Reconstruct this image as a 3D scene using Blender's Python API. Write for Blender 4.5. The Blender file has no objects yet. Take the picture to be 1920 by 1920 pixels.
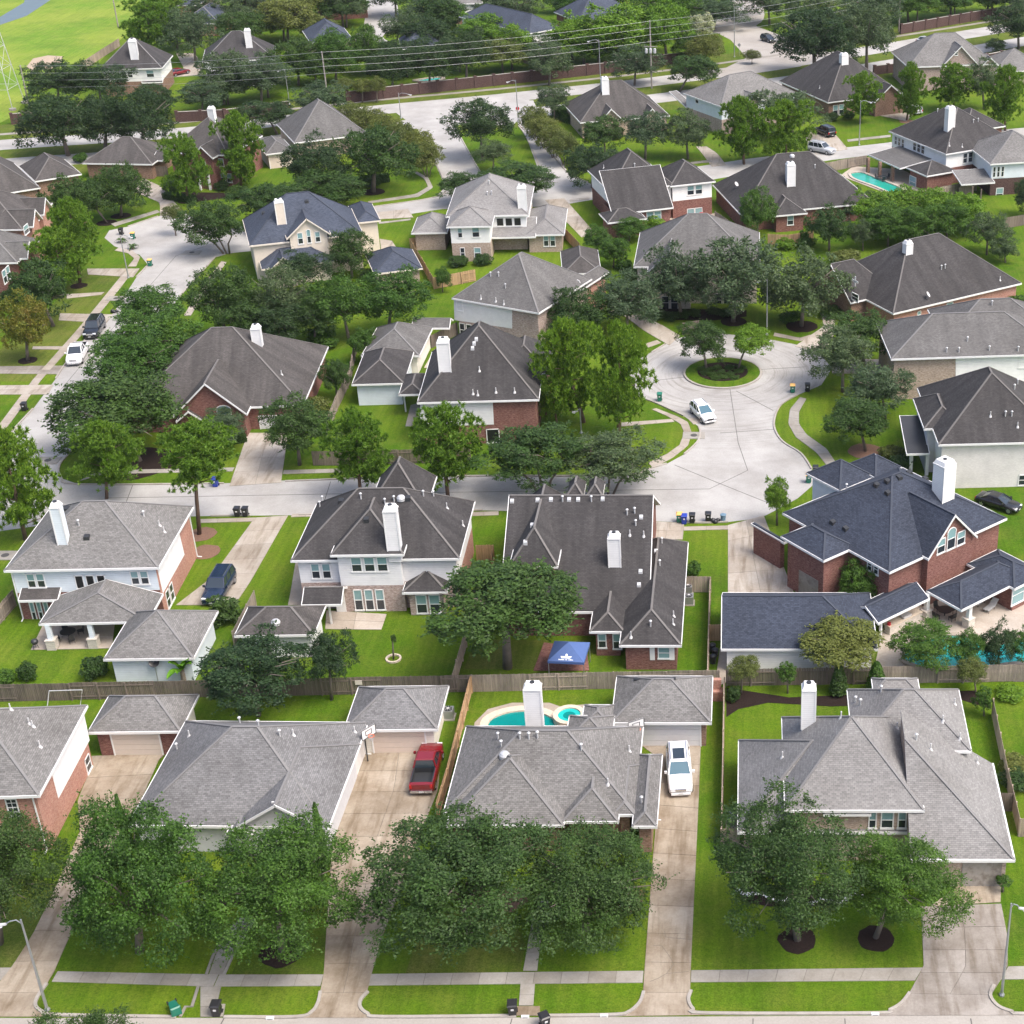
import bpy, bmesh, math, random
import numpy as np
from mathutils import Vector, Matrix
from mathutils.bvhtree import BVHTree
from mathutils.geometry import tessellate_polygon

# ---------------------------------------------------------------- camera, world, sun, exposure
SC = bpy.context.scene
COL = SC.collection
TH = math.radians(28.5); F = 2913.0; PX = 1400.0; PY = 960.0; CH = 79.0
CAMP = Vector((0, 0, CH))
FW = Vector((0, math.cos(TH), -math.sin(TH))); UP = Vector((0, math.sin(TH), math.cos(TH))); RT = Vector((1, 0, 0))
cam = bpy.data.cameras.new('camera'); camo = bpy.data.objects.new('camera', cam); COL.objects.link(camo)
camo.location = CAMP; camo.rotation_euler = (math.pi / 2 - TH, 0, 0)
cam.sensor_width = 36; cam.sensor_fit = 'HORIZONTAL'; cam.lens = F / 1920 * 36
cam.shift_x = (960 - PX) / 1920; cam.clip_start = 1; cam.clip_end = 6000
SC.camera = camo

SUN_EL, SUN_AZ = math.radians(58), math.radians(118)      # azimuth clockwise from +Y (camera looks along +Y)
W = bpy.data.worlds.new('World'); SC.world = W; W.use_nodes = True
wn = W.node_tree.nodes; wl = W.node_tree.links
sky = wn.new('ShaderNodeTexSky'); sky.sky_type = 'NISHITA'; sky.sun_disc = False
sky.sun_elevation = SUN_EL; sky.sun_rotation = SUN_AZ
sky.air_density = 0.8; sky.dust_density = 5.0; sky.ozone_density = 0.5
wl.new(sky.outputs[0], wn['Background'].inputs[0]); wn['Background'].inputs[1].default_value = 0.15
sun = bpy.data.lights.new('sun', 'SUN'); suno = bpy.data.objects.new('sun', sun); COL.objects.link(suno)
sun.energy = 1.1; sun.angle = math.radians(26); sun.color = (1, 0.975, 0.935)
sd = Vector((math.sin(SUN_AZ) * math.cos(SUN_EL), math.cos(SUN_AZ) * math.cos(SUN_EL), math.sin(SUN_EL)))
suno.rotation_euler = sd.to_track_quat('Z', 'Y').to_euler(); suno.location = sd * 300
SC.view_settings.view_transform = 'Standard'; SC.view_settings.look = 'None'
SC.view_settings.exposure = 1.2; SC.view_settings.gamma = 1
SC.view_settings.use_curve_mapping = False

# ---------------------------------------------------------------- picture <-> place (flat ground, survey of the photograph)
def ray(px, py): return FW * F + RT * (px - PX) + UP * (PY - py)
def G(px, py, z=0.0):
    d = ray(px, py); t = (z - CH) / d.z
    return Vector((d.x * t, d.y * t, z))
def proj(p):
    r = Vector(p) - CAMP; zc = r.dot(FW)
    return PX + F * r.dot(RT) / zc, PY - F * r.dot(UP) / zc
def scl(p): return F / (Vector(p) - CAMP).dot(FW)

# ---------------------------------------------------------------- mesh helpers
class MB:
    def __init__(s): s.v = []; s.f = []; s.uv = []; s.m = []
    def face(s, pts, m=0, uv=None):
        i = len(s.v); s.v += [tuple(p) for p in pts]; s.f.append(tuple(range(i, i + len(pts)))); s.m.append(m)
        if uv is None:
            a = Vector(pts[0]); u = None
            n = Vector((0, 0, 0)); c = [Vector(p) for p in pts]
            for k in range(len(c)): n += c[k].cross(c[(k + 1) % len(c)])
            if n.length < 1e-9: n = Vector((0, 0, 1))
            n.normalize()
            if abs(n.z) > 0.985: u = Vector((1, 0, 0)); w = Vector((0, 1, 0))
            else: u = Vector((0, 0, 1)).cross(n).normalized(); w = n.cross(u)
            uv = [(p.dot(u), p.dot(w)) for p in c]
        s.uv += uv
    def box(s, x0, y0, z0, x1, y1, z1, m=0):
        s.hexa([(x0, y0, z0), (x1, y0, z0), (x1, y1, z0), (x0, y1, z0), (x0, y0, z1), (x1, y0, z1), (x1, y1, z1), (x0, y1, z1)], m)
    def hexa(s, p, m=0):
        for q in ((3, 2, 1, 0), (4, 5, 6, 7), (0, 1, 5, 4), (1, 2, 6, 5), (2, 3, 7, 6), (3, 0, 4, 7)):
            s.face([p[k] for k in q], m)
    def bar(s, a, b, w, h, m=0, up=(0, 0, 1)):
        a = Vector(a); b = Vector(b); d = (b - a).normalized(); up = Vector(up)
        if abs(d.dot(up)) > .98: up = Vector((0, 1, 0))
        r = d.cross(up).normalized(); u = r.cross(d)
        P = []
        for c in (a, b):
            P += [c - r * w / 2 - u * h / 2, c + r * w / 2 - u * h / 2, c + r * w / 2 + u * h / 2, c - r * w / 2 + u * h / 2]
        s.hexa(P, m)
    def tube(s, pts, rad, n=6, m=0, cap=True):
        pts = [Vector(p) for p in pts]; R = rad if isinstance(rad, (list, tuple)) else [rad] * len(pts)
        rings = []
        for i, p in enumerate(pts):
            d = (pts[min(i + 1, len(pts) - 1)] - pts[max(i - 1, 0)]).normalized()
            up = Vector((0, 0, 1)) if abs(d.z) < .9 else Vector((0, 1, 0))
            r = d.cross(up).normalized(); u = r.cross(d)
            rings.append([p + (r * math.cos(2 * math.pi * k / n) + u * math.sin(2 * math.pi * k / n)) * R[i] for k in range(n)])
        for i in range(len(rings) - 1):
            for k in range(n):
                s.face([rings[i][(k + 1) % n], rings[i][k], rings[i + 1][k], rings[i + 1][(k + 1) % n]], m)
        if cap:
            s.face(rings[0], m); s.face(rings[-1][::-1], m)
    def lathe(s, prof, n=12, c=(0, 0, 0), m=0, sx=1, sy=1):
        c = Vector(c)
        R = [[c + Vector((r * sx * math.cos(2 * math.pi * k / n), r * sy * math.sin(2 * math.pi * k / n), z)) for k in range(n)] for r, z in prof]
        for i in range(len(R) - 1):
            for k in range(n):
                s.face([R[i][k], R[i][(k + 1) % n], R[i + 1][(k + 1) % n], R[i + 1][k]], m)
        s.face(R[-1], m); s.face(R[0][::-1], m)
    def poly(s, pts, m=0, z=None):
        P = [Vector(p) for p in pts]
        if z is not None: P = [Vector((p.x, p.y, z)) for p in P]
        for t in tessellate_polygon([[Vector((p.x, p.y, 0)) for p in P]]):
            q = [P[k] for k in t]
            if (q[1] - q[0]).cross(q[2] - q[0]).z < 0: q = q[::-1]
            s.face(q, m)
    def prism(s, pts, z0, z1, m=0):
        P = [Vector((p[0], p[1], 0)) for p in pts]
        A = sum(P[i].x * P[(i + 1) % len(P)].y - P[(i + 1) % len(P)].x * P[i].y for i in range(len(P)))
        if A < 0: P = P[::-1]
        s.poly([Vector((p.x, p.y, z1)) for p in P], m)
        for i in range(len(P)):
            a, b = P[i], P[(i + 1) % len(P)]
            s.face([(a.x, a.y, z0), (b.x, b.y, z0), (b.x, b.y, z1), (a.x, a.y, z1)], m)
    def mesh(s, name, mats, smooth=False):
        me = bpy.data.meshes.new(name); me.from_pydata(s.v, [], s.f)
        if not isinstance(mats, (list, tuple)): mats = [mats]
        for m in mats: me.materials.append(M[m] if isinstance(m, str) else m)
        if len(mats) > 1: me.polygons.foreach_set('material_index', s.m)
        uvl = me.uv_layers.new(name='UVMap'); uvl.data.foreach_set('uv', np.array(s.uv, dtype=np.float32).ravel())
        if smooth:
            bm = bmesh.new(); bm.from_mesh(me); bmesh.ops.remove_doubles(bm, verts=bm.verts, dist=1e-4); bm.to_mesh(me); bm.free()
            me.polygons.foreach_set('use_smooth', [True] * len(me.polygons))
        me.update(); return me

def link(name, data, parent=None, loc=(0, 0, 0), rz=0.0, sc=None):
    o = bpy.data.objects.new(name, data); COL.objects.link(o); o.parent = parent; o.location = loc
    o.rotation_euler = (0, 0, rz)
    if sc is not None: o.scale = sc if isinstance(sc, (tuple, list)) else (sc, sc, sc)
    return o
def obj(name, mb, mats, parent=None, loc=(0, 0, 0), rz=0.0, smooth=False):
    return link(name, mb.mesh(name, mats, smooth), parent, loc, rz)
def tag(o, label, cat, group=None):
    o['label'] = label; o['category'] = cat
    if group: o['group'] = group
    return o
def struct(o): o['kind'] = 'structure'; return o
def empty(name, loc, label, cat, group=None, rz=0.0):
    o = link(name, None, None, loc, rz); o.empty_display_size = .3
    return tag(o, label, cat, group)
def copy_tree(o, parent=None):
    c = o.copy(); COL.objects.link(c); c.parent = parent
    for ch in list(o.children): copy_tree(ch, c)
    return c

# ---------------------------------------------------------------- materials
M = {}
def newmat(name):
    m = bpy.data.materials.new(name); m.use_nodes = True; M[name] = m
    nt = m.node_tree; return m, nt, nt.nodes['Principled BSDF']
def rgba(c): return (c[0], c[1], c[2], 1)
def N(nt, t, **kw):
    n = nt.nodes.new(t)
    for k, v in kw.items():
        if k.startswith('i_'):
            key = k[2:].replace('_', ' '); n.inputs[key].default_value = v
        else: setattr(n, k, v)
    return n
def plain(name, c, rough=.6, metal=0, var=.06, scale=3.0, spec=.5):
    m, nt, b = newmat(name)
    b.inputs['Roughness'].default_value = rough; b.inputs['Metallic'].default_value = metal
    b.inputs['Specular IOR Level'].default_value = spec
    if var:
        tc = N(nt, 'ShaderNodeTexCoord'); no = N(nt, 'ShaderNodeTexNoise', i_Scale=scale, i_Detail=5.0)
        mx = N(nt, 'ShaderNodeMix', data_type='RGBA')
        mx.inputs[6].default_value = rgba([x * (1 - var * 2) for x in c]); mx.inputs[7].default_value = rgba([min(1, x * (1 + var * 2)) for x in c])
        nt.links.new(tc.outputs['Object'], no.inputs['Vector']); nt.links.new(no.outputs['Fac'], mx.inputs[0]); nt.links.new(mx.outputs[2], b.inputs['Base Color'])
    else: b.inputs['Base Color'].default_value = rgba(c)
    return m
def mixc(nt, fac, a, b, mode='MIX'):
    mx = N(nt, 'ShaderNodeMix', data_type='RGBA', blend_type=mode)
    if isinstance(fac, (int, float)): mx.inputs[0].default_value = fac
    else: nt.links.new(fac, mx.inputs[0])
    for i, x in ((6, a), (7, b)):
        if isinstance(x, (tuple, list)): mx.inputs[i].default_value = rgba(x)
        else: nt.links.new(x, mx.inputs[i])
    return mx.outputs[2]
def ramp(nt, fac, lo, hi):
    r = N(nt, 'ShaderNodeMapRange'); r.inputs[1].default_value = lo; r.inputs[2].default_value = hi
    nt.links.new(fac, r.inputs[0]); return r.outputs[0]
def noise(nt, vec, scale, detail=5.0, rough=.6):
    n = N(nt, 'ShaderNodeTexNoise', i_Scale=scale, i_Detail=detail, i_Roughness=rough); nt.links.new(vec, n.inputs['Vector']); return n.outputs['Fac']
def bump(nt, b, h, strength, dist=.02):
    n = N(nt, 'ShaderNodeBump', i_Strength=strength, i_Distance=dist); nt.links.new(h, n.inputs['Height']); nt.links.new(n.outputs[0], b.inputs['Normal'])

def roofmat(name, c1, c2, stain=None, amt=.55):
    m, nt, b = newmat(name); b.inputs['Roughness'].default_value = .92; b.inputs['Specular IOR Level'].default_value = .25
    tc = N(nt, 'ShaderNodeTexCoord'); uv = tc.outputs['UV']; ob = tc.outputs['Object']
    br = N(nt, 'ShaderNodeTexBrick', offset=.5, squash=1.0, i_Scale=1.0)
    br.inputs['Brick Width'].default_value = .31; br.inputs['Row Height'].default_value = .15
    br.inputs['Mortar Size'].default_value = .014; br.inputs['Mortar Smooth'].default_value = .2; br.inputs['Bias'].default_value = 0.0
    br.inputs['Color1'].default_value = rgba(c1); br.inputs['Color2'].default_value = rgba(c2); br.inputs['Mortar'].default_value = rgba([x * .62 for x in c1])
    nt.links.new(uv, br.inputs['Vector'])
    n1 = noise(nt, uv, 4.5, 4, .75); c = mixc(nt, ramp(nt, n1, .3, .7), br.outputs['Color'], [x * 1.15 for x in c2], 'MIX')
    c = mixc(nt, .55, br.outputs['Color'], c)
    n2 = noise(nt, ob, .22, 4, .6)
    c = mixc(nt, ramp(nt, n2, .35, .75), c, mixc(nt, 1.0, c, (.72, .71, .7), 'MULTIPLY'))
    if stain:
        mp = N(nt, 'ShaderNodeMapping'); mp.inputs['Scale'].default_value = (1.3, .13, 1); nt.links.new(uv, mp.inputs['Vector'])
        n3 = noise(nt, mp.outputs[0], .55, 5, .65)
        f = N(nt, 'ShaderNodeMath', operation='MULTIPLY'); nt.links.new(ramp(nt, n3, .36, .66), f.inputs[0]); f.inputs[1].default_value = amt
        c = mixc(nt, f.outputs[0], c, mixc(nt, .35, stain, br.outputs['Color']))
    nt.links.new(c, b.inputs['Base Color'])
    bump(nt, b, br.outputs['Fac'], -.5, .02); return m
def brickmat(name, c1, c2, mort, var=.5):
    m, nt, b = newmat(name); b.inputs['Roughness'].default_value = .9; b.inputs['Specular IOR Level'].default_value = .2
    tc = N(nt, 'ShaderNodeTexCoord'); uv = tc.outputs['UV']
    br = N(nt, 'ShaderNodeTexBrick', offset=.5, i_Scale=1.0)
    br.inputs['Brick Width'].default_value = .26; br.inputs['Row Height'].default_value = .09; br.inputs['Mortar Size'].default_value = .009
    br.inputs['Color1'].default_value = rgba(c1); br.inputs['Color2'].default_value = rgba(c2); br.inputs['Mortar'].default_value = rgba(mort)
    nt.links.new(uv, br.inputs['Vector'])
    mp = N(nt, 'ShaderNodeMapping'); mp.inputs['Scale'].default_value = (1, 3, 1); nt.links.new(uv, mp.inputs['Vector'])
    n1 = noise(nt, mp.outputs[0], 3.2, 4, .8)
    c = mixc(nt, ramp(nt, n1, .42, .66), br.outputs['Color'], [x * var for x in c1])
    n2 = noise(nt, tc.outputs['Object'], .6, 3)
    c = mixc(nt, ramp(nt, n2, .3, .8), c, mixc(nt, 1.0, c, (.8, .8, .8), 'MULTIPLY'))
    nt.links.new(c, b.inputs['Base Color']); bump(nt, b, br.outputs['Fac'], -.4, .01); return m
def sidingmat(name, c, lap=.19):
    m, nt, b = newmat(name); b.inputs['Roughness'].default_value = .55
    tc = N(nt, 'ShaderNodeTexCoord'); sp = N(nt, 'ShaderNodeSeparateXYZ'); nt.links.new(tc.outputs['UV'], sp.inputs[0])
    d = N(nt, 'ShaderNodeMath', operation='DIVIDE'); nt.links.new(sp.outputs[1], d.inputs[0]); d.inputs[1].default_value = lap
    fr = N(nt, 'ShaderNodeMath', operation='FRACT'); nt.links.new(d.outputs[0], fr.inputs[0])
    n1 = noise(nt, tc.outputs['Object'], 1.2, 5); n3 = noise(nt, tc.outputs['UV'], 6, 3)
    col = mixc(nt, ramp(nt, n1, .35, .8), c, [x * .86 for x in c])
    gap = ramp(nt, fr.outputs[0], .0, .14)
    col = mixc(nt, gap, [x * .62 for x in c], col)  # shadow line of each lap, painted as a darker colour along the board edge
    nt.links.new(col, b.inputs['Base Color'])
    inv = N(nt, 'ShaderNodeMath', operation='SUBTRACT'); inv.inputs[0].default_value = 1; nt.links.new(fr.outputs[0], inv.inputs[1])
    bump(nt, b, inv.outputs[0], .7, .03); return m
def concmat(name, c, stain=(.55, .5, .42), amt=.5, sc=.5, jit=True, arcs=None):
    m, nt, b = newmat(name); b.inputs['Roughness'].default_value = .88; b.inputs['Specular IOR Level'].default_value = .3
    ge = N(nt, 'ShaderNodeNewGeometry'); ob = ge.outputs['Position']
    n1 = noise(nt, ob, sc, 7, .68); n2 = noise(nt, ob, 5.5, 5, .75); n3 = noise(nt, ob, .09, 3)
    col = mixc(nt, ramp(nt, n1, .38, .72), c, [c[i] * stain[i] for i in range(3)])
    col = mixc(nt, amt, c, col)
    col = mixc(nt, ramp(nt, n2, .3, .75), col, mixc(nt, 1.0, col, (.8, .79, .78), 'MULTIPLY'))
    col = mixc(nt, ramp(nt, n3, .35, .7), col, mixc(nt, 1.0, col, (.87, .87, .88), 'MULTIPLY'))
    if name.startswith('drive'):
        mp = N(nt, 'ShaderNodeMapping'); mp.inputs['Scale'].default_value = (1.1, .13, 1); nt.links.new(ob, mp.inputs['Vector']); n4 = noise(nt, mp.outputs[0], 1.2, 4, .6)
        col = mixc(nt, ramp(nt, n4, .5, .68), col, mixc(nt, 1.0, col, (.66, .62, .57), 'MULTIPLY'))
    if jit:
        oi = N(nt, 'ShaderNodeObjectInfo'); col = mixc(nt, oi.outputs['Random'], col, mixc(nt, 1.0, col, (.8, .785, .76), 'MULTIPLY'))
    if arcs:     # tyre wear that circles the traffic island
        sub = N(nt, 'ShaderNodeVectorMath', operation='SUBTRACT'); nt.links.new(ob, sub.inputs[0]); sub.inputs[1].default_value = tuple(arcs)
        ln = N(nt, 'ShaderNodeVectorMath', operation='LENGTH'); nt.links.new(sub.outputs[0], ln.inputs[0]); sx = N(nt, 'ShaderNodeSeparateXYZ'); nt.links.new(sub.outputs[0], sx.inputs[0])
        an = N(nt, 'ShaderNodeMath', operation='ARCTAN2'); nt.links.new(sx.outputs[1], an.inputs[0]); nt.links.new(sx.outputs[0], an.inputs[1])
        cb = N(nt, 'ShaderNodeCombineXYZ'); m1 = N(nt, 'ShaderNodeMath', operation='MULTIPLY'); nt.links.new(ln.outputs['Value'], m1.inputs[0]); m1.inputs[1].default_value = 1.7; nt.links.new(m1.outputs[0], cb.inputs[0]); nt.links.new(an.outputs[0], cb.inputs[1])
        st_ = ramp(nt, noise(nt, cb.outputs[0], 1.0, 4, .7), .5, .68); mk_ = N(nt, 'ShaderNodeMapRange'); mk_.inputs[1].default_value = 30; mk_.inputs[2].default_value = 9; nt.links.new(ln.outputs['Value'], mk_.inputs[0])
        mu = N(nt, 'ShaderNodeMath', operation='MULTIPLY'); nt.links.new(st_, mu.inputs[0]); nt.links.new(mk_.outputs[0], mu.inputs[1])
        col = mixc(nt, mu.outputs[0], col, mixc(nt, 1.0, col, (.68, .655, .63), 'MULTIPLY'))
    nt.links.new(col, b.inputs['Base Color']); bump(nt, b, n2, .25, .02); return m
def grassmat(name, a, b_, dry, amt=.5):
    m, nt, b = newmat(name); b.inputs['Roughness'].default_value = .95; b.inputs['Specular IOR Level'].default_value = .12
    ge = N(nt, 'ShaderNodeNewGeometry'); ob = ge.outputs['Position']
    n1 = noise(nt, ob, .045, 3, .5); n2 = noise(nt, ob, .33, 6, .7); n3 = noise(nt, ob, 3.2, 6, .8); n4 = noise(nt, ob, .12, 4, .6)
    col = mixc(nt, ramp(nt, n1, .38, .62), a, b_)
    f = N(nt, 'ShaderNodeMath', operation='MULTIPLY'); nt.links.new(ramp(nt, n2, .42, .75), f.inputs[0]); f.inputs[1].default_value = amt
    col = mixc(nt, f.outputs[0], col, dry)
    col = mixc(nt, ramp(nt, n4, .45, .72), col, mixc(nt, 1.0, col, (.72, .8, .8), 'MULTIPLY'))
    col = mixc(nt, ramp(nt, n3, .3, .7), mixc(nt, 1.0, col, (.6, .66, .5), 'MULTIPLY'), mixc(nt, 1.0, col, (1.25, 1.15, 1.2), 'MULTIPLY'))
    n6 = noise(nt, ob, 8.0, 3, .8); col = mixc(nt, ramp(nt, n6, .35, .65), mixc(nt, 1.0, col, (.62, .7, .55), 'MULTIPLY'), mixc(nt, 1.0, col, (1.2, 1.12, 1.2), 'MULTIPLY'))
    nt.links.new(col, b.inputs['Base Color'])
    mp = N(nt, 'ShaderNodeMapping'); mp.inputs['Scale'].default_value = (1.9, .1, 1); nt.links.new(ob, mp.inputs['Vector']); n7 = noise(nt, mp.outputs[0], 1.0, 2, .5)
    col = mixc(nt, ramp(nt, n7, .42, .6), mixc(nt, 1.0, col, (.84, .88, .84), 'MULTIPLY'), col); nt.links.new(col, b.inputs['Base Color'])
    n5 = noise(nt, ob, 7.0, 4, .85); bump(nt, b, n5, .8, .06); return m
def leafmat(name, a, b_, c, rough=.55):
    m, nt, b = newmat(name)
    ge = N(nt, 'ShaderNodeNewGeometry'); oi = N(nt, 'ShaderNodeObjectInfo'); tc = N(nt, 'ShaderNodeTexCoord')
    col = mixc(nt, ge.outputs['Random Per Island'], a, b_)
    n1 = noise(nt, tc.outputs['Object'], 2.2, 3, .6)
    col = mixc(nt, ramp(nt, n1, .45, .75), col, c)
    col = mixc(nt, oi.outputs['Random'], mixc(nt, 1.0, col, (.82, .86, .9), 'MULTIPLY'), mixc(nt, 1.0, col, (1.12, 1.06, .95), 'MULTIPLY'))
    nt.links.new(col, b.inputs['Base Color']); b.inputs['Roughness'].default_value = rough; b.inputs['Specular IOR Level'].default_value = .3
    tr = N(nt, 'ShaderNodeBsdfTranslucent'); nt.links.new(mixc(nt, 1.0, col, (1.3, 1.35, .7), 'MULTIPLY'), tr.inputs['Color'])
    ms = N(nt, 'ShaderNodeMixShader'); ms.inputs[0].default_value = .33
    nt.links.new(b.outputs[0], ms.inputs[1]); nt.links.new(tr.outputs[0], ms.inputs[2]); nt.links.new(ms.outputs[0], nt.nodes['Material Output'].inputs['Surface']); return m

# roofs
roofmat('roof_grey', (.1, .098, .095), (.2, .196, .19))
roofmat('roof_pale', (.145, .143, .14), (.245, .24, .235))
roofmat('roof_bluegrey', (.1, .1, .102), (.198, .198, .2))
roofmat('roof_brown', (.066, .061, .058), (.108, .1, .096), (.027, .026, .026), .85)
roofmat('roof_dark', (.044, .042, .043), (.075, .071, .071), (.018, .0175, .018), .8)
roofmat('roof_mid', (.095, .093, .091), (.158, .154, .15), (.047, .046, .046), .6)
roofmat('roof_blue', (.02, .026, .04), (.05, .06, .085))
roofmat('roof_blue_pale', (.032, .041, .062), (.07, .083, .112))
plain('ridge_grey', (.165, .162, .16), .9); plain('ridge_brown', (.13, .123, .117), .9); plain('ridge_blue', (.042, .05, .068), .9)
# walls
brickmat('brick_red', (.2, .078, .062), (.3, .135, .11), (.3, .23, .2))
brickmat('brick_orange', (.44, .2, .145), (.52, .28, .21), (.5, .4, .34), .65)
brickmat('brick_tan', (.42, .31, .24), (.55, .44, .36), (.5, .46, .41), .55)
brickmat('brick_pinkgrey', (.4, .28, .245), (.54, .43, .385), (.54, .5, .46), .5)
brickmat('brick_brown', (.25, .14, .095), (.36, .22, .155), (.36, .3, .26))
brickmat('brick_white', (.72, .69, .66), (.8, .77, .74), (.64, .62, .6), .88)
brickmat('brick_dark', (.085, .048, .043), (.125, .072, .062), (.13, .1, .095))
brickmat('stone_pale', (.6, .55, .48), (.68, .63, .56), (.55, .5, .45), .7)
sidingmat('siding_white', (.8, .8, .78)); sidingmat('siding_blue', (.62, .68, .72)); sidingmat('siding_cream', (.74, .7, .62)); sidingmat('siding_pale', (.68, .68, .68))
plain('stucco_cream', (.62, .55, .46), .85, var=.05); plain('stucco_grey', (.52, .52, .53), .85, var=.05)
plain('trim_white', (.7, .7, .69), .45, var=.03); plain('trim_cream', (.66, .6, .52), .5, var=.03)
plain('soffit', (.6, .59, .57), .7, var=.03)
plain('garage_white', (.62, .62, .63), .5, var=.03); plain('garage_beige', (.6, .5, .43), .5, var=.03); plain('garage_tan', (.55, .49, .43), .5, var=.03)
plain('door_brown', (.12, .06, .04), .5); plain('door_white', (.7, .7, .68), .5)
plain('pane_dark', (.025, .032, .04), .08, var=0, spec=.8); plain('pane_blind', (.2, .33, .34), .12, var=.05, spec=.8); plain('pane_sky', (.2, .35, .42), .1, var=0, spec=.8)
plain('screen_black', (.012, .012, .013), .4, var=0)
plain('metal_grey', (.35, .36, .37), .4, .6); plain('metal_pale', (.5, .51, .52), .5, .3); plain('metal_dark', (.04, .042, .045), .4, .3)
plain('pipe_white', (.5, .5, .5), .5); plain('plastic_black', (.018, .018, .02), .4, var=.1); plain('plastic_green', (.01, .14, .09), .4); plain('plastic_blue', (.015, .04, .3), .4); plain('plastic_yellow', (.75, .42, .12), .5)
plain('plastic_steel', (.12, .2, .27), .45); plain('plastic_red', (.5, .02, .03), .45); plain('plastic_orange', (.75, .14, .03), .5)
# ground
grassmat('grass', (.07, .152, .007), (.118, .198, .011), (.17, .185, .035), .6)
grassmat('grass_field', (.15, .27, .03), (.24, .32, .05), (.3, .32, .09), .5)  # yellow-green field grass, its colour lightened to carry the sun patch and haze
grassmat('grass_dry', (.085, .135, .016), (.125, .165, .026), (.19, .175, .06), .65)
grassmat('grass_dark', (.05, .11, .008), (.075, .13, .012), (.13, .125, .035), .7)  # darker, browner lawn tone, used for one front patch
concmat('road', (.42, .415, .4), (.64, .62, .6), .85, .16, False, G(1355, 700))
concmat('road_tan', (.38, .36, .33), (.75, .72, .68), .7, .16, False)
concmat('walk', (.37, .355, .325), (.68, .65, .6), .8); concmat('walk_pink', (.43, .39, .34), (.7, .65, .6), .8); concmat('drive', (.43, .375, .3), (.5, .43, .35), .95, .3)
concmat('drive_grey', (.36, .335, .305), (.52, .48, .44), .9, .35); concmat('drive_pale', (.46, .425, .375), (.68, .62, .55), .8, .3)
concmat('kerb', (.4, .375, .34), jit=False); concmat('patio', (.5, .45, .39), (.72, .66, .6), .7, .6)
plain('joint', (.14, .125, .105), .95); plain('tar', (.1, .095, .09), .9); plain('mulch', (.022, .015, .013), .98, var=.3, scale=8, spec=.1); plain('mulch_brown', (.16, .09, .06), .98, var=.25, scale=8)
plain('soil', (.34, .27, .2), .98, var=.2, scale=2); plain('stone_edge', (.55, .47, .37), .9, var=.15, scale=4); plain('cast_iron', (.06, .058, .055), .8)
# wood
def woodmat(name, c):
    m, nt, b = newmat(name); b.inputs['Roughness'].default_value = .85; b.inputs['Specular IOR Level'].default_value = .2
    tc = N(nt, 'ShaderNodeTexCoord'); ge = N(nt, 'ShaderNodeNewGeometry')
    mp = N(nt, 'ShaderNodeMapping'); mp.inputs['Scale'].default_value = (6, 6, .7); nt.links.new(tc.outputs['Object'], mp.inputs['Vector'])
    n1 = noise(nt, mp.outputs[0], 1.5, 5, .7); n2 = noise(nt, ge.outputs['Position'], .35, 3)
    col = mixc(nt, ge.outputs['Random Per Island'], [x * .78 for x in c], [x * 1.18 for x in c])
    col = mixc(nt, ramp(nt, n1, .4, .75), col, mixc(nt, 1.0, col, (.62, .6, .6), 'MULTIPLY'))
    col = mixc(nt, ramp(nt, n2, .4, .65), col, mixc(nt, 1.0, col, (.75, .77, .8), 'MULTIPLY'))
    nt.links.new(col, b.inputs['Base Color'])
woodmat('wood_grey', (.33, .28, .23)); woodmat('wood_dark', (.2, .165, .135)); woodmat('wood_new', (.5, .33, .19)); woodmat('wood_pale', (.42, .34, .27)); woodmat('wood_pole', (.3, .27, .24))
# leaves
leafmat('leaf_oak', (.02, .048, .011), (.074, .135, .034), (.056, .118, .02))
leafmat('leaf_oak_bright', (.023, .063, .009), (.086, .175, .028), (.08, .175, .018))
leafmat('leaf_dark', (.018, .042, .016), (.052, .095, .034), (.036, .074, .02))
leafmat('leaf_grey', (.042, .075, .034), (.11, .16, .08), (.078, .13, .054))
leafmat('leaf_lime', (.06, .14, .012), (.16, .28, .024), (.12, .24, .02))
leafmat('leaf_olive', (.08, .105, .025), (.16, .19, .05), (.13, .165, .04))
leafmat('leaf_autumn', (.07, .11, .014), (.17, .18, .025), (.15, .1, .025))
leafmat('leaf_pine', (.045, .115, .01), (.18, .3, .03), (.11, .215, .018))
leafmat('leaf_palm', (.07, .2, .01), (.16, .36, .015), (.13, .3, .02))
leafmat('leaf_flower', (.3, .32, .18), (.6, .58, .42), (.16, .22, .08))
plain('bark', (.15, .125, .105), .95, var=.25, scale=2); plain('bark_pale', (.2, .165, .13), .95, var=.2, scale=2); plain('bark_pine', (.14, .09, .065), .95, var=.25, scale=2)
# water
def watermat(name, c, rough=.06, wav=.12):
    m, nt, b = newmat(name); b.inputs['Base Color'].default_value = rgba(c); b.inputs['Roughness'].default_value = rough
    ge = N(nt, 'ShaderNodeNewGeometry'); n1 = noise(nt, ge.outputs['Position'], 2.2, 3); bump(nt, b, n1, wav, .05)
    n2 = noise(nt, ge.outputs['Position'], .5, 3); nt.links.new(mixc(nt, n2, [x * .75 for x in c], [min(1, x * 1.25) for x in c]), b.inputs['Base Color']); return m
watermat('pool_teal', (.005, .2, .19)); watermat('pool_bright', (.02, .42, .4)); watermat('pool_green', (.02, .3, .23)); watermat('creek', (.1, .135, .15), .4)
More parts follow.
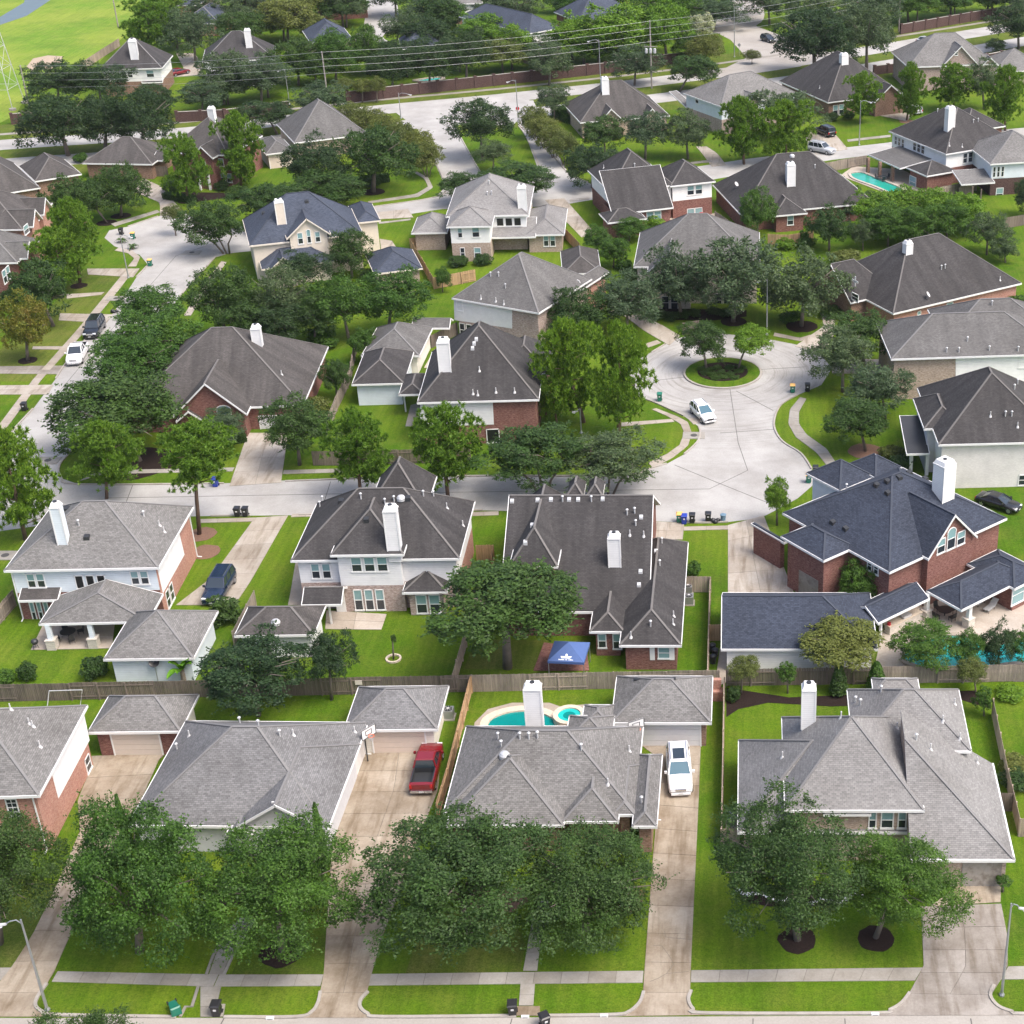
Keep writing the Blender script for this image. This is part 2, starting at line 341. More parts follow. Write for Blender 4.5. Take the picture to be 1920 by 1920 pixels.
# ================================================================ builders
rnd = random.Random(7)
class House:
    """A house in its own frame: u runs along the near wall, v away from the street side that faces us."""
    def __init__(s, name, label, a, b, z=2.8, cat='house', roof='roof_grey', ridge='ridge_grey', trim='trim_white', walls=('brick_red', 'siding_white'), group=None, rz=None, va=False):
        A = G(a[0], a[1], z); B = G(b[0], b[1], z); d = B - A
        s.rz = (math.atan2(d.y, d.x) - (math.pi / 2 if va else 0)) if rz is None else math.radians(rz)
        s.o = Vector((A.x, A.y, 0)); s.u = Vector((math.cos(s.rz), math.sin(s.rz), 0)); s.v = Vector((-s.u.y, s.u.x, 0))
        s.root = empty(name, s.o, label, cat, group, s.rz)
        s.roof, s.ridge, s.trim, s.walls = roof, ridge, trim, walls
        s.rv = []; s.rf = []; s.bvh = None; s.wings = []
    def loc(s, w): r = Vector(w) - s.o; return Vector((r.dot(s.u), r.dot(s.v), r.z))
    def world(s, p): return s.o + s.u * p[0] + s.v * p[1] + Vector((0, 0, p[2]))
    def P(s, px, py, z): return s.loc(G(px, py, z))
    def rayl(s, px, py):
        d = ray(px, py).normalized(); return s.loc(CAMP), Vector((d.dot(s.u), d.dot(s.v), d.z))
    # -------- one wing: walls, roof, gutter, ridge caps
    def wing(s, pts, ze, pitch=.66, kind='hip', depth=None, width=None, left=None, ends=(0, 0), axis=None, over=.45, z0=0.0, walls=None, split=None, roof=None, ext=(0, 0, 0, 0), open=False, sides='SENW', ridge=True, gut=True):
        L = [s.P(p[0], p[1], p[2] if len(p) > 2 else ze) for p in pts]
        u0 = min(p.x for p in L); u1 = max(p.x for p in L); v0 = min(p.y for p in L); v1 = max(p.y for p in L)
        if depth is not None: v1 = v0 + depth
        if width is not None: u1 = u0 + width
        if left is not None: u0 = u1 - left
        u0 -= ext[0]; u1 += ext[1]; v0 -= ext[2]; v1 += ext[3]
        return s.wing_uv(u0, v0, u1, v1, ze, pitch, kind, ends, axis, over, z0, walls, split, roof, open, sides, ridge, gut)
    def wing_uv(s, u0, v0, u1, v1, ze, pitch=.66, kind='hip', ends=(0, 0), axis=None, over=.45, z0=0.0, walls=None, split=None, roof=None, open=False, sides='SENW', ridge=True, gut=True):
        w, d = u1 - u0, v1 - v0
        walls = walls or s.walls
        if isinstance(walls, str): walls = (walls, walls)
        mb = MB(); tr = MB(); rc = MB(); gab = []
        zt = ze + .02; T = []
        if kind == 'shed':      # axis names the high side
            hi = axis or 'N'; h = pitch * (d if hi in 'NS' else w)
            z = {'N': (0, 0, h, h), 'S': (h, h, 0, 0), 'E': (0, h, h, 0), 'W': (h, 0, 0, h)}[hi]
            c = [(u0, v0, zt + z[0]), (u1, v0, zt + z[1]), (u1, v1, zt + z[2]), (u0, v1, zt + z[3])]
            T = [c]; edges = [(c[i], c[(i + 1) % 4]) for i in range(4)]; apex = h; ridges = []
        else:
            ax = axis or ('u' if w >= d else 'v')
            if ax == 'u':
                h = d / 2 * pitch; vm = (v0 + v1) / 2; e = min(d / 2, w / 2)
                ra = u0 + (0 if ends[0] else e); rb = u1 - (0 if ends[1] else e)
                A = (ra, vm, zt + h); B = (rb, vm, zt + h)
                c = [(u0, v0, zt), (u1, v0, zt), (u1, v1, zt), (u0, v1, zt)]
                T = [[c[0], c[1], B, A], [c[2], c[3], A, B]]
                edges = [(c[0], c[1]), (c[2], c[3])]; ridges = [(A, B)]
                if ends[0]: edges += [(A, c[0]), (c[3], A)]; gab.append('W')
                else: T.append([c[3], c[0], A]); edges.append((c[3], c[0])); ridges += [(c[0], A), (c[3], A)]
                if ends[1]: edges += [(c[1], B), (B, c[2])]; gab.append('E')
                else: T.append([c[1], c[2], B]); edges.append((c[1], c[2])); ridges += [(c[1], B), (c[2], B)]
            else:
                h = w / 2 * pitch; um = (u0 + u1) / 2; e = min(d / 2, w / 2)
                ra = v0 + (0 if ends[0] else e); rb = v1 - (0 if ends[1] else e)
                A = (um, ra, zt + h); B = (um, rb, zt + h)
                c = [(u0, v0, zt), (u1, v0, zt), (u1, v1, zt), (u0, v1, zt)]
                T = [[c[1], c[2], B, A], [c[3], c[0], A, B]]
                edges = [(c[1], c[2]), (c[3], c[0])]; ridges = [(A, B)]
                if ends[0]: edges += [(c[0], A), (A, c[1])]; gab.append('S')
                else: T.append([c[0], c[1], A]); edges.append((c[0], c[1])); ridges += [(c[0], A), (c[1], A)]
                if ends[1]: edges += [(c[2], B), (B, c[3])]; gab.append('N')
                else: T.append([c[2], c[3], B]); edges.append((c[2], c[3])); ridges += [(c[2], B), (c[3], B)]
            apex = h
        for t in T: mb.face(t)
        for t in T:             # underside of the roof deck
            mb.face([(p[0], p[1], p[2] - .2) for p in t][::-1], 1)
        i0 = len(s.rv)
        for t in T:
            i0 = len(s.rv); s.rv += [Vector(p) for p in t]; s.rf.append(list(range(i0, i0 + len(t))))
        s.bvh = None
        cx, cy = (u0 + u1) / 2, (v0 + v1) / 2
        for a, b in edges:
            a = Vector(a); b = Vector(b); dd = b - a; n = Vector((dd.y, -dd.x, 0)).normalized()
            if n.dot(Vector((cx, cy, 0)) - (a + b) / 2) > 0: n = -n
            e = dd.normalized() * .06
            q = [a - e + Vector((0, 0, -.22)), b + e + Vector((0, 0, -.22)), b + e + n * .065 + Vector((0, 0, -.22)), a - e + n * .065 + Vector((0, 0, -.22))]
            q += [p + Vector((0, 0, .23)) for p in q]
            if (q[1] - q[0]).cross(q[3] - q[0]).z < 0: q = [q[1], q[0], q[3], q[2], q[5], q[4], q[7], q[6]]
            tr.hexa(q)
        ro = obj('roof', mb, [roof or s.roof, 'soffit'], s.root)
        if gut: obj('gutter', tr, s.trim, ro)
        if ridge and ridges:
            for a, b in ridges:
                if (Vector(a) - Vector(b)).length > .4: rc.bar(Vector(a) + Vector((0, 0, .02)), Vector(b) + Vector((0, 0, .02)), .2, .06)
            if rc.f: obj('ridge_cap', rc, s.ridge, ro)
        # walls
        a0, b0, a1, b1 = u0 + over, v0 + over, u1 - over, v1 - over
        if kind == 'shed' and axis in (None, 'N'): b1 = v1
        W = dict(u0=a0, v0=b0, u1=a1, v1=b1, ze=ze, z0=z0, apex=zt + apex)
        if not open:
            cs = {'S': ((a0, b0), (a1, b0)), 'E': ((a1, b0), (a1, b1)), 'N': ((a1, b1), (a0, b1)), 'W': ((a0, b1), (a0, b0))}
            lo = MB(); hi = MB(); top = ze - .1
            def mat(k, j):
                m = walls.get(k, walls['*']) if isinstance(walls, dict) else walls
                return m if isinstance(m, str) else m[j]
            names = sorted({mat(k, j) for k in 'SENW' for j in (0, 1)})
            for k in sides:
                (xa, ya), (xb, yb) = cs[k]; zs = split if split else top
                lo.face([(xa, ya, z0), (xb, yb, z0), (xb, yb, zs), (xa, ya, zs)], names.index(mat(k, 0)))
                if split: hi.face([(xa, ya, zs), (xb, yb, zs), (xb, yb, top), (xa, ya, top)], names.index(mat(k, 1)))
                if k in gab:
                    span = (a1 - a0) if k in 'SN' else (b1 - b0); full = w if k in 'SN' else d
                    xm, ym = (xa + xb) / 2, (ya + yb) / 2; rise = pitch * full / 2; side = pitch * over
                    (hi if split else lo).face([(xa, ya, top), (xb, yb, top), (xb, yb, zt + side - .2), (xm, ym, zt + rise - .2), (xa, ya, zt + side - .2)], names.index(mat(k, 1 if split else 0)))
            obj('wall', lo, names, s.root)
            if split: obj('upper_wall', hi, names, s.root)
        s.wings.append(W); return W
    def planes(s, polys, roof=None, edges=()):
        mb = MB(); tr = MB()
        for t in polys:
            mb.face(t); mb.face([(p[0], p[1], p[2] - .2) for p in t][::-1], 1); i0 = len(s.rv); s.rv += [Vector(p) for p in t]; s.rf.append(list(range(i0, i0 + len(t))))
        s.bvh = None; ro = obj('roof', mb, [roof or s.roof, 'soffit'], s.root)
        for a, b in edges: tr.bar(Vector(a) - Vector((0, 0, .1)), Vector(b) - Vector((0, 0, .1)), .12, .24)
        if edges: obj('gutter', tr, s.trim, ro)
        return ro
    # -------- placing on walls and roof
    def onface(s, W, side, px, py, out=0.0):
        o, d = s.rayl(px, py)
        if side == 'S': t = (W['v0'] - out - o.y) / d.y
        elif side == 'N': t = (W['v1'] + out - o.y) / d.y
        elif side == 'E': t = (W['u1'] + out - o.x) / d.x
        else: t = (W['u0'] - out - o.x) / d.x
        return o + d * t
    def fr(s, W, side):
        return {'S': (Vector((1, 0, 0)), Vector((0, -1, 0))), 'E': (Vector((0, 1, 0)), Vector((1, 0, 0))), 'N': (Vector((-1, 0, 0)), Vector((0, 1, 0))), 'W': (Vector((0, -1, 0)), Vector((-1, 0, 0)))}[side]
    def win(s, W, side, x0, y0, x1, y1, n=1, style='blind', arch=False, grid=False, name='window', frame='trim_white', gap=.18):
        a = s.onface(W, side, x0, y0 if side == 'S' else (y0 + y1) / 2); b = s.onface(W, side, x1, y1 if side == 'S' else (y0 + y1) / 2)
        mid0 = s.onface(W, side, (x0 + x1) / 2, y0); mid1 = s.onface(W, side, (x0 + x1) / 2, y1)
        al, nn = s.fr(W, side); base = a - Vector((0, 0, a.z))
        c0 = a.dot(al); c1 = b.dot(al)
        if c1 < c0: c0, c1 = c1, c0
        zt, zb = max(mid0.z, mid1.z), min(mid0.z, mid1.z)
        org = a - al * a.dot(al); org.z = 0
        s.win_at(org, al, nn, c0, c1, zb, zt, n, style, arch, grid, name, frame, gap)
    def win_at(s, org, al, nn, c0, c1, zb, zt, n=1, style='blind', arch=False, grid=False, name='window', frame='trim_white', gap=.18):
        wid = (c1 - c0 - gap * (n - 1)) / n; Z = Vector((0, 0, 1)); ft = .09
        for k in range(n):
            l = c0 + k * (wid + gap); r = l + wid; root = None
            def bx(mb, la, lb, za, zb_, oa, ob_):
                q = [org + al * x + nn * y + Z * z for z in (za, zb_) for x, y in ((la, oa), (lb, oa), (lb, ob_), (la, ob_))]
                if (q[1] - q[0]).cross(q[3] - q[0]).z < 0: q = [q[1], q[0], q[3], q[2], q[5], q[4], q[7], q[6]]
                mb.hexa(q)
            fm = MB(); zm = (zb + zt) / 2; ar = min(wid / 2, .55) if arch else 0
            bx(fm, l, l + ft, zb, zt - ar, -.03, .06); bx(fm, r - ft, r, zb, zt - ar, -.03, .06); bx(fm, l - .04, r + .04, zb - .06, zb + ft, -.03, .09)
            if not arch: bx(fm, l, r, zt - ft, zt, -.03, .06)
            else:
                m_ = (l + r) / 2; K = 8
                for i in range(K):
                    t0, t1 = math.pi * i / K, math.pi * (i + 1) / K
                    p = [org + al * (m_ - math.cos(t) * wid / 2) + nn * .02 + Z * (zt - ar + math.sin(t) * ar) for t in (t0, t1)]
                    fm.bar(p[0], p[1], .09, .09, up=nn)
            if style != 'screen': bx(fm, l + ft, r - ft, zm - .03, zm + .03, -.03, .05)
            if grid:
                bx(fm, (l + r) / 2 - .02, (l + r) / 2 + .02, zb, zt - .02, -.03, .045)
                for q in (.25, .75): bx(fm, l, r, zb + (zt - zb) * q - .02, zb + (zt - zb) * q + .02, -.03, .045)
            wo = obj(name, fm, frame, s.root)
            mats = {'blind': ('pane_dark', 'pane_blind'), 'dark': ('pane_dark', 'pane_dark'), 'sky': ('pane_blind', 'pane_sky'), 'screen': ('screen_black', 'screen_black'), 'full': ('pane_blind', 'pane_blind')}[style]
            for (za, zc, mt) in ((zb + .03, zm, mats[0]), (zm, zt - ar if arch else zt - .03, mats[1])):
                pm = MB(); bx(pm, l + .04, r - .04, za, zc, -.03, .015); obj('pane', pm, mt, wo)
            if arch:
                pm = MB(); m_ = (l + r) / 2
                pts = [org + al * (m_ - math.cos(math.pi * i / 8) * (wid / 2 - .03)) + nn * .015 + Z * (zt - ar + math.sin(math.pi * i / 8) * (ar - .03)) for i in range(9)]
                pm.face(pts[::-1] if (pts[1] - pts[0]).cross(pts[4] - pts[0]).dot(nn) < 0 else pts); obj('pane', pm, mats[1], wo)
    def panel(s, W, side, pix, mat, name='siding_panel', out=.03):
        pts = [s.onface(W, side, x, y, out) for x, y in pix]; mb = MB(); al, nn = s.fr(W, side)
        n = (pts[1] - pts[0]).cross(pts[2] - pts[1])
        if n.dot(nn) < 0: pts = pts[::-1]
        back = [p - nn * (out + .02) for p in pts]
        mb.face(pts)
        for i in range(len(pts)): j = (i + 1) % len(pts); mb.face([pts[j], pts[i], back[i], back[j]])
        return obj(name, mb, mat, s.root)
    def gdoor(s, W, side, x0, y0, x1, y1, mat='garage_white', rows=4):
        a = s.onface(W, side, x0, y0); b = s.onface(W, side, x1, y1); al, nn = s.fr(W, side)
        c0, c1 = sorted((a.dot(al), b.dot(al))); zt = min(2.5, max(a.z, b.z)); org = a - al * a.dot(al); org.z = 0; Z = Vector((0, 0, 1))
        fm = MB(); fm.bar(org + al * c0 + nn * .04, org + al * c0 + nn * .04 + Z * zt, .12, .1, up=nn); fm.bar(org + al * c1 + nn * .04, org + al * c1 + nn * .04 + Z * zt, .12, .1, up=nn)
        fm.bar(org + al * c0 + nn * .04 + Z * zt, org + al * c1 + nn * .04 + Z * zt, .1, .14, up=Z)
        fo = obj('garage_door', fm, s.trim, s.root)
        for k in range(rows):
            za, zb = zt * k / rows + .015, zt * (k + 1) / rows - .015; pm = MB()
            q = [org + al * x + nn * y + Z * z for z in (za, zb) for x, y in ((c0 + .06, .035), (c1 - .06, .035), (c1 - .06, -.03), (c0 + .06, -.03))]
            if (q[1] - q[0]).cross(q[3] - q[0]).z < 0: q = [q[1], q[0], q[3], q[2], q[5], q[4], q[7], q[6]]
            pm.hexa(q); obj('panel', pm, mat, fo)
    def door(s, W, side, x0, y0, x1, y1, mat='door_brown'):
        a = s.onface(W, side, x0, y0); b = s.onface(W, side, x1, y1); al, nn = s.fr(W, side)
        c0, c1 = sorted((a.dot(al), b.dot(al))); zt = max(a.z, b.z); zt = min(max(zt, 2.0), 2.6); org = a - al * a.dot(al); org.z = 0; Z = Vector((0, 0, 1))
        if c1 - c0 < .9: c1 = c0 + .9
        mb = MB(); mb.bar(org + al * (c0 + c1) / 2 + nn * .02 + Z * .05, org + al * (c0 + c1) / 2 + nn * .02 + Z * zt, c1 - c0, .08, up=nn); d = obj('door', mb, mat, s.root)
        hb = MB(); hb.bar(org + al * (c1 - .12) + nn * .09 + Z * 1.0, org + al * (c1 - .12) + nn * .09 + Z * 1.12, .05, .05, up=nn); obj('handle', hb, 'metal_grey', d)
    def hit(s, px, py):
        if s.bvh is None: s.bvh = BVHTree.FromPolygons(s.rv, s.rf)
        o, d = s.rayl(px, py); r = s.bvh.ray_cast(o, d)
        return r[0] if r[0] is not None else None
    def chim(s, x0, x1, yb, yt, dep=.95, mat='siding_pale', rz=0.0):
        p = s.hit((x0 + x1) / 2, yb)
        if p is None: print('CHIM MISS', s.root.name, x0, yb); return
        wp = s.world(p); w = (x1 - x0) / scl(wp) / (abs(math.cos(s.rz)) + .5 * abs(math.sin(s.rz))); dep = min(dep, w)
        lo, hi = p.z, p.z + 15
        for _ in range(30):
            m = (lo + hi) / 2
            if proj((wp.x, wp.y, m))[1] > yt: lo = m
            else: hi = m
        zt = lo; sh = zt - .5; mb = MB()
        x_, y_, h_, d_ = p.x, p.y, w / 2, dep
        mb.box(x_ - h_, y_, p.z - 1.2, x_ + h_, y_ + d_, sh); c = obj('chimney', mb, mat, s.root)
        cp = MB(); cp.box(x_ - h_ - .05, y_ - .05, sh, x_ + h_ + .05, y_ + d_ + .05, sh + .1)
        q = [(x_ - h_, y_, sh + .1), (x_ + h_, y_, sh + .1), (x_ + h_, y_ + d_, sh + .1), (x_ - h_, y_ + d_, sh + .1)]
        k = .16; q += [(x_ - h_ + k, y_ + k, zt), (x_ + h_ - k, y_ + k, zt), (x_ + h_ - k, y_ + d_ - k, zt), (x_ - h_ + k, y_ + d_ - k, zt)]
        cp.hexa(q)
        for e in (-1, 1): cp.bar((x_ + e * (h_ + .005), y_ - .012, p.z - .3), (x_ + e * (h_ + .005), y_ - .012, sh), .12, .04)
        obj('cap', cp, 'trim_white', c)
        fl = MB(); fl.lathe([(.2, zt - .02), (.2, zt + .09), (.13, zt + .1)], 10, (x_, y_ + d_ / 2, 0)); obj('flue', fl, 'metal_dark', c)
    def vent(s, px, py, kind='pipe'):
        p = s.hit(px, py)
        if p is None: return
        mb = MB()
        if kind == 'pipe': mb.tube([p - Vector((0, 0, .2)), p + Vector((0, 0, .55))], .055, 6); mb.lathe([(.2, p.z - .12), (.08, p.z + .12)], 8, (p.x, p.y, 0)); obj('vent_pipe', mb, 'pipe_white', s.root)
        elif kind == 'cap':
            mb.tube([p - Vector((0, 0, .2)), p + Vector((0, 0, .5))], .07, 8); mb.lathe([(.07, p.z + .5), (.14, p.z + .52), (.14, p.z + .58), (.04, p.z + .66)], 8, (p.x, p.y, 0)); obj('vent_cap', mb, 'metal_pale', s.root)
        elif kind == 'box': mb.hexa([(p.x - .2, p.y - .2, p.z - .2), (p.x + .2, p.y - .2, p.z - .2), (p.x + .2, p.y + .2, p.z - .05), (p.x - .2, p.y + .2, p.z - .05), (p.x - .17, p.y - .17, p.z + .08), (p.x + .17, p.y - .17, p.z + .08), (p.x + .17, p.y + .17, p.z + .2), (p.x - .17, p.y + .17, p.z + .2)]); obj('box_vent', mb, 'metal_pale' if s.roof != 'roof_blue' else 'metal_dark', s.root)
        elif kind == 'dark': mb.hexa([(p.x - .28, p.y - .26, p.z - .2), (p.x + .28, p.y - .26, p.z - .2), (p.x + .28, p.y + .26, p.z - .05), (p.x - .28, p.y + .26, p.z - .05), (p.x - .24, p.y - .22, p.z + .16), (p.x + .24, p.y - .22, p.z + .16), (p.x + .24, p.y + .22, p.z + .28), (p.x - .24, p.y + .22, p.z + .28)]); obj('box_vent', mb, 'metal_dark', s.root)
        elif kind == 'dome': mb.lathe([(.42, p.z - .15), (.42, p.z + .12), (.3, p.z + .3), (.1, p.z + .37)], 14, (p.x, p.y, 0)); obj('dome_vent', mb, 'metal_pale', s.root)
        elif kind == 'dish':
            mb.tube([p - Vector((0, 0, .1)), p + Vector((0, 0, .4)), p + Vector((0, -.15, .6))], .03, 5); d_ = obj('satellite_dish', mb, 'metal_pale', s.root)
            dm = MB(); c = p + Vector((.05, -.2, .7)); n = Vector((.5, -.6, .6)).normalized(); a_ = n.cross(Vector((0, 0, 1))).normalized(); b_ = n.cross(a_)
            ring = [c + (a_ * math.cos(t) + b_ * math.sin(t) * 1.1) * .38 for t in [i * math.pi / 6 for i in range(12)]]
            for i in range(12): dm.face([c - n * .1, ring[i], ring[(i + 1) % 12]]); dm.face([c - n * .13, ring[(i + 1) % 12], ring[i]])
            obj('reflector', dm, 'pipe_white', d_)
    def ridgevent(s, x0, y0, x1, y1):
        a = s.hit(x0, y0 + 2); b = s.hit(x1, y1 + 2)
        if a is None or b is None: return
        mb = MB(); mb.bar(a + Vector((0, 0, .1)), b + Vector((0, 0, .1)), .35, .14); obj('ridge_vent', mb, 'metal_dark', s.root)
    def post(s, px, py, ztop, mat='trim_white', r=.14, base=None):
        p = s.P(px, py, 0); mb = MB(); mb.box(p.x - r, p.y - r, .9 if base else 0, p.x + r, p.y + r, ztop); o = obj('post', mb, mat, s.root)
        if base: bm = MB(); bm.box(p.x - r * 2.1, p.y - r * 2.1, 0, p.x + r * 2.1, p.y + r * 2.1, .95); bm.box(p.x - r * 2.3, p.y - r * 2.3, .95, p.x + r * 2.3, p.y + r * 2.3, 1.05); obj('pier', bm, base, o)
    def downspout(s, W, side, px, py):
        p = s.onface(W, side, px, py); al, nn = s.fr(W, side); mb = MB(); q = p + nn * .06
        q.x = min(max(q.x, W['u0'] - .06), W['u1'] + .06); q.y = min(max(q.y, W['v0'] - .06), W['v1'] + .06)
        mb.bar((q.x, q.y, .1), (q.x, q.y, W['ze'] - .1), .1, .08, up=nn); mb.bar((q.x, q.y, .12), tuple(Vector((q.x, q.y, .05)) + nn * .45), .1, .08); obj('downspout', mb, s.trim, s.root)

# ---------------------------------------------------------------- paving, kerbs
def poly_px(name, pix, mat, z=.012, kind='structure', zpx=0):
    mb = MB(); c = G(*pix[0]); mb.poly([G(x, y, zpx) - Vector((c.x, c.y, 0)) for x, y in pix], z=z)
    o = obj(name, mb, mat, None, (c.x, c.y, 0)); o['kind'] = kind; return o
def along(P, t):
    L = [0]
    for i in range(len(P) - 1): L.append(L[-1] + (P[i + 1] - P[i]).length)
    d = t * L[-1]
    for i in range(len(P) - 1):
        if d <= L[i + 1] or i == len(P) - 2:
            k = (d - L[i]) / max(1e-6, L[i + 1] - L[i]); return P[i].lerp(P[i + 1], k)
def paved(name, Lp, Rp, n=None, mat='walk', cols=1, z=.05, gap=.035, slab=1.6, flip=False):
    A = [G(*p) for p in Lp]; B = [G(*p) for p in Rp]; o = A[0].copy(); A = [p - o for p in A]; B = [p - o for p in B]
    LA = sum((A[i + 1] - A[i]).length for i in range(len(A) - 1))
    if n is None: n = max(1, round(LA / slab))
    base = MB(); K = max(n, len(A) * 3)
    for k in range(K):
        q = [along(A, k / K), along(B, k / K), along(B, (k + 1) / K), along(A, (k + 1) / K)]
        if (q[1] - q[0]).cross(q[3] - q[0]).z < 0: q = q[::-1]
        base.face([(p.x, p.y, .02) for p in q])
    ro = struct(obj(name, base, 'joint', None, o)); cnt = 0
    for k in range(n):
        for c in range(cols):
            m = MB(); a, b = k / n, (k + 1) / n; S = 1 if len(A) == 2 else 3; g = gap / max(.5, LA)
            pl, pr = [], []
            for i in range(S + 1):
                t = a + g / 2 + (b - a - g) * i / S; l, r = along(A, t), along(B, t); w = (r - l).length; gg = gap / max(.5, w) / 2
                pl.append(l.lerp(r, c / cols + (gg if c else 0))); pr.append(l.lerp(r, (c + 1) / cols - (gg if c < cols - 1 else 0)))
            ring = pl + pr[::-1]; zz = z + rnd.uniform(-.006, .006); m.prism([(p.x, p.y) for p in ring], .0, zz)
            obj('slab', m, mat, ro); cnt += 1
    return ro
def smooth(P, n=4):
    out = []
    for i in range(len(P) - 1):
        p0, p1, p2, p3 = P[max(i - 1, 0)], P[i], P[i + 1], P[min(i + 2, len(P) - 1)]
        for k in range(n):
            t = k / n; out.append(.5 * ((2 * p1) + (p2 - p0) * t + (2 * p0 - 5 * p1 + 4 * p2 - p3) * t * t + (3 * p1 - p0 - 3 * p2 + p3) * t ** 3))
    out.append(P[-1]); return out
def strip(mb, P, w, z0, z1, m=0):
    P = [Vector((p.x, p.y, 0)) for p in P]; L, R = [], []
    for i in range(len(P)):
        d = (P[min(i + 1, len(P) - 1)] - P[max(i - 1, 0)]).normalized(); n = Vector((-d.y, d.x, 0)); L.append(P[i] + n * w / 2); R.append(P[i] - n * w / 2)
    for i in range(len(P) - 1):
        a, b, c, d = L[i], L[i + 1], R[i + 1], R[i]
        for q in ([(d, z1), (c, z1), (b, z1), (a, z1)], [(a, z0), (d, z0), (d, z1), (a, z1)] if i == 0 else None, [(c, z0), (b, z0), (b, z1), (c, z1)] if i == len(P) - 2 else None, [(d, z0), (c, z0), (c, z1), (d, z1)], [(b, z0), (a, z0), (a, z1), (b, z1)]):
            if q: mb.face([(p.x, p.y, z) for p, z in q], m)
def kerb(pix, w=.2, h=.14, sm=True, mat='kerb', name='kerb'):
    P = [G(*p) for p in pix]; c = P[0].copy(); P = [p - c for p in P]
    if sm and len(P) > 2: P = smooth(P)
    mb = MB(); strip(mb, P, w, 0, h); o = obj(name, mb, mat, None, c); return struct(o)
def band(name, pix, width, mat, z=.012, off=0.0, sm=True):
    P = [G(*p) for p in pix]; c = P[0].copy(); P = [p - c for p in P]
    if sm and len(P) > 2: P = smooth(P)
    if off:
        Q = []
        for i in range(len(P)):
            d = (P[min(i + 1, len(P) - 1)] - P[max(i - 1, 0)]).normalized(); Q.append(P[i] + Vector((-d.y, d.x, 0)) * off)
        P = Q
    mb = MB(); strip(mb, P, width, z - .01, z); return struct(obj(name, mb, mat, None, c))
def disc(name, px, py, r, mat, z=.03, asp=1.0, n=20, kind='structure'):
    c = G(px, py); mb = MB(); rr = random.Random(int(px * 7 + py))
    mb.prism([(r * (1 + rr.uniform(-.06, .06)) * math.cos(2 * math.pi * k / n), asp * r * (1 + rr.uniform(-.06, .06)) * math.sin(2 * math.pi * k / n)) for k in range(n)], 0, z)
    o = obj(name, mb, mat, None, (c.x, c.y, 0)); o['kind'] = kind; return o
def joint(road, pix, w=.07, z=.02):
    P = [G(*p) for p in pix]; c = road.location; mb = MB(); strip(mb, [p - Vector((c.x, c.y, 0)) for p in P], w, z - .01, z + .004); obj('joint', mb, 'tar', road)

# ---------------------------------------------------------------- fences
_fm = {}
def fence_mesh(mat, h):
    k = (mat, h)
    if k not in _fm:
        r = random.Random(3); p = MB(); n = 16; w = 2.4 / n
        for i in range(n): p.box(i * w + .008, -.012 + r.uniform(-.004, .004), .03, (i + 1) * w - .008, .012, h - r.uniform(0, .04))
        rl = MB(); rl.box(0, .013, -.045, 2.4, .06, .045); po = MB(); po.box(-.05, .02, 0, .05, .12, h - .05)
        _fm[k] = (p.mesh('panel', mat), rl.mesh('rail', mat), po.mesh('post', mat))
    return _fm[k]
def fence(pix, label, mat='wood_grey', h=1.83, top=True, flip=0, alt=True, group=None, gates=()):
    P = [G(x, y, h if top else 0) for x, y in pix]; P = [Vector((p.x, p.y, 0)) for p in P]
    o = empty('wooden_fence', P[0], label, 'fence', group); pm, rm, sm = fence_mesh(mat, h); k = flip
    for i in range(len(P) - 1):
        d = P[i + 1] - P[i]; n = max(1, round(d.length / 2.4)); a = math.atan2(d.y, d.x); st = d / n; sx = st.length / 2.4
        for j in range(n):
            q = P[i] + st * j - P[0]; f = (k % 2) if alt else flip
            if f: loc = q + st; rz = a + math.pi
            else: loc = q; rz = a
            z = rnd.uniform(-.03, .03)
            p_ = link('panel', pm, o, loc + Vector((0, 0, z)), rz, (sx, 1, 1))
            for zz in (.35, 1.45): link('rail', rm, p_, (0, 0, zz * h / 1.83), 0)
            link('post', sm, o, q, rz)
            k += 1 if (alt and j % 2 == 1) else 0
    link('post', sm, o, P[-1] - P[0], 0); return o
def wall_run(pix, label, mat, h, t=.3, name='brick_wall', cat='wall', pier=4.0, capmat='kerb', top=True):
    P = [G(x, y, h if top else 0) for x, y in pix]; P = [Vector((p.x, p.y, 0)) for p in P]; o = empty(name, P[0], label, cat)
    Q = [p - P[0] for p in P]; mb = MB(); strip(mb, Q, t, 0, h); obj('wall', mb, mat, o); cb = MB(); strip(cb, Q, t + .1, h, h + .08); obj('coping', cb, capmat, o)
    for i in range(len(Q) - 1):
        d = Q[i + 1] - Q[i]; n = max(1, round(d.length / pier))
        for j in range(n):
            q = Q[i] + d * j / n; pb = MB(); pb.box(-.28, -.28, 0, .28, .28, h + .15); pb.box(-.34, -.34, h + .15, .34, .34, h + .25); obj('pier', pb, mat, o, q, math.atan2(d.y, d.x))
    return o

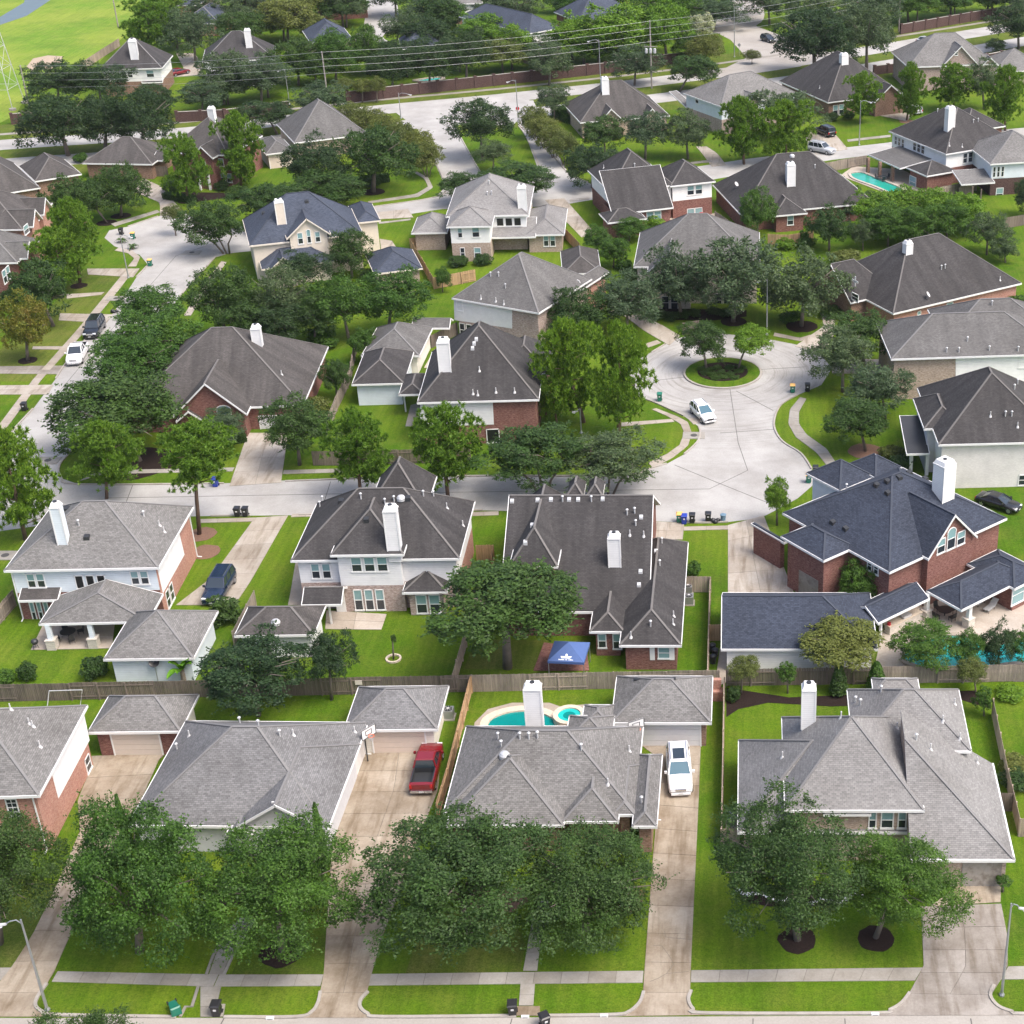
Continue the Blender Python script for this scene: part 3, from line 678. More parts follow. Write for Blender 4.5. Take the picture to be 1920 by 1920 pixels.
# ---------------------------------------------------------------- plants
def cards(P, Nn, size, rs, asp=.6, name='crown'):
    n = len(P); t = rs.normal(size=(n, 3)); t -= Nn * (t * Nn).sum(1)[:, None]; t /= np.linalg.norm(t, axis=1)[:, None] + 1e-9
    b = np.cross(Nn, t); s = size[:, None]
    fold = Nn * s * .25
    V = np.stack([P + t * s - fold, P + b * s * asp, P - t * s - fold, P - b * s * asp], 1).reshape(-1, 3)
    return V
def mesh_np(name, V, k, mat):
    n = len(V) // k; me = bpy.data.meshes.new(name); me.vertices.add(len(V)); me.vertices.foreach_set('co', V.astype(np.float32).ravel())
    me.loops.add(len(V)); me.loops.foreach_set('vertex_index', np.arange(len(V), dtype=np.int32)); me.polygons.add(n)
    me.polygons.foreach_set('loop_start', np.arange(0, len(V), k, dtype=np.int32)); me.polygons.foreach_set('loop_total', np.full(n, k, dtype=np.int32))
    me.materials.append(M[mat]); me.update(calc_edges=True); return me
def unit(a): return a / (np.linalg.norm(a, axis=1)[:, None] + 1e-9)
def oak_verts(seed, nl, n, ls, lob=.26, rad=.72, sprig=.2, asp=.6, up=.45, flat=.88):
    rs = np.random.RandomState(seed); C = []; Rl = []
    ph = rs.uniform(0, 6.28, 6)
    g = math.pi * (3 - math.sqrt(5))
    for i in range(nl):
        z = 1 - 1.6 * (i + .5) / nl + rs.uniform(-.1, .1); z = max(-.75, min(1, z)); r = math.sqrt(max(0, 1 - z * z)); a = g * i + seed + rs.uniform(-.3, .3)
        wob = 1 + .13 * math.sin(2 * a + ph[0] + 2 * z) + .10 * math.sin(3 * a + ph[1] - 3 * z) + .07 * math.sin(5 * a + ph[2] + 4 * z)
        c = np.array([r * math.cos(a), r * math.sin(a), z]) * rad * wob * rs.uniform(.72, 1.12); C.append(c); Rl.append(lob * rs.uniform(.5, 1.25))
    for _ in range(nl // 5): d = rs.normal(size=3); C.append(d / np.linalg.norm(d) * .3); Rl.append(lob * 1.2)
    C = np.array(C); Rl = np.array(Rl); k = rs.choice(len(C), n, p=Rl ** 2 / (Rl ** 2).sum())
    D = unit(rs.normal(size=(n, 3)) + unit(C[k]) * .7 + np.array([0, 0, .4])); rr = rs.uniform(.3, 1.0, n) ** .45
    P = C[k] + D * (Rl[k] * rr)[:, None] * np.array([1.15, 1.15, flat])
    # sprays: short twigs of leaves that leave the clumps and roughen the outline
    m = int(n * sprig); ns = max(1, m // 9); si = rs.choice(n, ns); sd_ = unit(D[si] + rs.normal(size=(ns, 3)) * .35); sl = rs.uniform(.05, .2, ns)
    idx = rs.choice(n, ns * 9, replace=False); t = np.tile(np.linspace(.05, 1, 9), ns)
    P[idx] = np.repeat(P[si], 9, 0) + np.repeat(sd_ * sl[:, None], 9, 0) * t[:, None] + rs.normal(size=(ns * 9, 3)) * .012
    P[:, 2] = np.where(P[:, 2] < -.72, -.72 + (P[:, 2] + .72) * .3, P[:, 2])
    Nn = unit(D * .8 + rs.normal(size=(n, 3)) * .45 + np.array([0, 0, up])); s = ls * rs.uniform(.55, 1.4, n)
    return cards(P, Nn, s, rs, asp)
def pine_verts(seed, nb=26, tufts=36, blades=22, L=.095):
    rs = np.random.RandomState(seed); out = []
    for i in range(nb):
        z = -.72 + 1.6 * (i + rs.uniform(0, .5)) / nb; a = i * 2.4 + rs.uniform(-.5, .5); w = math.sqrt(max(.06, 1 - max(z, -.15) ** 2)) * (1 if z > -.4 else .8)
        r = w * (rs.uniform(.55, 1.0) if i % 3 else rs.uniform(.1, .5)) if z < .8 else w * .3
        c = np.array([r * math.cos(a) * .82, r * math.sin(a) * .82, z * .9]); cr = rs.uniform(.2, .36)
        D = unit(rs.normal(size=(tufts, 3)) + np.array([0, 0, .6])); Tc = c + D * cr * (rs.uniform(.15, 1, tufts) ** .5)[:, None] * np.array([1.25, 1.25, .75])
        q = rs.uniform(.3, .8, 6)[:, None]; Tc = np.vstack([Tc, c * q + np.array([0, 0, c[2] - .12]) * (1 - q)])
        for t in Tc:
            d = unit(rs.normal(size=(blades, 3)) + np.array([0, 0, .7])); s = rs.normal(size=(blades, 3)); s = unit(np.cross(d, s)) * L * .16; l = (L * rs.uniform(.7, 1.25, blades))[:, None]
            out.append(np.stack([t - s, t + s, t + d * l], 1).reshape(-1, 3))
    return np.concatenate(out)
CROWN = {}
def crowns(kind, mat, variants, fn):
    CROWN[kind] = [fn(v) for v in variants]
def mk(kind, mat, seeds, nl, n, ls, **kw): CROWN[kind] = [mesh_np('crown', oak_verts(s, nl, n, ls, **kw), 4, mat) for s in seeds]
def mkp(kind, mat, seeds, **kw): CROWN[kind] = [mesh_np('crown', pine_verts(s, **kw), 3, mat) for s in seeds]
mk('oak_near', 'leaf_oak', (1, 2, 3), 64, 46000, .0168, lob=.205, rad=.8, sprig=.34)
mk('oak_near_bright', 'leaf_oak_bright', (4, 41), 64, 46000, .0168, lob=.205, rad=.8, sprig=.34)
mk('oak', 'leaf_oak', (5, 6, 7), 48, 21000, .0265, lob=.23, rad=.78, sprig=.3)
mk('oak_bright', 'leaf_oak_bright', (8, 9, 42), 48, 21000, .0265, lob=.23, rad=.78, sprig=.3)
mk('oak_dark', 'leaf_dark', (10, 11, 12), 48, 21000, .0265, lob=.23, rad=.78, sprig=.3)
mk('oak_grey', 'leaf_grey', (13, 14, 43), 50, 17000, .0275, lob=.22, rad=.79, sprig=.38)
mk('lime', 'leaf_lime', (15, 16), 50, 14000, .036, lob=.26, rad=.74, sprig=.3)
mk('olive', 'leaf_olive', (17, 18), 50, 15000, .033, lob=.27, rad=.74, sprig=.3)
mk('autumn', 'leaf_autumn', (19,), 50, 15000, .034, lob=.26, rad=.74, sprig=.3)
mk('flower', 'leaf_flower', (20,), 40, 6000, .05, lob=.27, rad=.74, sprig=.3)
mk('shrub', 'leaf_oak', (21, 22), 26, 3600, .07, lob=.36, rad=.66, sprig=.25)
mk('shrub_bright', 'leaf_oak_bright', (23, 24), 26, 3600, .07, lob=.36, rad=.66, sprig=.25)
mk('shrub_lime', 'leaf_lime', (27, 28), 26, 3600, .07, lob=.36, rad=.66, sprig=.35)
mk('shrub_olive', 'leaf_olive', (29,), 26, 3200, .07, lob=.36, rad=.66, sprig=.35)
mk('topiary', 'leaf_oak_bright', (25,), 70, 6000, .045, lob=.2, rad=.82, sprig=.03)
mkp('pine', 'leaf_pine', (31, 32, 33, 34, 35))
KIND = dict(oak=('live_oak_tree', 'bark'), pine=('pine_tree', 'bark_pine'))
def tree(kind, x0, y0, x1, y1, base=None, label='', group=None, name=None, lean=True, trunk=None, mat=None, multi=False, cat=None, thick=1.0):
    cx, cy = (x0 + x1) / 2, (y0 + y1) / 2
    if base is None: base = (cx, y1)
    B = G(*base); d = ray(cx, cy); t = B.y / d.y; X, Z = d.x * t, CH + d.z * t
    s = scl((X, B.y, max(Z, 1))); R = (x1 - x0) / 2 / s; al = math.atan2(CH - Z, B.y); hv = (y1 - y0) / 2 / s
    Rz = math.sqrt(max((hv * hv - (R * math.sin(al)) ** 2), (.42 * R * math.cos(al)) ** 2)) / math.cos(al)
    Rz = min(Rz, 2.2 * R)
    if Z - Rz * .72 < .05: Z = Rz * .72 + .05
    if kind.startswith('shrub') and trunk is not True:
        Z = Rz * .7 + .02; B = G(cx, cy, Z); B.z = 0; X = B.x; trunk = False
    nm = name or ('pine_tree' if kind == 'pine' else 'shrub' if kind.startswith(('shrub', 'topiary')) else 'oak_tree' if 'oak' in kind else 'tree')
    root = empty(nm, (B.x, B.y, 0), label, cat or ('shrub' if nm == 'shrub' else 'tree'), group)
    me = CROWN[kind][rnd.randrange(len(CROWN[kind]))]; dx = X - B.x
    k = 1.06 if kind == 'pine' else 1.03 if 'near' in kind else .98
    link('crown', me, root, (dx, 0, Z), rnd.uniform(0, 6.28), (R * k * rnd.uniform(.94, 1.08), R * k * rnd.uniform(.88, 1.1), Rz * k))
    if trunk is None or trunk:
        mb = MB(); bk = mat or ('bark_pine' if kind == 'pine' else 'bark'); r0 = max(.07, min(.34, .036 * (R + Rz) / 2 + .03 * Z / 3)) * thick
        if kind == 'pine':
            mb.tube([(0, 0, 0), (dx * .4, 0, Z * .45), (dx, 0, Z), (dx, 0, Z + Rz * .8)], [r0, r0 * .85, r0 * .6, r0 * .15], 7)
            for i in range(12):
                a = i * 2.4; z = Z + Rz * (-.75 + 1.4 * i / 12); l = R * .55; mb.tube([(dx, 0, z - .3), (dx + l * math.cos(a), l * math.sin(a), z + l * .25)], [r0 * .3, r0 * .1], 4)
        else:
            nt_ = 3 if multi else 1
            for q in range(nt_):
                ox = (q - (nt_ - 1) / 2) * r0 * 2.2; zt = max(Z - Rz * .45, Z * .45)
                mb.tube([(ox, 0, 0), (ox + (q - 1) * R * .12 * (nt_ > 1) + dx * .3, 0, zt * .55), (dx * .6 + ox * 3 + (q - 1) * R * .2 * (nt_ > 1), 0, zt)], [r0 * 1.25 / nt_ ** .4, r0 / nt_ ** .4, r0 * .8 / nt_ ** .4], 7)
                for i in range(13 // nt_ + 1):
                    a = i * 2.4 + q; l = R * rnd.uniform(.5, .92); zz = Z + Rz * rnd.uniform(-.35, .6)
                    p0 = Vector((dx * .6 + ox * 3 + (q - 1) * R * .2 * (nt_ > 1), 0, zt)); p2 = Vector((dx + l * math.cos(a), l * math.sin(a), zz)); pm = p0.lerp(p2, .5) + Vector((0, 0, .12 * R))
                    mb.tube([p0, pm, p2], [r0 * .55 / nt_ ** .4, r0 * .3, r0 * .08], 5)
        obj('trunk', mb, bk, root, smooth=True)
    return root
def box_hedge(pix, w, h, label, kind='leaf_oak', n=None, name='hedge'):
    P = [G(*p) for p in pix]; c = P[0].copy(); P = [p - c for p in P]; rs = np.random.RandomState(len(label)); pts = []; nor = []
    L = sum((P[i + 1] - P[i]).length for i in range(len(P) - 1)); n = n or int(L * (w + 2 * h) * 120); n = min(n, 14000)
    for i in range(len(P) - 1):
        d = P[i + 1] - P[i]; m = int(n * d.length / L); a = rs.uniform(0, 1, m); side = rs.randint(0, 4, m); dn = d.normalized(); nn = np.array([-dn.y, dn.x, 0])
        x = rs.uniform(-.5, .5, m) * w; z = rs.uniform(.02, 1, m) * h
        top = side < 2; z = np.where(top, h * rs.uniform(.86, 1.06, m), z); x = np.where(top, x, np.where(side == 2, -w / 2, w / 2) * rs.uniform(.8, 1.1, m))
        pts.append(np.array(P[i])[None] + np.array(d)[None] * a[:, None] + nn[None] * x[:, None] + np.array([0, 0, 1.])[None] * z[:, None])
        nv = np.where(top[:, None], np.array([0, 0, 1.])[None], nn[None] * np.sign(x)[:, None]); nor.append(nv)
    Pp = np.concatenate(pts); Nv = unit(np.concatenate(nor) + rs.normal(size=(len(Pp), 3)) * .5); V = cards(Pp, Nv, .11 * rs.uniform(.6, 1.3, len(Pp)), rs)
    root = empty(name, c, label, 'hedge'); link('foliage', mesh_np('foliage', V, 4, kind), root)
    mb = MB()
    Ps = [Vector((p.x, p.y, 0)) for p in P]; strip(mb, Ps, w * .75, 0, h * .86); obj('stems', mb, 'leaf_dark', root); return root
def cypress(px, py, ytop, label, w=.5, kind='leaf_oak_bright'):
    B = G(px, py); lo, hi = .5, 25
    for _ in range(30):
        m = (lo + hi) / 2
        if proj((B.x, B.y, m))[1] > ytop: lo = m
        else: hi = m
    h = lo; rs = np.random.RandomState(int(px)); n = 2200; z = rs.uniform(.02, 1, n); r = w * np.sqrt(np.clip(1 - z, 0, 1)) * np.clip(z * 8, .4, 1) * rs.uniform(.75, 1.08, n); a = rs.uniform(0, 6.28, n)
    P = np.stack([r * np.cos(a), r * np.sin(a), z * h], 1); Nv = unit(np.stack([np.cos(a), np.sin(a), np.full(n, .5)], 1) + rs.normal(size=(n, 3)) * .4)
    root = empty('cypress_tree', B, label, 'tree'); link('crown', mesh_np('crown', cards(P, Nv, .1 * rs.uniform(.6, 1.3, n), rs), 4, kind), root)
    mb = MB(); mb.tube([(0, 0, 0), (0, 0, h * .8)], [.07, .02], 6); obj('trunk', mb, 'bark', root)
def bladed(name, px, py, label, n, L, w, droop, mat='leaf_palm', stem=0.0, stemr=.15, rise=.9, cat='plant'):
    B = G(px, py); root = empty(name, B, label, cat); rr = random.Random(int(px + py))
    if stem:
        mb = MB(); mb.tube([(0, 0, 0), (0, 0, stem)], [stemr * 1.2, stemr], 7); obj('trunk', mb, 'bark_pale', root)
    for k in range(n):
        a = k * 2.4 + rr.uniform(-.2, .2); l = L * rr.uniform(.75, 1.15); mb = MB(); K = 7; e = rise * rr.uniform(.6, 1.3); pts = []
        for i in range(K + 1):
            t = i / K; x = l * t * math.cos(math.atan(e)) * (1); z = stem + l * (e * t - droop * t * t) * .7; ww = w * (math.sin(math.pi * min(1, t * .93 + .07)) ** .6) * .5
            pts.append((Vector((x * math.cos(a), x * math.sin(a), z)), Vector((-math.sin(a), math.cos(a), 0)) * ww))
        for i in range(K):
            (p, s1), (q, s2) = pts[i], pts[i + 1]; up = Vector((0, 0, .12 * w))
            mb.face([p - s1 + up, p, q, q - s2 + up]); mb.face([p, p + s1 + up, q + s2 + up, q])
        obj('leaf', mb, mat, root)
    return root
# ================================================================ vehicles and street things
def carpaint(name, c, metal=.0, rough=.25):
    m, nt, b = newmat(name); b.inputs['Base Color'].default_value = rgba(c); b.inputs['Roughness'].default_value = rough; b.inputs['Metallic'].default_value = metal
    b.inputs['Coat Weight'].default_value = .7; b.inputs['Coat Roughness'].default_value = .08
    ge = N(nt, 'ShaderNodeNewGeometry'); n1 = noise(nt, ge.outputs['Position'], 1.3, 4); nt.links.new(mixc(nt, n1, c, [x * .88 for x in c]), b.inputs['Base Color'])
for nm, c in dict(paint_white=(.78, .78, .79), paint_red=(.17, .006, .01), paint_black=(.012, .013, .016), paint_navy=(.012, .022, .05), paint_silver=(.42, .44, .47), paint_charcoal=(.05, .052, .06)).items(): carpaint(nm, c)
plain('car_glass', (.02, .03, .04), .05, var=0, spec=1); plain('car_glass_blue', (.04, .11, .15), .06, var=0, spec=1); plain('tyre', (.015, .015, .016), .85); plain('rim', (.45, .46, .48), .3, .8); plain('chrome', (.6, .61, .63), .2, .9); plain('lamp_glass', (.75, .77, .8), .1, var=0); plain('lamp_red', (.4, .01, .01), .2, var=0)
SPEC = {  # length width height belt hood cabin rear/front at belt, roof rear/front
 'suv': (5.3, 2.03, 1.92, 1.12, 1.08, .015, .69, .05, .55), 'crossover': (4.55, 1.84, 1.66, 1.02, .96, .015, .74, .10, .50), 'sedan': (4.85, 1.84, 1.46, .95, .9, .12, .74, .28, .54),
 'pickup': (5.85, 2.03, 1.92, 1.18, 1.14, .36, .74, .395, .58), 'van': (5.2, 2.0, 1.95, 1.05, 1.0, .015, .82, .04, .62)}
_wh = None
def wheel_parts():
    global _wh
    if _wh is None:
        t = MB(); r = MB(); n = 16
        prof = [(.24, -.12), (.36, -.12), (.385, -.07), (.385, .07), (.36, .12), (.24, .12)]
        for i in range(len(prof) - 1):
            for k in range(n):
                a, b = 2 * math.pi * k / n, 2 * math.pi * (k + 1) / n; (r0, y0), (r1, y1) = prof[i], prof[i + 1]
                t.face([(r0 * math.cos(a), y0, r0 * math.sin(a)), (r0 * math.cos(b), y0, r0 * math.sin(b)), (r1 * math.cos(b), y1, r1 * math.sin(b)), (r1 * math.cos(a), y1, r1 * math.sin(a))])
        for y, f in ((-.1, 1), (.1, -1)):
            ring = [(.25 * math.cos(2 * math.pi * k / n), y, .25 * math.sin(2 * math.pi * k / n)) for k in range(n)]; r.face(ring if f < 0 else ring[::-1])
            for k in range(5): a = k * 2 * math.pi / 5; r.bar((0, y * 1.12, 0), (.23 * math.cos(a), y * 1.12, .23 * math.sin(a)), .07, .03, up=(0, 1, 0))
        _wh = (t.mesh('tyre', 'tyre'), r.mesh('rim', 'rim'))
    return _wh
def car(name, label, kind, rear, front, paint, glass='car_glass', cat='car', sunroof=False, tall=1.0, group=None):
    L, Wd, Hh, belt, hood, cr, cf, rr, rf = SPEC[kind]
    a, b = G(*rear), G(*front); d = (b - a); yaw = math.atan2(d.y, d.x); c = (a + b) / 2
    root = empty(name, (c.x, c.y, .03), label, cat, group, yaw); X = lambda t: (t - .5) * L; w = Wd / 2; zb = .27
    st = [(0, .55, belt - .12, .90), (.012, .36, belt - .02, .955), (.05, zb, belt, .985), (.2, zb, belt, 1), (cr + .02 if cr > .1 else .3, zb, belt, 1), (.5, zb, belt, 1), (cf - .02, zb, belt, .995), (cf + .02, zb, hood + .01, .985), (.88, zb, hood - .05, .965), (.955, .3, hood - .14, .92), (.99, .38, hood - .3, .84), (1, .5, hood - .42, .78)]
    st.sort(); mb = MB(); rings = []; bed = kind == 'pickup'
    for t, z0, z1, k in st:
        y = w * k; rings.append([Vector((X(t), -y * .88, z0)), Vector((X(t), -y, z0 + .16)), Vector((X(t), -y, z0 + (z1 - z0) * .66)), Vector((X(t), -y * .93, z1 - .02)), Vector((X(t), -y * .8, z1 + .015)), Vector((X(t), 0, z1 + .035)), Vector((X(t), y * .8, z1 + .015)), Vector((X(t), y * .93, z1 - .02)), Vector((X(t), y, z0 + (z1 - z0) * .66)), Vector((X(t), y, z0 + .16)), Vector((X(t), y * .88, z0))])
    for i in range(len(rings) - 1):
        for k in range(10):
            if bed and .04 < st[i][0] + 1e-3 and st[i + 1][0] < cr + .05 and k in (4, 5): continue
            if bed and .04 < st[i][0] + 1e-3 and st[i + 1][0] < cr + .05 and k in (3, 6): pass
            mb.face([rings[i][k], rings[i][k + 1], rings[i + 1][k + 1], rings[i + 1][k]])
        mb.face([rings[i][10], rings[i][0], rings[i + 1][0], rings[i + 1][10]])
    mb.face(rings[0][::-1]); mb.face(rings[-1])
    obj('body', mb, paint, root, smooth=not bed)
    if bed:
        bm = MB(); x0, x1, y, z0, z1 = X(.05), X(cr + .0), w * .79, .75, belt + .02
        bm.face([(x0, -y, z0), (x1, -y, z0), (x1, y, z0), (x0, y, z0)]); bm.face([(x0, -y, z0), (x0, y, z0), (x0, y, z1), (x0, -y, z1)][::-1]); bm.face([(x1, -y, z0), (x1, y, z0), (x1, y, z1), (x1, -y, z1)])
        for e in (-1, 1): bm.face([(x0, e * y, z0), (x1, e * y, z0), (x1, e * y, z1), (x0, e * y, z1)][::e]); bm.bar((x0, e * (y + .04), z1 + .02), (x1, e * (y + .04), z1 + .02), .1, .04)
        obj('bed', bm, 'metal_dark', root)
        tg = MB(); tg.box(X(.0) - .02, -w * .78, belt - .5, X(.0) + .03, w * .78, belt - .02); obj('tailgate', tg, paint, root)
    # greenhouse
    zt = Hh; q0 = [(X(cr), -w * .9, belt), (X(cf), -w * .88, belt), (X(cf), w * .88, belt), (X(cr), w * .9, belt)]
    q1 = [(X(rr), -w * .72, zt - .08), (X(rf), -w * .72, zt - .08), (X(rf), w * .72, zt - .08), (X(rr), w * .72, zt - .08)]
    Q0 = [Vector(p) for p in q0]; Q1 = [Vector(p) for p in q1]
    for (i, j, nm) in ((0, 1, 'side_window'), (1, 2, 'windshield'), (2, 3, 'side_window'), (3, 0, 'rear_window')):
        g = MB(); g.face([Q0[i], Q0[j], Q1[j], Q1[i]]); ci = (Q0[i] + Q0[j] + Q1[j] + Q1[i]) / 4; ins = Vector((0, 0, ci.z)) - ci; ins = ins.normalized() * .05
        g.face([Q0[j] + ins, Q0[i] + ins, Q1[i] + ins, Q1[j] + ins]); obj(nm, g, glass if nm in ('windshield',) else 'car_glass', root)
    pl = MB()
    for k in range(4): pl.bar(Q0[k], Q1[k], .11, .1)
    for e, (i, j) in ((-1, (0, 1)), (1, (3, 2))):
        for t in ((.36, .68) if kind in ('suv', 'van', 'crossover') else (.5,)): pl.bar(Q0[i].lerp(Q0[j], t), Q1[i].lerp(Q1[j], t), .09, .06, up=(1, 0, 0))
    rp = [Q1[0] + Vector((-.04, -.04, 0)), Q1[1] + Vector((.04, -.04, 0)), Q1[2] + Vector((.04, .04, 0)), Q1[3] + Vector((-.04, .04, 0))]
    top = [p + Vector((.1 * (1 if k in (0, 3) else -1), .12 * (1 if k in (0, 1) else -1), .08)) for k, p in enumerate(rp)]
    pl.hexa(rp + top); obj('roof', pl, paint, root)
    if sunroof: sm = MB(); sm.box(X(rr) + 1.0, -.48, zt - .005, X(rf) - .25, .48, zt + .012); obj('sunroof', sm, 'car_glass', root)
    if kind in ('suv', 'crossover'):
        for e in (-1, 1): r_ = MB(); r_.bar((X(rr) + .2, e * w * .64, zt + .05), (X(rf) - .2, e * w * .64, zt + .05), .05, .05); obj('roof_rail', r_, 'chrome', root)
    tm, rm = wheel_parts()
    for tx in (.165, .825):
        for e in (-1, 1):
            wo = link('wheel', None, root, (X(tx), e * (w - .12), .36)); link('tyre', tm, wo); link('rim', rm, wo, (0, 0, 0))
            ar = MB(); ar.lathe([(.43, 0), (.43, .02)], 14); 
    for e in (-1, 1):
        h = MB(); h.box(X(.965), e * w * .62 - .2, hood - .34, X(.992), e * w * .62 + .2, hood - .17); obj('headlight', h, 'lamp_glass', root)
        h = MB(); h.box(X(0) - .025, e * w * .8 - .1, belt - .38, X(.012), e * w * .8 + .1, belt - .05); obj('taillight', h, 'lamp_red', root)
        h = MB(); h.box(X(cf) - .32, e * w * 1.02 - .02 + (0 if e > 0 else -.16), belt - .02, X(cf) - .15, e * w * 1.02 + .02 + (.16 if e > 0 else 0), belt + .17); obj('mirror', h, paint, root)
    g = MB(); g.box(X(.985), -w * .42, hood - .4, X(1.0) + .01, w * .42, hood - .2); obj('grille', g, 'chrome' if kind in ('suv', 'pickup') else 'metal_dark', root)
    g = MB(); g.box(X(.985), -w * .76, .34, X(1) + .06, w * .76, .5); obj('bumper', g, 'chrome' if kind == 'pickup' else paint, root)
    g = MB(); g.box(X(0) - .09, -w * .86, .38, X(.012), w * .86, .58); obj('bumper', g, 'chrome' if kind == 'pickup' else paint, root)
    for e, x in ((1, X(1) + .062), (-1, X(0) - .092)): g = MB(); g.box(min(x, x + e * .01), -.18, .42, max(x, x + e * .01), .18, .54); obj('number_plate', g, 'pipe_white', root)
    return root

def bin_(px, py, label, body='plastic_black', lid=None, rz=0.0, fallen=False, sc=1.0, group=None, up=0):
    B = G(px, py); root = empty('wheelie_bin', (B.x, B.y, .33 if fallen else .02), label, 'bin', group, rz)
    if fallen: root.rotation_euler = (math.radians(84), 0, rz)
    mb = MB(); a, b = .24, .3; mb.hexa([(-a, -a, .06), (a, -a, .06), (a, a, .06), (-a, a, .06), (-b, -b - .02, 1.0), (b, -b - .02, 1.0), (b, b, 1.0), (-b, b, 1.0)])
    mb.box(-b - .03, -b - .05, .95, b + .03, b + .03, 1.0); obj('body', mb, body, root)
    l = MB(); l.hexa([(-b - .04, -b - .07, 1.0), (b + .04, -b - .07, 1.0), (b + .04, b + .06, 1.02), (-b - .04, b + .06, 1.02), (-b + .05, -b + .02, 1.07), (b - .05, -b + .02, 1.07), (b - .05, b - .02, 1.1), (-b + .05, b - .02, 1.1)]); obj('lid', l, lid or body, root)
    h = MB(); h.bar((-b, b + .1, .98), (b, b + .1, .98), .04, .04); h.bar((-b, b, .96), (-b, b + .1, .98), .04, .04); h.bar((b, b, .96), (b, b + .1, .98), .04, .04); obj('handle', h, body, root)
    for e in (-1, 1):
        w = MB(); w.tube([(e * .24, .24, .12), (e * .31, .24, .12)], .13, 10); obj('wheel', w, 'tyre', root)
    pl = MB(); pl.box(-.1, -b - .032, .62, .1, -b - .0, .76); obj('label_plate', pl, 'pipe_white', root)
    root.scale = (sc, sc, sc); return root
def street_lamp(base, top, label, arm=1.3, side=-1, group=None, mat='metal_grey', hgt=None):
    B = G(*base); lo, hi = 2, 20
    for _ in range(30):
        m = (lo + hi) / 2
        if proj((B.x, B.y, m))[1] > top: lo = m
        else: hi = m
    h = hgt or lo; root = empty('street_lamp', B, label, 'street lamp', group); mb = MB(); mb.tube([(0, 0, 0), (0, 0, h)], [.11, .06], 8); obj('pole', mb, mat, root)
    bs = MB(); bs.lathe([(.2, 0), (.2, .1), (.12, .25)], 8); obj('base', bs, mat, root)
    am = MB(); am.tube([(0, 0, h - .35), (side * arm * .3, 0, h - .05), (side * arm * .7, -.05, h - .1), (side * arm, -.1, h - .3)], .04, 6); obj('arm', am, mat, root)
    hd = MB(); x0, x1 = side * (arm - .08), side * (arm + .62); z0 = h - .32; q = [(x0, -.16, z0 - .02), (x1, -.28, z0 - .16), (x1, .04, z0 - .16), (x0, -.04, z0 - .02), (x0, -.16, z0 + .08), (x1, -.25, z0 - .03), (x1, .01, z0 - .03), (x0, -.04, z0 + .08)]
    if side < 0: q = [q[1], q[0], q[3], q[2], q[5], q[4], q[7], q[6]]
    hd.hexa(q); ho = obj('lamp_head', hd, 'pipe_white', root); le = MB(); xm = side * (arm + .36); le.lathe([(.05, z0 - .24), (.13, z0 - .2), (.14, z0 - .12)], 10, (xm, -.13, 0)); obj('lens', le, 'lamp_glass', ho); return root
def ac_unit(px, py, label, group=None):
    B = G(px, py); root = empty('air_conditioner', B, label, 'air conditioner', group); mb = MB(); mb.box(-.42, -.42, .08, .42, .42, .9); obj('cabinet', mb, 'metal_grey', root)
    p = MB(); p.box(-.55, -.55, 0, .55, .55, .08); obj('pad', p, 'walk', root)
    g = MB(); g.lathe([(.36, .9), (.36, .95), (.2, .96)], 14); obj('fan_grille', g, 'metal_dark', root); r = MB()
    for k in range(4): a = k * math.pi / 4; r.bar((-.36 * math.cos(a), -.36 * math.sin(a), .97), (.36 * math.cos(a), .36 * math.sin(a), .97), .02, .02)
    obj('guard', r, 'metal_pale', root); c = MB(); c.lathe([(.12, .96), (.12, .985)], 10); obj('hub', c, 'pipe_white', root); return root
def hoop(px, py, label, face=-1, h=3.05, rz=0.0):
    B = G(px, py); root = empty('basketball_hoop', B, label, 'basketball hoop', None, rz); mb = MB(); mb.tube([(0, 0, 0), (0, 0, 2.6), (0, -.5, 3.2)], .06, 8); obj('pole', mb, 'metal_dark', root)
    b = MB(); b.box(-.7, -.66, 2.85, .7, -.61, 3.75); bo = obj('backboard', b, 'trim_white', root); f = MB()
    for (a, c) in (((-.7, 2.85), (.7, 2.85)), ((.7, 2.85), (.7, 3.75)), ((.7, 3.75), (-.7, 3.75)), ((-.7, 3.75), (-.7, 2.85)), ((-.3, 3.1), (.3, 3.1)), ((-.3, 3.1), (-.3, 3.5)), ((.3, 3.1), (.3, 3.5)), ((-.3, 3.5), (.3, 3.5))): f.bar((a[0], -.67, a[1]), (c[0], -.67, c[1]), .05, .03)
    obj('frame', f, 'metal_dark', bo); r = MB(); pts = [(.23 * math.cos(t), -.95 + .23 * math.sin(t), 3.05) for t in [i * math.pi / 6 for i in range(13)]]; r.tube(pts, .025, 5); obj('rim', r, 'plastic_orange', root)
    n = MB()
    for i in range(12):
        a, b_ = i * math.pi / 6, (i + .5) * math.pi / 6; n.bar((.23 * math.cos(a), -.95 + .23 * math.sin(a), 3.04), (.13 * math.cos(b_), -.95 + .13 * math.sin(b_), 2.6), .015, .015); n.bar((.23 * math.cos(a), -.95 + .23 * math.sin(a), 3.04), (.13 * math.cos(b_ - .5), -.95 + .13 * math.sin(b_ - .5), 2.6), .015, .015)
    obj('net', n, 'pipe_white', root); return root
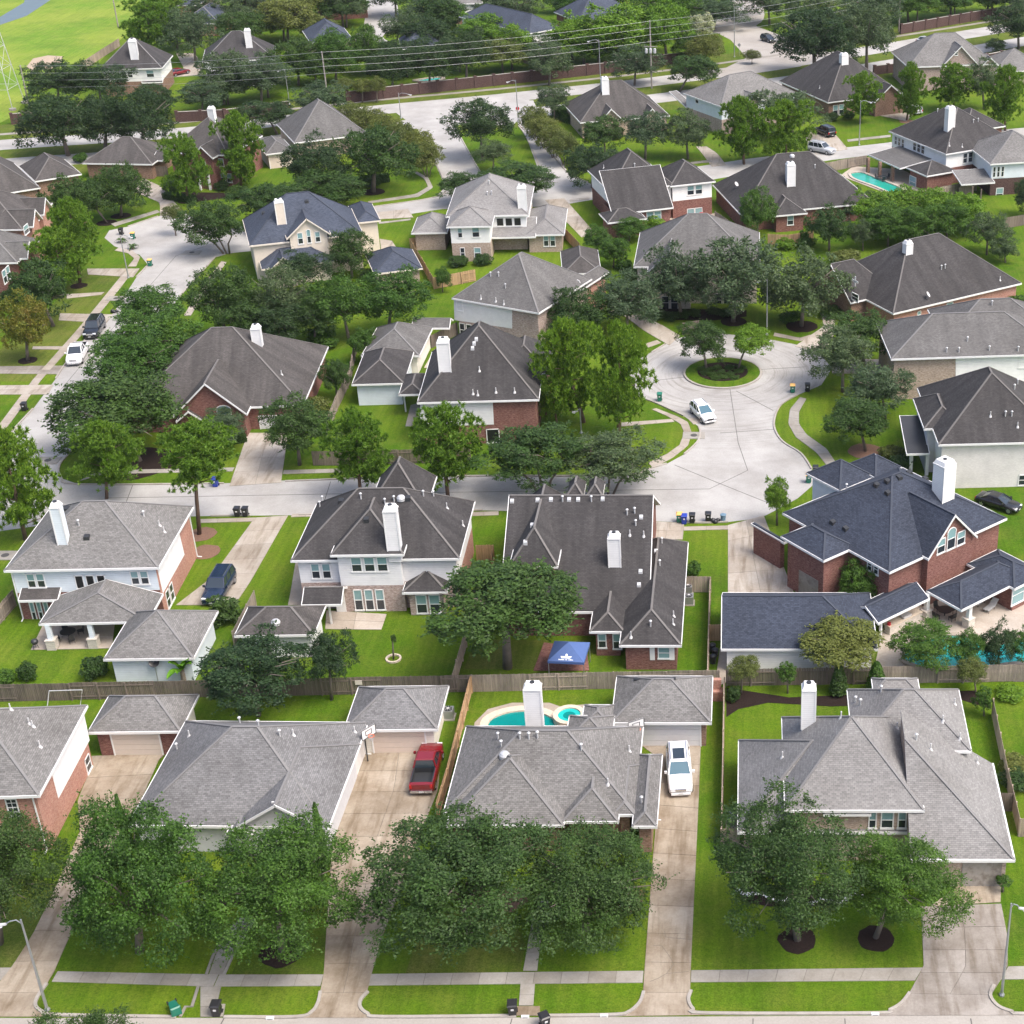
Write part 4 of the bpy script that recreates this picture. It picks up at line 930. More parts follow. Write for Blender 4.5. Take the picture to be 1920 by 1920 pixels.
def utility_pole(base, top, label, arms=True, tr=False, h=None):
    B = G(*base); lo, hi = 2, 30
    for _ in range(30):
        m = (lo + hi) / 2
        if proj((B.x, B.y, m))[1] > top: lo = m
        else: hi = m
    h = h or lo; root = empty('utility_pole', B, label, 'utility pole'); mb = MB(); mb.tube([(0, 0, 0), (0, 0, h)], [.19, .11], 8); obj('pole', mb, 'wood_pole', root)
    for k, z in enumerate((h - .2, h - 1.6, h - 3.0, h - 4.4)): i = MB(); i.tube([(0, 0, z), (.0, -.35, z + .1)], .06, 6); obj('insulator', i, 'metal_pale', root)
    if tr:
        c = MB(); c.bar((-1.4, 0, h * .62), (1.4, 0, h * .62), .14, .14); obj('crossarm', c, 'wood_pole', root)
        for x in (-.9, 0, .9): t = MB(); t.lathe([(.28, h * .53), (.3, h * .53 + .2), (.3, h * .53 + .9), (.1, h * .53 + 1.0)], 10, (x, -.4, 0)); obj('transformer', t, 'metal_pale', root)
    return (B, h)
def wires(p, q, label, group='overhead power lines', n=4):
    for k in range(n):
        a = Vector((p[0].x, p[0].y - .35, p[1] - .1 - 1.4 * k)); b = Vector((q[0].x, q[0].y - .35, q[1] - .1 - 1.4 * k)); d = (b - a); pts = []
        for i in range(13): t = i / 12; c = a + d * t; c.z -= 4 * .02 * d.length * t * (1 - t) * .6; pts.append(c - a)
        mb = MB(); mb.tube(pts, .022, 4, cap=False); tag(obj('power_line', mb, 'metal_grey', None, a), label, 'power line', group)
# ================================================================ ground, roads, paving
gm = MB(); gm.face([(-2500, -300, 0), (2500, -300, 0), (2500, 5000, 0), (-2500, 5000, 0)]); struct(obj('ground', gm, 'grass'))
poly_px('field', [(-700, 330), (-300, 300), (-60, 262), (30, 215), (60, 160), (130, 120), (185, 118), (240, 60), (300, -30), (420, -200), (-500, -220), (-900, 0)], 'grass_field', .02)
poly_px('creek', [(-260, 120), (-80, 70), (0, 47), (50, 30), (95, 0), (130, -30), (60, -40), (45, 5), (0, 32), (-90, 55), (-280, 100)], 'creek', .04)
poly_px('dirt_patch', [(50, 125), (62, 110), (90, 104), (118, 106), (115, 118), (95, 130), (60, 134)], 'soil', .035)
poly_px('lawn', [(-60, 700), (20, 640), (110, 560), (150, 505), (235, 505), (200, 548), (150, 612), (105, 660), (60, 715), (-60, 716)], 'grass_dry', .008)
poly_px('lawn', [(-120, 1816), (18, 1816), (60, 1752), (103, 1664), (60, 1640), (-120, 1650)], 'grass_dry', .008); poly_px('lawn', [(434, 1827), (605, 1827), (632, 1690), (560, 1660), (470, 1745)], 'grass_dark', .008); poly_px('lawn', [(760, 1826), (975, 1822), (985, 1770), (950, 1700), (800, 1710)], 'grass_dry', .008)
poly_px('lawn', [(870, 1255), (1015, 1255), (1030, 1200), (890, 1200)], 'grass_dry', .008)
# near street
st = poly_px('street', [(-900, 1905), (60, 1909), (960, 1908), (1900, 1903), (2900, 1890), (2900, 2500), (-900, 2500)], 'road_tan')
for x in (420, 960, 1412, 1584, 1820): joint(st, [(x, 1910), (x - 5 + (x - 1400) * .1, 2100)])
joint(st, [(-500, 1960), (2500, 1955)])
# cul-de-sac and its street, with the side street on the left
cul = poly_px('street', [(-260, 960), (20, 812), (62, 767), (105, 710), (125, 680), (187, 605), (212, 588), (256, 520), (278, 497), (262, 478), (215, 462), (196, 446), (205, 432), (240, 425), (296, 406), (336, 396), (420, 430), (560, 410), (695, 388), (817, 370), (835, 350), (800, 270), (770, 222), (862, 200), (850, 232), (905, 330), (925, 342), (960, 335), (1010, 320), (988, 260), (972, 236), (960, 190), (1000, 188), (1030, 260), (1066, 325), (1108, 345), (1200, 330), (1310, 312), (1400, 298), (1530, 283), (1660, 268), (1800, 250), (1960, 236), (1960, 256), (1720, 280), (1560, 300), (1420, 322), (1290, 345), (1150, 368), (1050, 385), (930, 392), (830, 392), (700, 412), (560, 445), (480, 470), (430, 475), (405, 482), (336, 557), (250, 690), (160, 810), (137, 842), (108, 876), (118, 898), (150, 909), (430, 906), (530, 901), (905, 893), (1085, 893), (1185, 890), (1222, 878), (1250, 870), (1283, 852), (1307, 830), (1313, 812), (1310, 800), (1282, 780), (1232, 757), (1190, 740), (1170, 715), (1185, 682), (1222, 660), (1262, 636), (1330, 622), (1452, 638), (1487, 645), (1530, 655), (1560, 690), (1540, 722), (1495, 741), (1467, 757), (1455, 776), (1452, 802), (1467, 828), (1502, 851), (1522, 880), (1530, 905), (1495, 935), (1437, 966), (1422, 972), (1365, 979), (1283, 980), (1220, 977), (1120, 962), (905, 957), (560, 966), (370, 968), (150, 975), (-100, 1010), (-320, 1040)], 'road')
joint(cul, [(1368, 725), (1384, 830), (1402, 882), (1330, 917), (1100, 920), (700, 925), (200, 934)])
joint(cul, [(1265, 872), (1345, 905), (1440, 943)]); joint(cul, [(1380, 733), (1450, 770)]); joint(cul, [(1350, 812), (1452, 805)]); joint(cul, [(1225, 714), (1285, 707)])
joint(cul, [(1425, 693), (1510, 688)]); joint(cul, [(620, 903), (600, 965)]); joint(cul, [(250, 907), (225, 972)]); joint(cul, [(1347, 662), (1340, 640)])
joint(cul, [(90, 760), (190, 640), (330, 480), (420, 450)], .06)
for p in ((1300, 640), ): pass
# boulevard, two carriageways with a grass median
BV = [(-300, 300), (0, 272), (350, 248), (560, 222), (720, 205), (860, 192), (1000, 178), (1250, 150), (1500, 115), (1840, 60), (2150, 8)]
band('verge', BV, 40, 'grass_dry', .01, -4); band('boulevard', BV, 7.6, 'road', .018); band('boulevard', BV, 7.4, 'road', .016, -14)
poly_px('street', [(735, 206), (862, 190), (985, 176), (1000, 200), (960, 236), (850, 232), (770, 232)], 'road', .021)
band('sidewalk', BV, 1.5, 'walk', .03, 8.2)
poly_px('street', [(1240, 152), (1345, 135), (1400, 108), (1370, 75), (1345, 62), (1330, 40), (1385, 20), (1420, 50), (1500, 80), (1560, 100), (1500, 125), (1400, 140)], 'road_tan', .02)
band('street', [(1345, 62), (1395, 40), (1400, 10), (1395, -40)], 9, 'road_tan', .022)
band('street', [(712, 60), (716, 20), (705, -40)], 8.5, 'road', .02); band('street', [(716, 88), (690, 70), (716, 50)], 7, 'road', .023)
# island of the cul-de-sac
c = G(1355, 700); isl = MB(); rx = (1427 - 1283) / 2 / scl(c)
isl.prism([(rx * math.cos(t), rx * math.sin(t)) for t in [i * math.pi / 18 for i in range(36)]], 0, .16); io = struct(obj('traffic_island', isl, 'grass', None, (c.x, c.y, 0)))
P = [Vector((rx * math.cos(t), rx * math.sin(t), 0)) for t in [i * math.pi / 18 for i in range(37)]]; kb = MB(); strip(kb, P, .25, 0, .2); obj('kerb', kb, 'kerb', io)
mm = MB(); mm.prism([(rx * .66 * math.cos(t), rx * .62 * math.sin(t) + .2) for t in [i * math.pi / 12 for i in range(24)]], .1, .2); obj('mulch_bed', mm, 'mulch', io)
# kerbs
for k in ([(88, 1845), (72, 1868), (67, 1885), (78, 1897), (110, 1904), (330, 1908)], [(420, 1908), (555, 1908), (585, 1898), (597, 1880), (601, 1860)], [(690, 1860), (677, 1875), (676, 1890), (690, 1902), (720, 1908), (968, 1906)], [(1013, 1906), (1150, 1904), (1180, 1898), (1200, 1880), (1207, 1860)], [(1296, 1858), (1291, 1875), (1300, 1893), (1325, 1901), (1640, 1901), (1668, 1895), (1690, 1882), (1706, 1862)], [(1864, 1848), (1857, 1868), (1872, 1888), (1898, 1898), (1915, 1902), (2100, 1902)]): kerb(k, .22)
for k in ([(160, 809), (137, 842), (112, 872), (115, 896), (150, 909), (420, 907)], [(535, 903), (700, 897), (905, 893), (1085, 893), (1185, 890), (1222, 878), (1250, 870)], [(1283, 852), (1307, 830), (1313, 812), (1310, 800)], [(1282, 780), (1232, 757), (1205, 747)], [(1222, 661), (1247, 646)], [(1495, 741), (1467, 757), (1455, 776), (1452, 802), (1467, 828), (1502, 851), (1522, 880)], [(1365, 979), (1320, 981), (1283, 980)], [(850, 232), (905, 330), (925, 342), (960, 335), (1010, 320), (988, 260), (972, 236)], [(972, 234), (1030, 285), (1066, 325), (1102, 342)], [(700, 388), (817, 370), (835, 350), (815, 300)], [(20, 812), (62, 767)], [(105, 710), (125, 680), (187, 605)], [(256, 520), (278, 497)], [(404, 482), (336, 557)], [(905, 957), (560, 966)], [(470, 967), (395, 968)], [(240, 425), (296, 406)]): kerb(k, .2)
# front sidewalk: every slab its own piece
paved('sidewalk', [(-200, 1836), (20, 1838)], [(-200, 1815), (33, 1815)], mat='walk', slab=1.85)
paved('sidewalk', [(97, 1841), (400, 1850)], [(108, 1822), (410, 1828)], mat='walk', slab=1.75)
paved('sidewalk', [(401, 1850), (601, 1849)], [(411, 1828), (607, 1828)], mat='walk', slab=1.75)
paved('sidewalk', [(690, 1848), (1205, 1843)], [(696, 1827), (1207, 1821)], mat='walk', slab=1.85)
paved('sidewalk', [(1295, 1842), (1716, 1839)], [(1296, 1820), (1730, 1815)], mat='walk', slab=1.9)
paved('sidewalk', [(1876, 1837), (2150, 1833)], [(1890, 1813), (2150, 1808)], mat='walk', slab=1.9)
# driveways
paved('driveway', [(-18, 1862), (20, 1817), (62, 1752), (104, 1665), (150, 1560), (146, 1500), (165, 1455), (172, 1418)], [(76, 1862), (98, 1830), (122, 1775), (165, 1680), (215, 1590), (265, 1500), (300, 1420), (312, 1412)], 9, 'drive')
paved('driveway', [(600, 1862), (607, 1829), (622, 1588), (656, 1478), (672, 1408)], [(688, 1862), (696, 1829), (714, 1765), (790, 1560), (822, 1480), (826, 1408)], 10, 'drive', 2)
paved('driveway', [(1206, 1862), (1207, 1840), (1225, 1600), (1236, 1480), (1232, 1420), (1200, 1396)], [(1294, 1862), (1295, 1820), (1310, 1500), (1313, 1420), (1314, 1396)], 10, 'drive')
paved('driveway', [(1704, 1864), (1717, 1840), (1732, 1812), (1729, 1740), (1725, 1700)], [(1858, 1866), (1875, 1840), (1890, 1810), (1888, 1752), (1877, 1695)], 4, 'drive_grey', 2)
paved('driveway', [(1745, 1700), (1803, 1655), (1803, 1610)], [(1876, 1692), (1877, 1655), (1877, 1610)], 2, 'drive')
for q in ([(-60, 1907), (-18, 1862), (76, 1862), (68, 1875), (67, 1886), (78, 1898), (115, 1907)], [(556, 1909), (585, 1899), (597, 1880), (600, 1862), (688, 1862), (677, 1876), (676, 1890), (690, 1902), (722, 1909)], [(1150, 1906), (1180, 1899), (1200, 1880), (1206, 1862), (1294, 1862), (1291, 1875), (1300, 1893), (1327, 1904)], [(1640, 1905), (1668, 1896), (1690, 1883), (1704, 1864), (1858, 1866), (1862, 1878), (1880, 1892), (1915, 1904)]): poly_px('driveway_apron', q, 'drive_grey' if q[0][0] > 1500 else 'drive', .045)
# garden walks
paved('garden_path', [(376, 1907), (376, 1850)], [(402, 1907), (410, 1850)], 3, 'walk'); paved('garden_path', [(392, 1828), (405, 1790), (428, 1755), (450, 1720)], [(417, 1828), (430, 1795), (458, 1758), (480, 1725)], 4, 'walk')
for k in ([(387, 1828), (400, 1792), (421, 1757), (440, 1735)], [(420, 1828), (435, 1795), (462, 1757)], [(372, 1850), (360, 1888), (348, 1888), (338, 1907)], [(412, 1850), (404, 1885), (420, 1885), (416, 1907)]): kerb(k, .2, .08, False, 'walk', 'path_edging')
paved('garden_path', [(973, 1886), (976, 1845)], [(1000, 1886), (1003, 1845)], 2, 'walk'); paved('garden_path', [(968, 1905), (970, 1887)], [(1013, 1905), (1012, 1887)], 1, 'drive'); paved('garden_path', [(981, 1821), (990, 1770), (1005, 1690)], [(1007, 1821), (1013, 1770), (1030, 1690)], 4, 'walk')
# second street: verge walk, driveways
paved('driveway', [(478, 971), (395, 1085), (330, 1135)], [(540, 967), (470, 1090), (440, 1135)], 6, 'drive_pale', 1); paved('driveway', [(555, 1050), (545, 1110), (540, 1135)], [(600, 1050), (600, 1110), (600, 1135)], 2, 'drive_pale')
paved('sidewalk', [(372, 981), (478, 978)], [(372, 974), (482, 971)], mat='walk_pink', slab=2); paved('sidewalk', [(545, 970), (600, 968)], [(548, 964), (600, 962)], mat='walk_pink', slab=2); paved('sidewalk', [(880, 968), (935, 966)], [(880, 961), (935, 959)], mat='walk_pink', slab=2)
paved('driveway', [(1215, 1012), (1222, 978)], [(1280, 1012), (1283, 981)], 2, 'drive_pale', 2); paved('driveway', [(1365, 1142), (1365, 985)], [(1500, 1142), (1432, 967)], 5, 'drive_pale', 2)
paved('sidewalk', [(1282, 995), (1366, 993)], [(1282, 988), (1366, 986)], mat='walk_pink', slab=2)
paved('driveway', [(430, 912), (465, 812)], [(527, 905), (540, 812)], 4, 'drive_pale', 2); paved('sidewalk', [(150, 902), (190, 890), (260, 888), (436, 884)], [(165, 892), (195, 882), (262, 881), (440, 877)], mat='walk', slab=2); paved('sidewalk', [(530, 889), (650, 886)], [(532, 882), (650, 879)], mat='walk', slab=2)
paved('sidewalk', [(1215, 868), (1250, 852), (1274, 835), (1283, 812), (1276, 795), (1250, 780), (1222, 768)], [(1225, 878), (1262, 858), (1290, 836), (1297, 812), (1290, 792), (1272, 782), (1230, 766)], mat='walk_pink', slab=2); paved('sidewalk', [(1165, 800), (1265, 791)], [(1165, 793), (1260, 786)], mat='walk_pink', slab=2)
paved('driveway', [(1290, 786), (1315, 782)], [(1300, 796), (1320, 792)], 1, 'walk_pink')
paved('driveway', [(1255, 648), (1210, 622), (1170, 592)], [(1275, 630), (1245, 612), (1200, 590)], 4, 'drive_pale'); paved('sidewalk', [(1215, 652), (1240, 643)], [(1210, 645), (1232, 638)], mat='walk_pink', slab=2)
paved('sidewalk', [(1500, 745), (1481, 768), (1478, 795), (1492, 820), (1530, 848), (1556, 880)], [(1512, 748), (1498, 772), (1498, 795), (1512, 815), (1550, 842), (1574, 878)], mat='walk', slab=2)
paved('sidewalk', [(1450, 630), (1500, 640), (1545, 628)], [(1452, 624), (1500, 634), (1540, 622)], mat='walk_pink', slab=2); paved('driveway', [(1490, 650), (1545, 612), (1540, 590)], [(1545, 662), (1565, 625), (1565, 590)], 3, 'drive_pale')
paved('driveway', [(1560, 700), (1670, 702)], [(1560, 672), (1670, 675)], 3, 'drive_pale', 1)
# left street walks
paved('sidewalk', [(-60, 870), (5, 788), (62, 712), (148, 615), (205, 545), (235, 508)], [(-45, 872), (22, 790), (78, 712), (163, 617), (222, 545), (250, 508)], mat='walk_pink', slab=2.2)
paved('driveway', [(-80, 740), (90, 740)], [(-80, 724), (100, 722)], 3, 'drive_pale', 2); paved('driveway', [(-80, 700), (110, 702)], [(-80, 688), (120, 686)], 3, 'drive_grey', 2); paved('driveway', [(60, 655), (132, 656)], [(62, 650), (136, 650)], 3, 'walk_pink')
paved('driveway', [(110, 601), (200, 606)], [(112, 588), (212, 590)], 3, 'drive_pale', 2); paved('garden_path', [(125, 560), (190, 553)], [(125, 552), (196, 548)], 3, 'walk_pink'); paved('driveway', [(165, 515), (250, 520)], [(163, 504), (262, 504)], 3, 'drive_pale'); paved('sidewalk', [(240, 500), (252, 485), (240, 475), (215, 470)], [(255, 500), (263, 482), (248, 470), (222, 465)], mat='walk_pink', slab=2)
paved('sidewalk', [(345, 592), (365, 558), (415, 490)], [(358, 592), (376, 560), (425, 492)], mat='walk_pink', slab=2.2)
paved('driveway', [(300, 405), (300, 380), (240, 355)], [(345, 400), (302, 350), (270, 335)], 4, 'drive_pale'); paved('sidewalk', [(215, 425), (300, 398)], [(208, 420), (295, 394)], mat='walk', slab=2.4)
paved('sidewalk', [(690, 378), (780, 364), (803, 350), (795, 335), (770, 320)], [(690, 382), (785, 369), (812, 352), (803, 333), (778, 320)], mat='walk', slab=2.4)
paved('driveway', [(700, 412), (710, 398)], [(775, 408), (765, 392)], 2, 'drive_pale', 2); paved('sidewalk', [(710, 420), (770, 413)], [(710, 417), (770, 410)], mat='walk', slab=2); paved('driveway', [(715, 470), (712, 448)], [(748, 472), (735, 452)], 2, 'drive_pale')
paved('driveway', [(1090, 445), (1022, 375)], [(1118, 440), (1058, 372)], 6, 'drive_pale'); paved('sidewalk', [(1068, 378), (1105, 374)], [(1068, 374), (1105, 370)], mat='walk', slab=2)
paved('driveway', [(1335, 313), (1318, 290), (1305, 275)], [(1362, 310), (1345, 288), (1325, 275)], 3, 'drive_pale'); paved('sidewalk', [(1295, 308), (1335, 304)], [(1295, 304), (1332, 300)], mat='walk', slab=2.4)
paved('driveway', [(1530, 290), (1510, 268), (1515, 240)], [(1590, 280), (1575, 262), (1560, 245)], 3, 'drive_pale', 2); paved('sidewalk', [(1590, 266), (1670, 257)], [(1588, 262), (1670, 253)], mat='walk', slab=2.4); paved('driveway', [(1640, 215), (1700, 228)], [(1660, 205), (1712, 215)], 2, 'drive_pale')
paved('driveway', [(325, 145), (345, 128), (330, 100)], [(380, 140), (378, 118), (365, 100)], 3, 'drive_pale')
# patios and decks
paved('patio', [(58, 1219), (82, 1170)], [(210, 1216), (215, 1170)], 2, 'patio', 3); paved('patio', [(610, 1180), (612, 1145)], [(715, 1181), (725, 1152)], 2, 'patio', 2); paved('patio', [(1000, 1258), (1020, 1205)], [(1105, 1258), (1100, 1215)], 4, 'brick_red', 5, gap=.02)
poly_px('patio', [(1640, 1250), (1655, 1180), (1680, 1150), (1740, 1110), (1960, 1090), (2100, 1110), (2100, 1262), (1640, 1262)], 'patio', .05)
poly_px('patio', [(1575, 330), (1600, 312), (1690, 318), (1760, 350), (1700, 372), (1660, 362)], 'patio', .05); poly_px('patio', [(1180, 412), (1340, 400), (1345, 440), (1200, 440)], 'patio', .04)
poly_px('patio', [(760, 800), (770, 760), (790, 755), (800, 800)], 'walk', .04); poly_px('patio', [(1340, 1290), (1350, 1215), (1400, 1215), (1400, 1262)], 'patio', .04); poly_px('patio', [(795, 690), (815, 655), (870, 650), (880, 690)], 'patio', .04)
poly_px('patio', [(1135, 1400), (1140, 1362), (1200, 1360), (1200, 1400)], 'soil', .04)

# cracks in the driveway slabs
for pl in ([(1145, 1225), (1150, 1270), (1200, 1278), (1340, 1290)], [(1060, 1335), (1120, 1335), (1135, 1352), (1170, 1400), (1195, 1440), (1212, 1475), (1160, 1545), (1100, 1580), (1035, 1605)], [(1160, 1545), (1240, 1538), (1325, 1530)]):
    P = [G(960 + x / 4, 1440 + y / 4) for x, y in pl]; c = P[0].copy(); mb = MB(); strip(mb, [p - c for p in P], .03, .05, .06); struct(obj('pavement_crack', mb, 'joint', None, c))
# ================================================================ houses
# ---- street in front
h = House('house', 'two storey orange brick house with white siding panel on its side wall, beside tan driveway', (73, 1491), (163, 1323), 5.6, va=True, walls=('brick_orange', 'brick_orange'))
w = h.wing([(73, 1491), (163, 1323)], 5.6, .68, left=13)
h.panel(w, 'E', [(158, 1340), (168, 1388), (110, 1497), (98, 1452)], 'siding_white'); h.win(w, 'E', 159, 1412, 171, 1452, style='dark'); h.win(w, 'S', 8, 1497, 40, 1530, style='dark', grid=True); h.downspout(w, 'S', 74, 1540)
for p in ((55, 1357), (62, 1362), (75, 1400), (20, 1330)): h.vent(*p)
h = House('garage', 'detached garage with grey hip roof and beige door behind the orange brick house', (165, 1373), (322, 1371), 2.7, cat='garage', walls=('brick_dark', 'brick_dark'))
w = h.wing([(165, 1373), (322, 1371), (372, 1303)], 2.7, .68, walls={'*': 'siding_cream', 'S': 'brick_red'}); h.gdoor(w, 'S', 207, 1376, 306, 1412, 'garage_tan'); h.ridgevent(218, 1277, 258, 1277)
h = House('house', 'single storey house with plain blue-grey hip roof and long white side wall', (618, 1543), (690, 1355), 2.9, va=True, roof='roof_bluegrey', walls=('brick_white', 'brick_white'))
w = h.wing([(618, 1543), (690, 1355), (240, 1547)], 2.9, .66, walls={'*': 'brick_white', 'S': 'stucco_grey'})
g = h.wing([(438, 1547), (618, 1545)], 2.92, .66, depth=10, axis='v', ends=(1, 0), ext=(0, 0, .5, 0), walls='stucco_grey'); h.win(g, 'S', 547, 1535, 570, 1562, style='dark', arch=True); h.win(g, 'S', 578, 1544, 592, 1560, style='dark')
g2 = h.wing([(432, 1549), (478, 1548)], 2.6, .75, depth=4, axis='v', ends=(1, 0), ext=(0, 0, .9, 0), walls='stucco_grey'); mb_ = h.onface(g, 'S', 515, 1508); pm = MB(); pm.box(mb_.x - .2, mb_.y - .05, mb_.z - .25, mb_.x + .2, mb_.y + .02, mb_.z + .25); obj('gable_vent', pm, 'trim_white', h.root); h.downspout(w, 'E', 693, 1470)
for p, k in (((525, 1380), 'cap'), ((355, 1380), 'pipe'), ((332, 1405), 'cap'), ((550, 1378), 'pipe'), ((450, 1356), 'cap'), ((485, 1362), 'cap'), ((665, 1372), 'pipe')): h.vent(*p, k)
h = House('garage', 'detached garage with grey pyramid roof and pinkish door behind red pickup', (645, 1369), (817, 1367), 2.7, cat='garage', roof='roof_bluegrey')
w = h.wing([(645, 1369), (817, 1367), (841, 1286)], 2.7, .62, walls='siding_cream'); h.gdoor(w, 'S', 696, 1371, 801, 1409, 'garage_beige')
h = House('house', 'brown brick house with grey many-hipped roof beside white sport utility car', (1147, 1355), (1333, 1353), 2.7, rz=0, roof='roof_grey', walls=('brick_brown', 'brick_brown'))
w = h.wing([(875, 1362), (842, 1502), (1190, 1523)], 2.9, .66); h.wing([(838, 1547), (1056, 1547)], 2.9, .66, depth=9); h.wing([(1056, 1540), (1160, 1530)], 2.9, .72, depth=8); a = h.wing([(1150, 1527), (1190, 1527)], 2.9, .6, depth=6); b = h.wing([(1186, 1549), (1231, 1549), (1222, 1415)], 2.9, .66, axis='v'); h.wing([(1060, 1392), (1146, 1392), (1150, 1342)], 2.9, .6)
h.chim(987, 1018, 1362, 1286)
for p, k in (((975, 1385), 'cap'), ((992, 1385), 'cap'), ((1008, 1383), 'cap'), ((1090, 1406), 'cap'), ((934, 1385), 'cap'), ((940, 1400), 'cap'), ((946, 1417), 'dome'), ((1140, 1470), 'pipe'), ((1203, 1505), 'cap'), ((1180, 1408), 'pipe')): h.vent(*p, k)
h.downspout(b, 'E', 1229, 1590)
h = House('garage', 'detached garage with grey hip roof and white door behind white sport utility car', (1147, 1355), (1333, 1353), 2.7, cat='garage', rz=0, walls=('brick_brown', 'brick_brown'))
w = h.wing([(1146, 1355), (1333, 1354), (1336, 1268)], 2.7, .6, axis='u'); h.gdoor(w, 'S', 1199, 1357, 1314, 1394, 'garage_white'); h.ridgevent(1190, 1273, 1266, 1273); h.wing([(1090, 1362), (1148, 1362), (1150, 1322)], 2.7, .5, open=True)
h = House('house', 'large tan brick house with pale grey stepped hip roofs and front garage bay', (1690, 1612), (1900, 1612), 2.9, rz=0, roof='roof_pale', ridge='ridge_grey', walls=('brick_tan', 'brick_tan'))
C_ = dict(u0=.66, v0=.45, u1=7.75, v1=10.8, ze=2.9, z0=0, apex=8)
q_ = .7; e0 = 8.2; h.planes([[(.66, 0, 2.92), (e0, 0, 2.92), (.66, e0 - .66, 2.92 + q_ * (e0 - .66))], [(e0, 0, 2.92), (e0, 11.25, 2.92), (.66, 11.25, 2.92 + q_ * (e0 - .66)), (.66, e0 - .66, 2.92 + q_ * (e0 - .66))]], None, [((.6, -.03, 2.92), (e0 + .05, -.03, 2.92)), ((e0 + .03, -.05, 2.92), (e0 + .03, 11.3, 2.92))])
rc_ = MB(); rc_.bar((e0, 0, 2.95), (.66, e0 - .66, 2.95 + q_ * (e0 - .66)), .22, .06); obj('ridge_cap', rc_, 'ridge_grey', h.root)
m = MB(); m.face([(.66, .45, 0), (7.75, .45, 0), (7.75, .45, 2.85), (.66, .45, 2.85)]); m.face([(7.75, .45, 0), (7.75, 10.8, 0), (7.75, 10.8, 2.85), (7.75, .45, 2.85)]); m.face([(7.75, 10.8, 0), (.7, 10.8, 0), (.7, 10.8, 7.9), (7.75, 10.8, 3.0)]); m.face([(.7, 10.8, 0), (.7, .45, 0), (.7, .45, 2.9), (.7, 7.5, 7.9), (.7, 10.8, 7.9)]); obj('wall', m, 'brick_tan', h.root)
h.wing([(1384, 1560), (1387, 1388)], 2.9, .74, width=16.5); B_ = h.wing([(1472, 1519), (1732, 1518)], 5.2, .74, depth=11.5, axis='u', split=2.9); A_ = h.wing([(1600, 1408), (1815, 1408), (1797, 1293)], 5.2, .7, walls='siding_white'); h.wing([(1545, 1526), (1632, 1525)], 4.8, .7, depth=7, axis='v'); h.wing([(1638, 1300), (1722, 1300), (1720, 1272)], 5.0, .6)
h.win(B_, 'S', 1629, 1521, 1643, 1553); h.win(B_, 'S', 1652, 1521, 1675, 1553); h.win(B_, 'S', 1684, 1521, 1699, 1553); h.chim(1503, 1528, 1362, 1287)
gd = MB(); pa = h.onface(C_, 'S', 1803, 1640); pb = h.onface(C_, 'S', 1877, 1640); gd.box(pa.x, pa.y - .06, .05, pb.x, pa.y + .0, 2.35); obj('garage_opening', gd, 'drive_grey', h.root)
for p, k in (((1604, 1317), 'cap'), ((1613, 1322), 'cap'), ((1652, 1297), 'cap'), ((1718, 1388), 'cap'), ((1745, 1405), 'pipe'), ((1682, 1365), 'pipe'), ((1577, 1345), 'pipe'), ((1768, 1352), 'pipe'), ((1800, 1385), 'pipe'), ((1832, 1430), 'pipe'), ((1467, 1420), 'pipe'), ((1790, 1320), 'pipe')): h.vent(*p, k)
# ---- second row
h = House('house', 'two storey house with pale blue siding, grey hip roof and deep covered patio', (8, 1070), (295, 1064), 5.6, roof='roof_grey', walls=('brick_red', 'siding_blue'))
w = h.wing([(8, 1070), (295, 1064), (362, 950)], 5.6, .66, split=2.9, walls={'*': ('brick_red', 'siding_blue'), 'E': ('brick_orange', 'brick_orange')})
h.panel(w, 'E', [(296, 1068), (336, 998), (346, 1040), (306, 1112)], 'siding_white'); h.win(w, 'S', 47, 1075, 88, 1102, 2, gap=.08); h.win(w, 'S', 138, 1078, 202, 1104, 3, 'screen'); h.win(w, 'S', 242, 1070, 282, 1096, 2, gap=.08); h.win(w, 'S', 53, 1128, 98, 1166, 3); h.win(w, 'E', 310, 1095, 327, 1138, 2, 'dark')
p = h.wing([(75, 1168), (237, 1166), (305, 1114)], 2.7, .35, open=True, axis='v', ends=(0, 1)); h.wing([(35, 1126), (108, 1124)], 2.8, .5, depth=2, kind='shed', open=True, roof='roof_brown'); h.post(100, 1215, 2.6, 'siding_blue', .2, 'stone_pale'); h.post(178, 1212, 2.6, 'siding_blue', .2, 'stone_pale')
h.chim(109, 127, 1022, 945, 1.3, 'siding_blue'); h.downspout(w, 'S', 30, 1110); h.downspout(w, 'E', 372, 1000)
for p_, k in (((148, 985), 'cap'), ((163, 1008), 'dark'), ((270, 968), 'cap'), ((299, 985), 'pipe'), ((308, 997), 'pipe'), ((168, 938), 'dome'), ((97, 948), 'cap'), ((125, 955), 'dark')): h.vent(*p_, k)
h = House('garage', 'detached garage with pale blue siding and grey hip roof beside banana plant', (195, 1236), (350, 1234), 2.7, cat='garage', walls=('siding_blue', 'siding_blue'))
w = h.wing([(195, 1236), (350, 1234), (408, 1146)], 2.7, .66)
h = House('house', 'two storey house with white siding over pink brick and dark stained roof', (555, 1051), (855, 1047), 5.6, roof='roof_dark', ridge='ridge_brown', walls=('brick_pinkgrey', 'siding_pale'))
w = h.wing([(546, 1051), (855, 1047), (890, 940)], 5.6, .8, split=2.9, walls={'*': ('brick_pinkgrey', 'siding_pale'), 'E': ('brick_orange', 'siding_white')}); m_ = h.wing([(620, 1041), (757, 1037)], 6.5, .9, depth=9, axis='v', split=2.9); t_ = h.wing([(690, 955), (800, 950)], 5.6, 1.3, depth=7, axis='v', ext=(0, 0, 0, 0))
